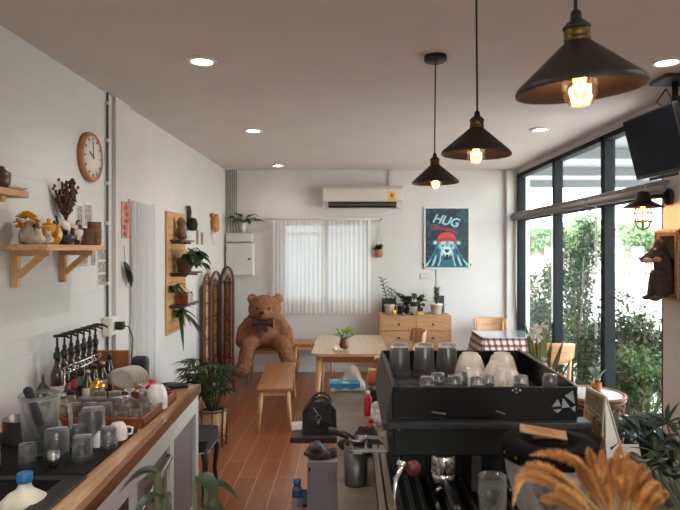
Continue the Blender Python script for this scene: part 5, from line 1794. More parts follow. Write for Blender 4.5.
# tray with walls
b = M()
b.box(EX0 + .006, EX1 - .004, EYF + .006, EYB - .006, 1.285, 1.300)
obj('cup_tray', b, plain('tray_grey', (66, 68, 72), .3, .5), t)
sl = M()
for k in range(9):
    y = 1.92 + .062 * k
    sl.box(EX0 + .012, EX1 - .02, y, y + .012, 1.300, 1.304)
obj('tray_slats', sl, plain('slat_grey', (112, 114, 118), .3, .8), t)
b = M()
b.box(EX0, EX1, EYF - .002, EYF + .008, 1.283, 1.382, bv=.002)
p = obj('front_panel', b, m_gloss, t)
b = M()
b.box(EX0 + .002, EX1 + .012, EYB - .014, EYB, 1.285, 1.383, bv=.004)
obj('rear_rail', b, m_mach, t)
# sloping left side panel in dark grey metal, right in dark glass
b = M()
b.prism([(EX0 - .002, EYF, 1.283), (EX0 - .002, EYB, 1.283), (EX0 - .002, EYB, 1.383), (EX0 - .002, EYF, 1.382)], (.008, 0, 0))
b.prism([(EX0 - .03, EYF, 1.25), (EX0 - .03, EYB, 1.25), (EX0 - .004, EYB, 1.37), (EX0 - .004, EYF, 1.37)], (.02, 0, 0))
obj('side_panel', b, plain('side_grey', (34, 34, 36), .35, .4), t)
b = M()
b.prism([(EX1 - .004, EYF, 1.283), (EX1 - .004, EYB, 1.283), (EX1 + .006, EYB, 1.383), (EX1 - .004, EYF, 1.382)], (.006, 0, 0))
obj('side_panel', b, m_gloss, t)
b = M().tube([(EX1, EYF, 1.386), (EX1 + .01, EYB, 1.388)], .004, n=8)
obj('edge_trim', b, m_steel, t)
# emblem of facets at the right of the front panel, small mark and thin slits
yf = EYF - .0035
def Q(px, py, y=EYF - .004):
    return P(px, py, y)
em = M()
for tri in (((552, 407), (558, 399), (561, 406)), ((562, 408), (563, 398), (570, 407)), ((565, 396), (573, 391), (575, 404)), ((553, 410), (562, 409), (558, 413)), ((571, 408), (576, 406), (575, 412))):
    em.prism([Q(*q) for q in tri], (0, .003, 0))
obj('emblem', em, plain('emblem_grey', (120, 126, 130), .4, vary=.2), p)
mk = M()
for (px, py) in ((513, 390.5), (516.5, 392.5), (520, 390.5), (516, 389)):
    mk.ell(Q(px, py), (.004, .0015, .0035), u=8, v=6)
obj('logo', mk, m_steel, p)
sl = M()
for (xa, ya, xb, yb) in ((432, 412, 446, 414), (496, 411, 505, 414)):
    sl.beam(Q(xa, ya), Q(xb, yb), .004, .003, up=(0, 1, 0))
obj('slit', sl, plain('slit_grey', (120, 118, 116), .3, .7), p)
bt = M()
bt.lathe([(.009, 0), (.007, .008), (0, .009)], P(399, 428, EYF - .001), n=14, rot=(R(90), 0, 0))
obj('button', bt, m_chrome, t)
# base and drip tray
b = M()
b.box(EX0 - .04, EX1 + .01, 1.70, EYB, BZ + .03, BZ + .075, bv=.008)
obj('base', b, m_mach, t)
b = M()
for k in range(2):
    b.prism([(EX0 - .041 + .028 * k, 1.70, BZ + .076), (EX0 - .021 + .028 * k, 1.70, BZ + .076), (EX0 - .021 + .028 * k, 2.44, BZ + .076), (EX0 - .041 + .028 * k, 2.44, BZ + .076)], (0, 0, .012))
obj('drip_rail', b, plain('warm_steel', (150, 138, 122), .35, .6), t)
b = M()
for k in range(14):
    x = EX0 + .02 + .038 * k
    b.box(x, x + .014, 1.72, 2.12, BZ + .076, BZ + .084)
obj('drip_grate', b, m_steel, t)
for x in (EX0 + .045, EX1 - .045):
    for y in (1.78, 2.42):
        obj('foot', M().lathe([(.022, 0), (.026, .03)], (x, y, BZ), n=16), m_plastic, t)
# groups
for x in (.30, .535):
    g = obj('group_head', M().lathe([(0, 1.17), (.034, 1.17), (.04, 1.13), (.042, 1.09), (.034, 1.085), (0, 1.085)], (x, 1.93, 0), n=28), m_chrome, t)
    pf = obj('portafilter', M().lathe([(.036, 1.088), (.038, 1.075), (.03, 1.05), (.012, 1.04), (0, 1.04)], (x, 1.93, 0), n=24), m_chrome, t)
    obj('portafilter_handle', M().tube([(x, 1.90, 1.068), (x + .005, 1.84, 1.062), (x + .01, 1.76, 1.048), (x + .01, 1.72, 1.044)], [.009, .014, .016, .013], n=12), m_plastic, pf)
    obj('spout', M().tube([(x, 1.93, 1.042), (x - .018, 1.93, 1.03), (x - .02, 1.93, 1.015)], .006, n=8).tube([(x, 1.93, 1.042), (x + .018, 1.93, 1.03), (x + .02, 1.93, 1.015)], .006, n=8), m_chrome, pf)
# steam wands
for (x, s) in ((EX0 + .005, 1), (EX1 - .04, -1)):
    wv = obj('steam_wand', M().tube([(x + .02 * s, 1.84, 1.165), (x + .02 * s, 1.80, 1.15), (x, 1.775, 1.12), (x - .006 * s, 1.765, 1.06), (x + .01 * s, 1.775, 1.0)], [.006, .007, .0075, .006, .005], n=10), m_chrome, t)
    obj('steam_joint', M().ell((x + .02 * s, 1.81, 1.155), .016, u=16, v=12), m_chrome, wv)
    obj('steam_knob', M().lathe([(0, 0), (.022, 0), (.024, .008), (.022, .022), (0, .024)], (x + .055 * s, EYF, 1.14), n=20, rot=(R(90), 0, 0)), plain('knob_dark_red', (90, 40, 38), .4), wv)
m_ = M()
m_.box(.40, .435, 1.98, 2.14, 1.0, 1.16, bv=.004)
obj('reflection_block', m_, plain('reflection_brown', (70, 60, 56), .35, .5), t)  # brown block stands in for a reflection in the machine panel

# glasses and cups on the machine
UZ = 1.304
tp_ = None
for i, px in enumerate((399.5, 424, 447)):
    y = 2.36
    lb = f'tall upturned tumbler at the back of the machine top, {["left one", "middle one", "right one beside the white cups"][i]}'
    loc = P(px, 0, y); loc.z = UZ
    if tp_ is None:
        tp_ = thing('tall_tumbler', lb, 'glass', loc, group='tall tumblers on the espresso machine')
        m = M().lathe([(.046, 0), (.036, .118), (.034, .128), (0, .13), (0, .112), (.031, .11), (.043, 0), (.046, 0)], n=32, caps=False)
        obj('glass_body', m, m_glass, tp_, local=True)
    else:
        dup(tp_, loc, lb)
cp = None
cups = [(470, 2.31, 1.0, 'cream coffee cup upturned, back row left, next to tall tumblers'),
        (502, 2.31, 1.0, 'cream coffee cup upturned, back row right on machine top'),
        (473, 2.10, .82, 'small cream cup upturned in front of the back left cup'),
        (497, 2.17, .9, 'cream cup upturned between the two right-hand cups on machine'),
        (507, 2.04, .92, 'front cream cup upturned at the right of machine top')]
for (px, y, s, lb) in cups:
    loc = P(px, 0, y); loc.z = UZ
    if cp is None:
        cp = thing('coffee_cup', lb, 'cup', loc, group='cream cups on the espresso machine')
        obj('cup_body', M().lathe([(.06, 0), (.062, .012), (.054, .05), (.04, .088), (.032, .094), (.03, .1), (.026, .1), (.024, .094), (0, .094), (0, .086), (.036, .08), (.05, .048), (.057, .01)], n=36, caps=False), m_cup, cp, local=True)
        obj('handle', M().tube([(.057, 0, .02), (.083, 0, .028), (.082, 0, .055), (.048, 0, .066)], .006, n=8), m_cup, cp, local=True)
        cp.rotation_euler = (0, 0, R(70))
    else:
        c = dup(cp, loc, lb, rotz=R(rnd.choice((60, 100, 250))))
        c.scale = (s, s, s)
sg = None
shots = [(427, 1.90, UZ - .004, 'shot glass upturned at front left of the machine top'), (438, 1.96, UZ - .004, 'shot glass upturned second from left at machine front'),
         (454, 1.92, UZ - .004, 'shot glass upturned at the machine front before the left cup'), (461, 1.99, UZ - .004, 'shot glass upturned behind the one before the left cup'),
         (478, 1.90, UZ - .004, 'shot glass upturned at the machine front centre'), (487, 1.93, UZ - .004, 'shot glass upturned next to the front centre one'),
         (521, 1.92, UZ - .004, 'shot glass upturned at the front right beside the front cream cup'), (550, 1.94, UZ - .004, 'shot glass upturned alone near the faceted emblem')]
for (px, y, z, lb) in shots:
    loc = P(px, 0, y); loc.z = UZ
    if sg is None:
        sg = thing('shot_glass', lb, 'glass', loc, group='shot glasses on the espresso machine')
        obj('glass_body', M().lathe([(.026, 0), (.023, .085), (.02, .094), (0, .095), (0, .07), (.018, .068), (.023, 0), (.026, 0)], n=28, caps=False), m_glass, sg, local=True)
    else:
        dup(sg, loc, lb)
# ---------------------------------------------------------------- grinder
gx, gy = (549.5 - CX) * 1.4 / F, 1.4
t = thing('coffee_grinder', 'coffee grinder with clear hopper and round black lid on bar', 'coffee grinder', (gx, gy, BZ))
obj('body', M().lathe([(0, .0), (.08, .0), (.085, .01), (.08, .05), (.065, .08), (.06, .2), (.055, .215), (0, .215)], (gx, gy, BZ), n=32), m_mach, t)
obj('hopper', M().lathe([(.048, .21), (.055, .235), (.078, .29), (.098, .36), (.104, .405), (.101, .405), (.095, .36), (.075, .292), (.05, .235), (.044, .21), (.048, .21)], (gx, gy, BZ), n=48, caps=False), clear_glass('hopper_glass', (.9, .9, .9), milk=.0), t)
beans = M()
for k in range(140):
    a, q = rnd.uniform(0, 2 * PI), math.sqrt(rnd.random()) * .05
    beans.ell((gx + q * math.cos(a), gy + q * math.sin(a), BZ + rnd.uniform(.235, .275)), (.006, .004, .004), (rnd.random() * 3, rnd.random() * 3, 0), u=8, v=5)
o = obj('coffee_beans', beans, plain('bean_brown', (58, 36, 24), .4, vary=.3), t)
o['kind'] = 'stuff'
l = obj('lid', M().lathe([(.09, .395), (.109, .40), (.111, .41), (.111, .428), (.105, .437), (.066, .437), (.058, .430), (.03, .430), (.028, .438), (0, .438)], (gx, gy, BZ), n=48), plain('lid_black', (15, 15, 15), .75, vary=.05, spec=.05), t)
for k in range(8):
    a = R(190 + k * 22)
    obj('screw', M().ell((gx + .1112 * math.cos(a), gy + .1112 * math.sin(a), BZ + .415), (.0035, .0035, .0035), u=8, v=6), m_brass, l)
t = thing('paper_tag', 'tan folded paper tag lying on the black grinder lid', 'paper tag', (gx, gy, BZ + .44))
c0 = Vector((gx - .012, gy + .01, BZ + .445))
pm = Euler((R(12), R(6), R(-14))).to_matrix()
obj('card', M().boxc(c0 + Vector((0, 0, .008)), (.105, .038, .003), mat=pm), plain('kraft_paper', (176, 130, 86), .8, vary=.1), t)
ln = M()
for k in range(3):
    ln.boxc(c0 + Vector((0, 0, .008)) + pm @ Vector((-.01 + .008 * k, .008 - .008 * k, .0018)), (.06 - .01 * k, .0025, .0006), mat=pm)
obj('faded_line', ln, plain('faded_ink', (130, 92, 58), .8), t)
obj('support', M().boxc(c0 + Vector((0, .002, .001)), (.05, .03, .01)), plain('kraft_dark', (120, 84, 54), .8), t)
# glass on the drip tray
loc = P(492.5, 0, 1.75); loc.z = BZ + .084
t = thing('ribbed_tumbler', 'clear ribbed tumbler standing on the drip tray left of the grinder', 'glass', loc)
obj('glass_body', ribbed(.041, .138, True), m_glass, t, local=True)

# ---------------------------------------------------------------- left end of the bar
# tissue pack
t = thing('tissue_pack', 'blue and white tissue pack with white tissue at bar end', 'tissue pack', (-.02, 3.78, BZ))
m_tblue = plain('tissue_blue', (40, 130, 176), .35, vary=.3, scale=24)
obj('wrapper', M().box(-.125, .095, 3.72, 3.86, BZ + .0, BZ + .05, bv=.016), plain('tissue_white', (206, 212, 214), .4, vary=.08, scale=20), t)
bl = M()
bl.grid(lambda u, v: (-.128 + .19 * u, 3.718 + .144 * v - .0 * u, BZ + .052 + .004 * math.sin(9 * u) * math.sin(5 * v)), 14, 8)
bl.grid(lambda u, v: (-.128 + .19 * u, 3.7175 + .002 * math.sin(u * 20), BZ + .02 + .006 * math.sin(u * 15) + v * (.032 - .006 * math.sin(u * 15))), 14, 3)
obj('printed_band', bl, m_tblue, t)
bl = M().grid(lambda u, v: (-.045 + .125 * u, 3.79 + .03 * math.sin(5 * u + 2 * v) * (1 - v) + .01 * math.cos(9 * u), BZ + .05 + (.018 + .085 * math.sin(PI * min(1, u * 1.05)) ** .7) * v), 18, 8)
obj('tissue', bl, m_paper, t)
# jars behind
c = P(372, 0, 3.93); c.z = BZ
t = thing('amber_jar', 'round amber jar behind the tissue pack on the bar', 'jar', c)
obj('body', M().lathe([(0, 0), (.03, 0), (.034, .02), (.034, .07), (.026, .085), (0, .085)], c, n=24), m_orange, t)
obj('lid', M().lathe([(0, .085), (.028, .085), (.028, .1), (0, .1)], c, n=20), plain('lid_cream', (206, 176, 124), .5), t)
c = P(380.5, 0, 3.93); c.z = BZ
t = thing('pump_bottle', 'amber bottle with white pump spout behind the tissue pack', 'bottle', c)
obj('body', M().box(c.x - .024, c.x + .024, c.y - .024, c.y + .024, BZ, BZ + .1, bv=.01), m_orange, t)
obj('pump', M().lathe([(0, .1), (.016, .1), (.016, .13), (.009, .135), (.009, .17), (0, .17)], c, n=16).tube([c + Vector((.01, 0, .175)), c + Vector((-.03, -.005, .18)), c + Vector((-.04, -.006, .165))], [.014, .011, .007], n=8), m_ceramic, t)
c = P(376.5, 0, 3.5); c.z = BZ
t = obj('black_box', M().box(c.x - .055, c.x + .06, 3.42, 3.52, BZ + .001, BZ + .085, bv=.008), m_matblack)
t.name = 'storage_box'
tag(t, 'small black box on the bar between tissue pack and machine', 'box')
c = P(378, 0, 3.02); c.z = BZ
t = thing('spray_can', 'white labelled can beside the left side of the machine', 'can', c)
obj('body', M().lathe([(0, 0), (.034, 0), (.036, .004), (.036, .1), (.02, .115), (0, .115)], c, n=24), plain('can_grey', (176, 172, 168), .35, .2, vary=.3, scale=24), t)
obj('label', M().lathe([(.0366, .025), (.0366, .085), (.0362, .085), (.0362, .025)], c, n=24, caps=False), plain('can_label', (196, 190, 186), .5, vary=.5, scale=40), t)
for k, (px, y, h, lb) in enumerate(((387, 2.72, .115, 'red bottle squeezed between can and espresso machine, nearer one'), (382.5, 3.2, .13, 'red bottle behind the white can, farther one'))):
    c = P(px, 0, y); c.z = BZ
    c.x = min(c.x, .095)
    t = thing('red_bottle', lb, 'bottle', c, group='red bottles beside the machine')
    obj('body', M().lathe([(0, 0), (.02, 0), (.022, .01), (.022, h * .7), (.012, h * .85), (0, h * .85)], c, n=20), m_red, t)
    obj('cap', M().lathe([(0, h * .85), (.013, h * .85), (.011, h), (0, h)], c, n=16), m_ceramic if k else m_red, t)
# black cloth heap with portafilter
t = thing('bar_cloth', 'crumpled black cloth lying on the bar left of the machine', 'cloth', (.03, 2.62, BZ))
blob('cloth', [((.06, 2.62, BZ + .03), (.085, .09, .035)), ((.04, 2.58, BZ + .055), (.05, .06, .035)), ((.0, 2.66, BZ + .02), (.05, .06, .02)), ((.07, 2.7, BZ + .05), (.05, .05, .04))], .01, plain('black_cloth', (26, 25, 26), .95, vary=.2, bump=.4, bscale=90), t, amp=.014, nscale=22)
pc = Vector((.045, 2.26, BZ))
t = thing('knock_box', 'dark metal bin with a wide steel rim at the left machine corner', 'knock box', pc)
obj('bin', M().lathe([(0, 0), (.042, 0), (.044, .01), (.045, .15), (.041, .15), (.04, .012), (0, .01)], (.022, 2.26, BZ), n=28), plain('bin_steel', (92, 86, 82), .4, .7, vary=.15), t)
kx0, kx1, ky0, ky1, kz = -.004, .146, 2.17, 2.34, BZ + .158
rm = M()
for a in ((kx0, kx1, ky0, ky0 + .016), (kx0, kx1, ky1 - .016, ky1), (kx0, kx0 + .016, ky0, ky1), (kx1 - .016, kx1, ky0, ky1)):
    rm.box(*a, kz - .012, kz, bv=.003)
rm.box(kx0 + .01, kx0 + .05, ky0 + .01, ky1 - .01, kz - .02, kz - .012)
obj('rim', rm, plain('rim_steel', (150, 146, 140), .3, .85), t)
obj('knock_bar', M().tube([(.06, ky0 + .01, kz - .004), (.06, ky1 - .01, kz - .004)], .008, n=10), m_steel, t)
pf = Vector((.03, 2.27, kz))
t = thing('portafilter', 'loose black-handled portafilter resting across the steel bin rim', 'portafilter', pf)
obj('basket', M().lathe([(.024, -.02), (.028, .002), (.036, .003), (.036, .012), (.03, .012), (.025, -.018), (0, -.02), (0, -.022)], pf, n=28), m_steel, t)
obj('handle', M().tube([pf + Vector((-.03, .01, .012)), pf + Vector((-.05, .03, .014)), pf + Vector((-.085, .07, .014)), pf + Vector((-.11, .10, .012))], [.008, .013, .014, .011], n=12), m_plastic, t)
# ---------------------------------------------------------------- low stool with bag, box, bottle
t = thing('low_stool', 'dark wooden low table on a black post left of the bar', 'stool', (-.24, 4.33, 0))
obj('seat', M().box(-.415, -.062, 4.15, 4.5, .46, .505, bv=.006), m_dwood, t)
obj('post', M().box(-.285, -.205, 4.29, 4.37, .02, .46), m_matblack, t)
obj('foot_plate', M().box(-.38, -.1, 4.2, 4.47, .0, .02, bv=.004), m_matblack, t)
c = Vector((-.215, 4.27, .506))
t = thing('handbag', 'black handbag with a keyring charm on the low dark table', 'handbag', c)
m_bag = plain('black_leather', (24, 24, 26), .5, vary=.2, bump=.4, bscale=80)
bg = M()
bg.prism([(c.x - .122, c.y - .07, c.z), (c.x + .125, c.y - .07, c.z), (c.x + .115, c.y - .05, c.z + .17), (c.x + .07, c.y - .03, c.z + .215), (c.x - .07, c.y - .03, c.z + .215), (c.x - .118, c.y - .05, c.z + .16)], (0, .13, 0))
obj('bag_body', bg, m_bag, t)
obj('flap', M().prism([(c.x - .085, c.y - .078, c.z + .09), (c.x + .085, c.y - .078, c.z + .09), (c.x + .075, c.y - .045, c.z + .216), (c.x - .075, c.y - .045, c.z + .216)], (0, .012, .006)), m_bag, t)
for s in (-.02, .05):
    obj('strap', M().tube([*[(c.x + .07 * math.cos(R(a)) + .01, c.y + s, c.z + .195 + (.055 if s < 0 else .07) * math.sin(R(a))) for a in range(180, -1, -15)]], .009, n=8), m_bag, t)
ch = M()
ch.lathe([(.014, 0), (.014, .004), (.02, .004), (.02, 0), (.014, 0)], (c.x - .005, c.y - .085, c.z + .125), n=20, rot=(R(90), 0, 0), caps=False)
ch.tube([(c.x - .04, c.y - .07, c.z + .19), (c.x - .02, c.y - .085, c.z + .165), (c.x - .005, c.y - .088, c.z + .148)], .004, n=6)
ch.ell((c.x - .005, c.y - .086, c.z + .085), (.012, .006, .018), u=12, v=8)
obj('charm', ch, m_steel, t)
t = thing('paper_note', 'small white paper sticking out beside the handbag on the low table', 'paper', (-.37, 4.3, .507))
obj('sheet', M().boxc((-.375, 4.32, .535), (.09, .004, .07), (R(-55), 0, R(15))), m_paper, t)
t = thing('storage_box', 'pale grey cardboard box on the floor under the low table', 'box', (-.17, 4.07, 0))
obj('carton', M().box(-.285, -.07, 3.98, 4.14, 0, .395, bv=.004), plain('pale_box', (158, 156, 160), .6, vary=.05), t)
ln = M()
for k in range(3):
    ln.box(-.14 + .018 * k, -.136 + .018 * k, 3.977, 3.981, .24, .34 - .03 * (k % 2))
obj('printed_line', ln, plain('box_print', (110, 108, 112), .6), t)
obj('handle_slot', M().box(-.275, -.262, 3.976, 3.981, .33, .36), m_plastic, t)
t = thing('plastic_bag', 'crumpled dark grey bag lying on top of the pale box', 'bag', (-.18, 4.05, .396))
blob('bag_body', [((-.2, 4.05, .43), (.09, .06, .04)), ((-.23, 4.04, .465), (.05, .05, .05)), ((-.13, 4.06, .425), (.06, .05, .03)), ((-.285, 4.03, .44), (.035, .03, .02))], .01, plain('grey_bag', (74, 68, 64), .45, vary=.5, scale=20), t, amp=.016, nscale=24)
c = Vector((-.345, 3.92, 0))
t = thing('water_bottle', 'clear water bottle with blue cap on the floor by the box', 'bottle', c)
obj('bottle_body', M().lathe([(0, 0), (.03, 0), (.034, .01), (.032, .06), (.034, .1), (.032, .15), (.034, .19), (.018, .245), (.014, .27), (0, .27)], c, n=24), thin_glass('bottle_plastic', (.75, .8, .85), edge=.7, base=.15, milk=.25), t)
obj('cap', M().lathe([(0, .265), (.024, .265), (.025, .27), (.025, .3), (0, .302)], c, n=20), plain('cap_blue', (30, 92, 150), .4), t)
obj('label', M().lathe([(.0348, .19), (.0348, .235), (.03, .25), (.0335, .19)], c, n=24, caps=False), plain('label_blue', (46, 92, 140), .5), t)

# ---------------------------------------------------------------- black stool and floor plant by the counter end
t = thing('black_stool', 'black padded stool with curved legs beside the counter end', 'stool', (-1.17, 4.4, 0))
sp = [(x, y, .37) for x, y in rrect(-1.335, -1.0, 4.2, 4.6, .05)]
obj('seat', M().prism(sp, (0, 0, .09)), plain('black_seat', (20, 21, 23), .55, vary=.1), t)
obj('piping', M().tube([(x, y, .375) for x, y in rrect(-1.337, -.998, 4.198, 4.602, .05)], .005, n=6, closed=True), m_steel, t)
for x, sx in ((-1.305, -1), (-1.03, 1)):
    for y, sy in ((4.23, -1), (4.57, 1)):
        obj('leg', M().tube([(x, y, .40), (x + .015 * sx, y + .01 * sy, .3), (x, y, .15), (x + .01 * sx, y + .01 * sy, .0)], [.028, .022, .016, .02], n=10), m_matblack, t)
c = Vector((-1.27, 5.54, 0))
t = thing('potted_palm', 'dark bushy palm in a cane basket pot on the floor by screen', 'potted plant', c)
bk = plain('cane_pot', (176, 138, 98), .7, vary=.2, scale=40, bump=.4)
obj('pot', M().lathe([(0, .06), (.115, .06), (.13, .34), (.12, .34), (.106, .08), (0, .08)], c, n=28), bk, t)
for k in range(8):
    a = k * PI / 4 + .2
    obj('pot_leg', M().tube([c + Vector((.122 * math.cos(a), .122 * math.sin(a), 0)), c + Vector((.138 * math.cos(a), .138 * math.sin(a), .345))], .007, n=6), m_dwood, t)
hoop = lambda z, r: [c + Vector((r * math.cos(q * PI / 12), r * math.sin(q * PI / 12), z)) for q in range(24)]
obj('pot_hoop', M().tube(hoop(.33, .138), .006, n=6, closed=True).tube(hoop(.1, .126), .006, n=6, closed=True), m_dwood, t)
obj('soil', M().lathe([(0, .31), (.118, .31), (.116, .32), (0, .325)], c, n=20), m_soil, t)
lv, st = M(), M()
for k in range(30):
    a = rnd.uniform(0, 2 * PI)
    sp_ = rnd.uniform(.1, .55)
    d = Vector((math.cos(a) * sp_ - .16, math.sin(a) * sp_, 1)).normalized()
    b = c + Vector((.04 * math.cos(a), .04 * math.sin(a), .32))
    L = rnd.uniform(.14, .5)
    tip = b + d * L
    st.tube([b, b + d * L * .5 + Vector((0, 0, .02)), tip], .004, n=5)
    nb = 9
    for j in range(nb):
        f = j / (nb - 1) - .5
        ang = f * 3.6
        sd = Vector((-math.sin(a), math.cos(a), 0))
        dd = (Vector((math.cos(a), math.sin(a), .25)) * math.cos(ang) + sd * math.sin(ang)).normalized()
        lv.blade(tip, dd, rnd.uniform(.12, .19), .026, .35, 4)
obj('stems', st, m_stem, t)
obj('foliage', lv, m_dgreen, t)
# near plant whose leaves show at the bottom left
c = Vector((-.335, 1.2, 0))
t = thing('potted_plant', 'tall green houseplant close to the camera at the bottom left', 'potted plant', c)
obj('pot', M().lathe(pot_profile(.1, .14, .72), c, n=32), m_terra, t)
obj('soil', M().lathe([(0, .69), (.13, .69), (.128, .7), (0, .705)], c, n=24), m_soil, t)
lv, st = M(), M()
for k in range(16):
    a = 2 * PI * k / 16 + rnd.uniform(-.2, .2)
    b = c + Vector((.03 * math.cos(a), .03 * math.sin(a), .7))
    tip = c + Vector((.05 * math.cos(a), .05 * math.sin(a), rnd.uniform(1.13, 1.36)))
    st.tube([b, tip], .006, n=6)
    d = Vector((math.cos(a), math.sin(a), rnd.uniform(.2, .75)))
    lv.blade(tip, d, rnd.uniform(.05, .085), rnd.uniform(.026, .04), .7, 7)
obj('stems', st, m_stem, t)
obj('foliage', lv, leafmat('lush_green', (28, 48, 26), (46, 72, 40)), t)
# ================================================================ RIGHT WALL AND WINDOW SIDE
# television on a ceiling arm
TL, TR = Vector((1.995, 4.4, 2.735)), Vector((2.035, 3.8, 2.735))
BLp, BRp = Vector((2.10, 4.4, 2.31)), Vector((2.14, 3.8, 2.31))
ux = (TR - TL).normalized()
uz = (TL - BLp).normalized()
un = uz.cross(ux).normalized()
if un.x > 0:
    un = -un
rot = Matrix((ux, un, uz)).transposed()
tc = (TL + TR + BLp + BRp) / 4
t = thing('television', 'black flat television tilted down from a ceiling arm', 'television', (tc.x + .1, tc.y, 2.3))
Wd, Hd = .61, .44
def TVc(u, n, v):
    return tc + ux * u + un * n + uz * v
obj('cabinet', M().boxc(TVc(0, -.025, 0), (Wd, .045, Hd), mat=rot, bv=.006), m_plastic, t)
obj('screen', M().boxc(TVc(0, .0, .006), (Wd - .03, .004, Hd - .04), mat=rot), plain('tv_screen', (22, 26, 38), .4, vary=.3, scale=3, spec=.08), t)
obj('back_cover', M().boxc(TVc(.06, -.075, -.03), (.40, .07, .30), mat=rot, bv=.02), m_matblack, t)
obj('speaker_strip', M().boxc(TVc(0, -.02, -Hd / 2 - .012), (.3, .03, .02), mat=rot, bv=.004), m_matblack, t)
ar = M()
a0 = TVc(.0, -.1, .0)
ar.tube([a0, a0 + Vector((.06, 0, .12)), (a0.x + .06, a0.y, ZC - .03)], .02, n=10)
ar.boxc(TVc(0, -.112, 0), (.2, .012, .2), mat=rot)
obj('arm', ar, m_matblack, t)
obj('ceiling_plate', M().box(a0.x - .06, a0.x + .18, a0.y - .12, a0.y + .12, ZC - .03, ZC - .002, bv=.006), m_matblack, t)
cb = M()
cb.tube([TVc(.1, -.1, -.1), TVc(.14, -.12, -.24), TVc(.2, -.14, -.27), TVc(.24, -.13, -.2)], .007, n=6)
cb.tube([(2.38, 4.5, 2.9), (2.25, 4.2, 2.86), (2.16, 4.1, 2.9), (2.12, 4.15, 2.82), (2.16, 4.1, 2.76)], .006, n=6)
obj('cable', cb, m_cable, t)
t = thing('wall_adapter', 'small black adapter box with cables by the ceiling behind the television', 'adapter', (2.36, 4.42, 2.84))
obj('case', M().box(2.40, XR - .002, 4.38, 4.5, 2.84, 2.93, bv=.008), m_plastic, t)
obj('cable', M().tube([(2.42, 4.42, 2.84), (2.40, 4.4, 2.6), (2.44, 4.4, 2.3)], .006, n=6), m_cable, t)

# barn lantern
ly, lz = 4.62, 2.21
lx = (643 - CX) * ly / F
t = thing('wall_lantern', 'lit black barn wall lantern with wire cage on the right pier', 'wall lamp', (XR, ly, lz))
obj('wall_plate', M().lathe([(0, 0), (.062, 0), (.066, .012), (.055, .03), (.02, .04), (0, .04)], (XR - .001, ly, lz), n=28, rot=(0, R(-90), 0)), m_matblack, t)
obj('arm', M().tube([(XR - .03, ly, lz), (XR - .12, ly, lz + .004), (lx + .04, ly, lz), (lx, ly, lz - .01)], .012, n=10), m_matblack, t)
sh = obj('lamp_shade', M().lathe([(.148, -.085), (.15, -.08), (.06, -.03), (.045, .035), (.02, .045), (0, .047), (0, .04), (.04, .03), (.055, -.032), (.146, -.085)], (lx, ly, lz), n=40, caps=False), m_shade, t)
obj('loop', M().tube([(lx + .022 * math.cos(R(a)), ly, lz + .06 + .03 * math.sin(R(a))) for a in range(-60, 241, 25)], .005, n=6), m_steel, t)
cg = M()
for k in range(6):
    a = k * PI / 3
    cg.tube([(lx + r * math.cos(a), ly + r * math.sin(a), lz + z) for r, z in ((.05, -.07), (.066, -.12), (.064, -.19), (.04, -.24), (.006, -.252))], .0042, n=6)
for z, r in ((-.125, .066), (-.19, .064)):
    cg.tube([(lx + r * math.cos(q * PI / 12), ly + r * math.sin(q * PI / 12), lz + z) for q in range(24)], .0042, n=6, closed=True)
obj('cage', cg, m_matblack, t)
bl = obj('bulb', M().lathe([(.016, -.03), (.018, -.06), (.046, -.12), (.05, -.155), (.038, -.19), (0, -.205)], (lx, ly, lz), n=20, caps=False), m_bulb, t)
f = M()
for k in range(4):
    a = k * PI / 2
    f.tube([(lx + .004 * math.cos(a), ly + .004 * math.sin(a), lz - .07), (lx + .022 * math.cos(a), ly + .022 * math.sin(a), lz - .12), (lx + .008 * math.cos(a), ly + .008 * math.sin(a), lz - .17)], .004, n=5)
obj('filament', f, m_fil, bl)
light('POINT', (lx, ly, lz - .13), 4.0, (1.0, .68, .42), t, size=.025, name='lamp')

# framed dog bust on the pier
FY0, FY1, FZ0, FZ1 = 4.40, 4.74, 1.42, 1.955
t = thing('dog_bust', 'sculpted black and tan dog leaning out of an ornate frame', 'sculpture', (XR, 4.57, FZ0))
XF = XR - .06
m_fr = plain('ornate_frame', (200, 164, 122), .5, .2, vary=.45, scale=70, bump=.8, bscale=140)
fm = M()
g = .05
fm.box(XF, XR - .002, FY0, FY1, FZ1 - g, FZ1, bv=.012)
fm.box(XF, XR - .002, FY0, FY1, FZ0, FZ0 + g, bv=.012)
fm.box(XF, XR - .002, FY0, FY0 + g, FZ0, FZ1, bv=.012)
fm.box(XF, XR - .002, FY1 - g, FY1, FZ0, FZ1, bv=.012)
obj('frame', fm, m_fr, t)
bd = M()
bd.tube([(XF + .002, FY1 - .025, FZ0 + .025), (XF + .002, FY1 - .025, FZ1 - .025), (XF + .002, FY0 + .025, FZ1 - .025), (XF + .002, FY0 + .025, FZ0 + .025)], .012, n=8, closed=True)
obj('beading', bd, plain('frame_gold', (158, 122, 84), .4, .5, vary=.3), t)
obj('backboard', M().box(XR - .02, XR - .004, FY0 + g, FY1 - g, FZ0 + g, FZ1 - g), plain('dark_back', (44, 36, 32), .7), t)
D = lambda x, y, z: Vector((x, 4.56 + y, z))
hx, hz = 2.345, 1.77
dark = plain('dog_dark_fur', (76, 64, 60), .85, vary=.4, scale=40, bump=.8, bscale=120)
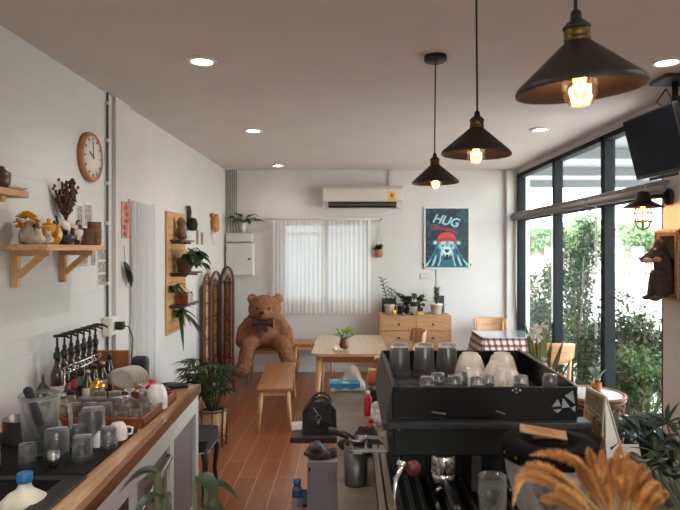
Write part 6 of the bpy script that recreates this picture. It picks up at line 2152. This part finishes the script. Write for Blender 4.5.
parts = [
    (D(hx, 0, hz), (.068, .066, .062)),
    ('t', [D(hx - .04, 0, hz - .015), D(hx - .085, 0, hz - .032), D(hx - .12, 0, hz - .042)], [.045, .034, .024]),
    ('t', [D(hx + .02, 0, hz - .02), D(hx + .05, 0, hz - .11), D(hx + .05, 0, hz - .24)], [.06, .08, .085]),
    (D(hx + .045, 0, hz - .2), (.085, .095, .13)),
    ('t', [D(hx + .0, -.055, hz - .16), D(hx - .02, -.06, hz - .26), D(hx - .03, -.06, hz - .32)], [.04, .032, .03]),
    ('t', [D(hx + .0, .055, hz - .16), D(hx - .02, .06, hz - .26), D(hx - .03, .06, hz - .32)], [.04, .032, .03]),
    ('t', [D(hx + .06, 0, hz - .2), D(XR - .03, 0, hz - .2)], [.09, .08]),
    (D(hx - .06, -.06, hz - .335), (.042, .028, .02)),
    (D(hx - .06, .06, hz - .335), (.042, .028, .02)),
]
blob('body', parts, .0085, dark, t, amp=.004, nscale=70, smooth=5)
for s in (-1, 1):
    obj('ear', M().lathe([(.034, -.01), (.026, .03), (0, .085)], D(hx + .012, s * .046, hz + .045), n=12, rot=(R(-10 * s), R(8), 0)), dark, t)
tan = plain('dog_tan_fur', (196, 168, 144), .85, vary=.2, scale=40)
obj('tan_muzzle', M().ell(D(hx - .085, 0, hz - .044), (.052, .038, .026)).ell(D(hx - .03, .035, hz - .04), (.03, .022, .022)).ell(D(hx - .03, -.04, hz - .04), (.032, .022, .022)), tan, t)
for s in (-1, 1):
    obj('eye', M().ell(D(hx - .052, s * .032, hz + .018), .0085, u=10, v=8), m_plastic, t)
    obj('tan_brow', M().ell(D(hx - .046, s * .036, hz + .036), (.012, .009, .008)), tan, t)
obj('nose', M().ell(D(hx - .142, 0, hz - .034), (.012, .014, .011)), m_plastic, t)

# wicker drum table
wc = Vector((2.0, 5.0, 0))
t = thing('wicker_table', 'round brown wicker drum table with white patterned top by window', 'table', wc)
prof = [(.22, .0), (.235, .02), (.245, .3), (.265, .57), (.27, .6), (.255, .61), (.235, .605)]
obj('drum', M().lathe([(.2, .0), (.215, .02), (.222, .3), (.235, .57), (.24, .585), (0, .585)], wc, n=36), plain('wicker_dark', (92, 58, 40), .7, vary=.3, scale=60, bump=.6, bscale=140), t)
rg = M()
for k in range(14):
    a0 = 2 * PI * k / 14
    for z0 in (.17, .43):
        rg.tube([wc + Vector(((.243 + .02 * (z0 + .11 * math.sin(q * PI / 8)) / .6) * math.cos(a0 + .2 * math.cos(q * PI / 8)), (.243 + .02 * (z0 + .11 * math.sin(q * PI / 8)) / .6) * math.sin(a0 + .2 * math.cos(q * PI / 8)), z0 + .11 * math.sin(q * PI / 8))) for q in range(16)], .008, n=6, closed=True)
obj('cane_scrolls', rg, m_wicker, t)
hp = M()
for z, r in ((.02, .24), (.3, .252), (.57, .268)):
    hp.tube([wc + Vector((r * math.cos(q * PI / 16), r * math.sin(q * PI / 16), z)) for q in range(32)], .012, n=6, closed=True)
hp.tube([wc + Vector((.268 * math.cos(q * PI / 16), .268 * math.sin(q * PI / 16), .6)) for q in range(32)], .016, n=8, closed=True)
obj('hoops', hp, m_wicker, t)
def lattice():
    m, nt, bs = new_mat('white_lattice')
    v = coords(nt, (1, 1, 1), (0, 0, R(45)))
    ck = N(nt, 'ShaderNodeTexChecker', Scale=70.0)
    ck.inputs['Color1'].default_value = rgb(222, 220, 216)
    ck.inputs['Color2'].default_value = rgb(168, 164, 162)
    nt.links.new(v, ck.inputs['Vector'])
    nt.links.new(ck.outputs['Color'], bs.inputs['Base Color'])
    bs.inputs['Roughness'].default_value = .25
    return m
obj('top', M().lathe([(0, .586), (.255, .586), (.255, .604), (0, .604)], wc, n=40), lattice(), t)
c = Vector(((596.5 - CX) * 5.05 / F, 5.05, .605))
vase_plant('potted_plant', 'tiny plant in an orange terracotta pot on the wicker table', c, .042, .08, m_terra, 12, .13, .03, leafmat('grey_leaf', (96, 112, 92), (150, 160, 140)), droop=.3, up=(.5, 2.2), spread=.6)

# tent menu card on the bar
t = thing('menu_stand', 'white tent menu card with photos on a dark wedge stand', 'menu stand', (1.02, 2.4, BZ))
y0_, y1_ = 2.28, 2.62
rA, rB = P(605, 396.5, y0_), P(586, 386.5, y1_)
ridge0 = Vector((rA.x, y0_, rA.z)); ridge1 = Vector((rB.x, y1_, rB.z))
bw0 = Vector((ridge0.x - .015, y0_, BZ + .01)); bw1 = Vector((ridge1.x - .015, y1_, BZ + .01))
# front (photo) panel faces the machine, left
m = M().prism([ridge0, ridge1, bw1 + Vector((-.01, 0, 0)), bw0 + Vector((-.01, 0, 0))], (.004, 0, 0))
fp_ = obj('photo_panel', m, plain('menu_cream', (196, 182, 160), .5, vary=.1), t)
def MP(u, v):
    top = ridge0.lerp(ridge1, u)
    bot = (bw0 + Vector((-.01, 0, 0))).lerp(bw1 + Vector((-.01, 0, 0)), u)
    return top.lerp(bot, v) + Vector((-.0015, 0, 0))
for (u0, u1, v0, v1, c_) in ((.08, .92, .04, .26, (120, 112, 74)), (.08, .5, .33, .5, (150, 104, 70)), (.55, .92, .33, .5, (176, 150, 110)), (.08, .4, .56, .7, (110, 76, 56)), (.5, .92, .56, .7, (140, 120, 96))):
    ph_ = M().prism([MP(u0, v0), MP(u1, v0), MP(u1, v1), MP(u0, v1)], (.001, 0, 0))
    obj('menu_photo', ph_, plain('menu_photo', c_, .5, vary=.6, scale=30), fp_)
ml = M()
for v in (.29, .53, .73):
    ml.beam(MP(.1, v), MP(.8, v), .004, .002, up=(1, 0, 0))
obj('menu_line', ml, plain('menu_ink', (84, 66, 52), .6), fp_)
# white back panel slopes away to the right
m = M().prism([ridge0 + Vector((.004, 0, 0)), ridge1 + Vector((.004, 0, 0)), ridge1 + Vector((.10, .02, BZ + .004 - ridge1.z)), ridge0 + Vector((.105, .02, BZ + .004 - ridge0.z))], (.004, 0, .001))
obj('back_panel', m, m_paper, t)
m = M().prism([ridge0 + Vector((.003, .003, -.002)), ridge0 + Vector((.1, .022, BZ + .004 - ridge0.z)), Vector((bw0.x + .02, y0_ + .003, BZ + .004))], (0, .004, 0))
obj('end_gusset', m, m_paper, t)
obj('wedge_base', M().prism([(bw0.x - .035, y0_ - .03, BZ + .0), (bw0.x + .02, y0_ - .03, BZ + .0), (bw0.x + .006, y0_ - .02, BZ + .17), (bw0.x - .006, y0_ - .02, BZ + .17)], (0, y1_ - y0_ + .04, 0)), m_dwood, t)

# orchid-like plant with white flowers behind the machine
c = Vector((.83, 2.6, BZ))
t = thing('flowering_plant', 'white-flowered plant with long arching leaves right behind the machine', 'potted plant', c)
obj('pot', M().lathe(pot_profile(.06, .075, .13), c, n=28), plain('olive_pot', (70, 76, 54), .5), t)
obj('soil', M().lathe([(0, .11), (.066, .11), (.064, .118), (0, .12)], c, n=20), m_soil, t)
lv, st = M(), M()
m_petal = leafmat('white_petal', (226, 226, 220), (244, 244, 240), transl=.4)
b = c + Vector((0, 0, .12))
tips = [((517, 322), .035), ((545, 322), .03), ((572, 340), .022), ((578, 375), .018), ((566, 352), .02), ((506, 345), .03), ((560, 372), .02), ((525, 352), .05), ((552, 350), .035), ((512, 372), .04), ((540, 356), .05), ((584, 358), .016), ((556, 340), .02), ((574, 362), .016), ((568, 384), .016), ((532, 342), .045), ((520, 338), .03)]
for (tx, ty), w_ in tips:
    tp_ = P(tx, ty, 2.6 + rnd.uniform(-.07, .08))
    v = tp_ - b
    L = v.length
    d = (v + Vector((0, 0, .45 * L))).normalized()
    lv.blade(b, d, L * 1.02, w_ * 1.7, (d * L * 1.02 - v).z / (L * 1.02), 9, fold=.3)
for px, py in ((536, 329), (531, 333), (541, 327), (537, 335), (543, 362), (540, 368), (545, 370), (541, 374), (538, 380)):
    p = P(px + rnd.uniform(-1, 1), py, 2.55 + rnd.uniform(-.04, .04))
    st.tube([b, b.lerp(p, .6) + Vector((0, .02, .04)), p], .002, n=5)
    fl = M()
    for k in range(6):
        a = k * PI / 3 + rnd.random()
        fl.blade(p, (math.cos(a), -.35, math.sin(a)), .03, .024, .1, 4, shape='round')
    obj('flower', fl, m_petal, t)
obj('leaves', lv, leafmat('strap_leaf', (84, 98, 54), (150, 152, 104)), t)
obj('stems', st, m_stem, t)
c = P(537, 0, 2.44); c.z = BZ
t = thing('green_bottle', 'dark green tapered bottle standing behind the machine before the chair', 'bottle', c)
obj('bottle_body', M().lathe([(0, 0), (.036, 0), (.04, .01), (.042, .2), (.038, .32), (.026, .37), (.014, .395), (0, .4)], c, n=24), plain('bottle_green', (44, 56, 36), .25, coat=.4, vary=.2), t)
obj('cap', M().lathe([(0, .395), (.014, .395), (.014, .42), (0, .421)], c, n=16), m_matblack, t)

# dried grass bouquet close to the camera
vb = Vector((.43, .92, BZ))
t = thing('dried_grass_bouquet', 'bunch of fluffy orange-tan dried grass in vase at bottom right', 'dried bouquet', vb)
obj('vase', M().lathe([(0, 0), (.06, 0), (.075, .08), (.07, .25), (.045, .40), (.05, .43), (.045, .43), (.04, .4), (.062, .25), (.066, .08), (0, .01)], vb, n=32), plain('vase_brown', (84, 62, 50), .5), t)
m_grass = plain('dried_grass', (226, 174, 108), .95, vary=.2, scale=60)
m_straw = plain('straw_stalk', (186, 138, 78), .9)
# tip pixel, mid pixel
stalks = [((513, 506), (548, 468), .94), ((530, 455), (585, 470), .96), ((516, 480), (560, 488), .90), ((588, 448), (600, 480), .98), ((621, 446), (618, 480), .95), ((634, 462), (628, 490), .92), ((612, 458), (612, 488), .97), ((650, 472), (638, 496), .95),
          ((660, 486), (645, 500), .93), ((605, 474), (606, 497), .89), ((641, 478), (632, 498), .99), ((668, 494), (650, 506), .97), ((578, 470), (592, 492), 1.0), ((556, 492), (580, 502), .87), ((624, 478), (622, 500), .88), ((602, 450), (608, 490), .93), ((645, 464), (634, 494), .97), ((629, 452), (624, 488), .99), ((543, 478), (572, 486), .99), ((571, 456), (594, 486), .95), ((662, 500), (648, 508), .9), ((540, 500), (572, 506), .98), ((654, 492), (640, 506), .9), ((596, 462), (604, 492), 1.01)]
root = vb + Vector((0, 0, .42))
for (tp_, md_, Y) in stalks:
    tip, mid = P(*tp_, Y), P(*md_, Y)
    k = []
    N_ = 12
    for i in range(N_ + 1):
        f = i / N_
        # quadratic curve from the vase through mid to tip
        ctrl = mid * 2 - (root + tip) * .5
        k.append(root * (1 - f) ** 2 + ctrl * 2 * f * (1 - f) + tip * f * f)
    sk = obj('grass_stalk', M().tube(k[:9], .0016, n=5), m_straw, t)
    fz = M()
    for i in range(900):
        f = .38 + .62 * rnd.random()
        q = f * N_
        j = min(int(q), N_ - 1)
        p = k[j].lerp(k[j + 1], q - j)
        dr = (k[j + 1] - k[j]).normalized()
        a = rnd.uniform(0, 2 * PI)
        u = dr.cross(Vector((.3, .2, 1))).normalized()
        w_ = dr.cross(u)
        rad = .0092 * math.sin(PI * min(1, ((f - .38) / .62) ** .8 * .93 + .05)) ** .8
        o_ = (u * math.cos(a) + w_ * math.sin(a))
        fz.blade(p, o_ * .8 + dr * .7, rad * rnd.uniform(1.0, 1.6), .0034, .0, 1, fold=0)
    obj('fluffy_head', fz, m_grass, sk)

# plants at the lower right, by the window end of the bar
c = Vector((1.26, 2.45, BZ))
t = thing('potted_plant', 'blue-green leafy plant on the bar beside the menu stand', 'potted plant', c)
obj('pot', M().lathe(pot_profile(.06, .075, .11), c, n=28), m_matblack, t)
lv, st = M(), M()
for k in range(20):
    tx, ty = rnd.uniform(612, 668), rnd.uniform(412, 446)
    tip = P(tx, ty, 2.45 + rnd.uniform(-.12, .12))
    b = c + Vector((0, 0, .1))
    st.tube([b, b.lerp(tip, .5) + Vector((0, 0, .04)), tip], .003, n=5)
    for j in range(3):
        a = rnd.uniform(0, 2 * PI)
        lv.blade(tip, (math.cos(a), math.sin(a), rnd.uniform(-.2, .7)), rnd.uniform(.06, .1), .035, .4, 5)
obj('stems', st, m_stem, t)
obj('foliage', lv, leafmat('bluegreen_leaf', (24, 44, 40), (44, 72, 66), rough=.5), t)
c = Vector((1.02, 1.9, BZ))
t = thing('potted_plant', 'dark spiky palm seedling at the right picture edge on the bar', 'potted plant', c)
c = Vector((1.14, 2.1, BZ)); t.location = c
obj('pot', M().lathe(pot_profile(.055, .07, .1), c, n=28), plain('grey_pot', (118, 116, 114), .6), t)
lv, st = M(), M()
for (hx_, hy_, n_, L) in ((667, 424, 9, .10), (684, 440, 8, .1), (655, 452, 7, .085), (672, 462, 8, .09)):
    h_ = P(hx_, hy_, 2.1)
    b = c + Vector((0, 0, .09))
    st.tube([b, b.lerp(h_, .6) + Vector((.01, 0, .0)), h_], .003, n=5)
    for j in range(n_):
        a = PI * (j / (n_ - 1) * 1.25 - .12)
        lv.blade(h_, (math.cos(a), rnd.uniform(-.3, .3), math.sin(a)), L * rnd.uniform(.8, 1.1), .017, .15, 4)
obj('stems', st, m_stem, t)
obj('foliage', lv, m_dgreen, t)
c = Vector((.93, 1.55, BZ))
t = thing('potted_plant', 'broad dark leaves in a pale bowl at the lower right corner', 'potted plant', c)
obj('pot', M().lathe([(0, 0), (.06, 0), (.1, .09), (.105, .1), (.098, .1), (.055, .012), (0, .012)], c, n=32), plain('pale_bowl', (132, 130, 126), .5), t)
obj('soil', M().lathe([(0, .08), (.085, .08), (.08, .088), (0, .09)], c, n=20), m_soil, t)
lv, st = M(), M()
for (tx, ty) in ((655, 452), (664, 446), (676, 450), (648, 464), (684, 462), (660, 474), (674, 480), (640, 480), (690, 478), (668, 462)):
    tip = P(tx, ty, 1.55 + rnd.uniform(-.05, .05))
    b = c + Vector((0, 0, .085))
    st.tube([b, tip], .0035, n=5)
    a = rnd.uniform(-.8, .8)
    lv.blade(tip, (math.sin(a), -.3, math.cos(a) * .7), .085, .06, .6, 6, shape='round')
obj('stems', st, m_stem, t)
obj('foliage', lv, leafmat('deep_leaf', (22, 34, 26), (38, 54, 40), rough=.35), t)
# ================================================================ OUTSIDE
m_conc = plain('driveway_concrete', (184, 182, 178), .85, vary=.06, scale=1.5)
g = struct('ground', M().box(-14, 45, -10, 60, -.3, -.13), m_conc)
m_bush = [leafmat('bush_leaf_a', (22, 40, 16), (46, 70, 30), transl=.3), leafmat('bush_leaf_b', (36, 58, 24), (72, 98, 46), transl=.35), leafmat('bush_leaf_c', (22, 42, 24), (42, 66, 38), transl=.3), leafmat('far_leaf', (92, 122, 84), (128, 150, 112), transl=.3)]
m_bark = plain('bark', (84, 70, 56), .9, vary=.3, scale=30, bump=.5)
def shrub(label, base, rx, ry, z0, z1, n, ls, mat, seed, name='shrub', cat='shrub', group=None, nst=9):
    r = random.Random(seed)
    t = thing(name, label, cat, base, group=group)
    st = M()
    b = Vector(base)
    for k in range(nst):
        a = r.uniform(0, 2 * PI); q = r.uniform(.2, .8)
        e = b + Vector((rx * q * math.cos(a), ry * q * math.sin(a), (z1 - base[2]) * r.uniform(.6, .9)))
        st.tube([b + Vector((.1 * math.cos(a), .1 * math.sin(a), 0)), b.lerp(e, .5) + Vector((r.gauss(0, .05), r.gauss(0, .05), .1)), e], [.022, .014, .006], n=5)
    obj('stems', st, m_bark, t)
    lv = M()
    blobs = [(r.uniform(-.55, .55) * rx, r.uniform(-.55, .55) * ry, r.uniform(z0 + .15 * (z1 - z0), z1 - .2 * (z1 - z0)), r.uniform(.3, .6)) for _ in range(16)]
    for k in range(n):
        cx_, cy_, cz_, cr = r.choice(blobs)
        d = Vector((r.gauss(0, 1), r.gauss(0, 1), r.gauss(0, 1))).normalized() * (r.random() ** .4)
        p = b + Vector((cx_ + d.x * cr * rx, cy_ + d.y * cr * ry, cz_ - base[2] + d.z * cr * (z1 - z0) * .5))
        if p.z < base[2] + .03 or p.x < XR + .2:
            continue
        q = Vector((r.gauss(0, 1), r.gauss(0, 1), r.gauss(0, .7) + .3)).normalized()
        s = q.cross(Vector((r.gauss(0, 1), r.gauss(0, 1), r.gauss(0, 1)))).normalized()
        L = ls * r.uniform(.7, 1.3)
        v = [lv.bm.verts.new(p), lv.bm.verts.new(p + q * L * .5 + s * L * .22), lv.bm.verts.new(p + q * L), lv.bm.verts.new(p + q * L * .5 - s * L * .22)]
        lv.bm.faces.new(v)
    obj('foliage', lv, mat, t, recalc=False)
    return t
gz = -.13
G = 'shrubs along the window'
shrub('bushy green shrub outside the window bay behind the wall lantern', (3.5, 7.3, gz), .55, .8, -.1, 1.25, 8500, .06, m_bush[0], 1, group=G)
shrub('low light green shrub outside, right behind the wicker table', (3.0, 6.25, gz), .34, .6, -.1, .8, 4600, .055, m_bush[1], 2, group=G)
shrub('tall leafy shrub reaching the blind in the middle window bay', (4.0, 10.6, gz), .42, .7, -.1, 2.4, 6500, .075, m_bush[2], 3, group=G)
shrub('dense shrub outside the far window bay next to the wall', (3.72, 11.7, gz), .5, .8, -.1, 1.75, 5000, .075, m_bush[0], 4, group=G)
shrub('round shrub low in the middle window bay', (3.15, 8.3, gz), .32, .6, -.1, .95, 3200, .06, m_bush[1], 5, group=G)
shrub('narrow shrub low outside the far window bay', (2.98, 9.5, gz), .25, .55, -.1, 1.1, 2800, .06, m_bush[2], 6, group=G)
def tree(label, base, h, r_, seed, mat, n=5200, ls=.28):
    return shrub(label, base, r_, r_, h * .35, h, n, ls, mat, seed, 'tree', 'tree', 'trees across the street', nst=8)
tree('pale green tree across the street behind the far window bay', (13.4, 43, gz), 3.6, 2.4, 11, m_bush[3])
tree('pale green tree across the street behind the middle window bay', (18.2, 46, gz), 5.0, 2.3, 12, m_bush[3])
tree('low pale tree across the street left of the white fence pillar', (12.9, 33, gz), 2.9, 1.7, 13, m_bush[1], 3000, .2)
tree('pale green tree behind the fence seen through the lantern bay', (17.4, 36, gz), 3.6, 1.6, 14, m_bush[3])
# fence across the street
m_fence = plain('fence_white', (168, 158, 150), .6, vary=.03)
t = thing('street_fence', 'pale picket fence and wall across the street outside', 'fence', (15.5, 30, gz))
obj('plinth', M().box(9, 22, 29.9, 30.15, gz, .45), m_fence, t)
for k in range(6):
    x = 10 + 2.2 * k
    obj('pillar', M().box(x - .2, x + .2, 29.8, 30.25, gz, 1.95, bv=.02), m_fence, t)
pk = M()
for k in range(40):
    x = 10 + .275 * k + .1
    pk.box(x, x + .09, 29.98, 30.06, .45, 1.7)
pk.box(9.5, 21.5, 30.0, 30.05, 1.5, 1.58)
pk.box(9.5, 21.5, 30.0, 30.05, .6, .68)
obj('pickets', pk, plain('fence_picket', (104, 78, 70), .7), t)
t = thing('house', 'pale house with a low roof across the street', 'house', (13, 50, gz))
obj('wall', M().box(8, 19, 50, 54, gz, 3.0), plain('house_wall', (226, 222, 214), .8), t)
obj('roof', M().prism([(7, 49, 3.0), (20, 49, 3.0), (20, 52, 4.4), (7, 52, 4.4)], (0, .3, .15)), plain('house_roof', (190, 172, 160), .8), t)
for k in range(3):
    obj('window', M().box(9.5 + 3.2 * k, 11 + 3.2 * k, 49.93, 50.02, .9, 2.2), plain('house_window', (120, 136, 146), .2), t)
# carport roof outside
m_roof = plain('carport_grey', (112, 116, 118), .6, vary=.05)
t = thing('carport', 'grey carport roof with beams seen through the transom panes', 'carport', (4.6, 8.6, gz))
obj('roof_sheet', M().box(2.8, 7.8, 7.0, 14.5, 3.42, 3.47), m_roof, t)
for k in range(4):
    y = 7.4 + 2.2 * k
    obj('beam', M().box(2.8, 7.8, y, y + .1, 3.26, 3.42), m_roof, t)
obj('fascia', M().box(7.7, 7.85, 7.0, 14.5, 3.2, 3.5), m_roof, t)
for y in (7.4, 14.2):
    obj('post', M().box(7.5, 7.65, y, y + .15, gz, 3.26), m_roof, t)
# added grey wall outside the back window, placed to cut its daylight
struct('wall_shade_outside', M().box(-6, 1.6, 10.1, 10.3, -.13, 4.2), plain('shade_wall_grey', (140, 147, 155), .8))

# ================================================================ LIGHT
w = bpy.data.worlds.new('World')
SC.world = w
w.use_nodes = True
nt = w.node_tree
bg = nt.nodes['Background']
sky = nt.nodes.new('ShaderNodeTexSky')
sky.sky_type = 'NISHITA'
sky.sun_disc = False
sky.sun_elevation = R(52)
sky.sun_rotation = R(250)
sky.air_density = 1.2
sky.dust_density = 4.0
sky.ozone_density = 1.0
mx = nt.nodes.new('ShaderNodeMix')
mx.data_type = 'RGBA'
mx.inputs['Factor'].default_value = .55
hs = nt.nodes.new('ShaderNodeVectorMath'); hs.operation = 'SCALE'
hs.inputs['Scale'].default_value = SKY_GAIN
nt.links.new(sky.outputs['Color'], hs.inputs[0])
nt.links.new(hs.outputs[0], mx.inputs[6])
mx.inputs[7].default_value = (1.04, 1.0, .96, 1)
nt.links.new(mx.outputs[2], bg.inputs['Color'])
bg.inputs['Strength'].default_value = SKY_STRENGTH
sun = bpy.data.lights.new('sun', 'SUN')
sun.energy = SUN_E
sun.angle = R(3)
sun.color = (1.0, .95, .88)
so = bpy.data.objects.new('sun', sun)
COL.objects.link(so)
so.rotation_euler = (R(40), 0, R(-105))
so.location = (-5, 0, 9)
# portals help the sky find the glazing
def portal(loc, rot, sx, sy):
    d = bpy.data.lights.new('portal', 'AREA')
    d.shape = 'RECTANGLE'
    d.size, d.size_y = sx, sy
    d.cycles.is_portal = True
    o = bpy.data.objects.new('portal', d)
    COL.objects.link(o)
    o.location = loc
    o.rotation_euler = rot
portal((XR + .14, 6.72, 1.5), (0, R(90), 0), 2.8, 4.0)
portal((.9, YN - .13, 1.75), (R(90), 0, 0), 2.4, 1.5)
portal((-.37, YB + .14, 1.62), (R(-90), 0, 0), 1.26, 1.2)

# ================================================================ CAMERA
cd = bpy.data.cameras.new('camera')
cam = bpy.data.objects.new('camera', cd)
COL.objects.link(cam)
cam.location = (0, 0, EYE)
cam.rotation_euler = (R(90), 0, 0)
cd.sensor_width = 36
cd.lens = F / 680 * 36
cd.shift_x = -(CX - 340) / 680
cd.shift_y = -(255 - CY) / 680
cd.clip_start = .05
cd.clip_end = 300
cd.dof.use_dof = True
cd.dof.focus_distance = 3.0
cd.dof.aperture_fstop = 5.0
SC.camera = cam
SC.view_settings.view_transform = 'Standard'
SC.view_settings.look = 'None'
SC.view_settings.gamma = 1.0
SC.view_settings.use_curve_mapping = False
SC.view_settings.exposure = EXPOSURE
SC.cycles.max_bounces = 14
SC.cycles.transmission_bounces = 12
SC.cycles.diffuse_bounces = 4
SC.cycles.transparent_max_bounces = 24
SC.cycles.sample_clamp_indirect = 6
SC.cycles.caustics_reflective = False
SC.cycles.caustics_refractive = False
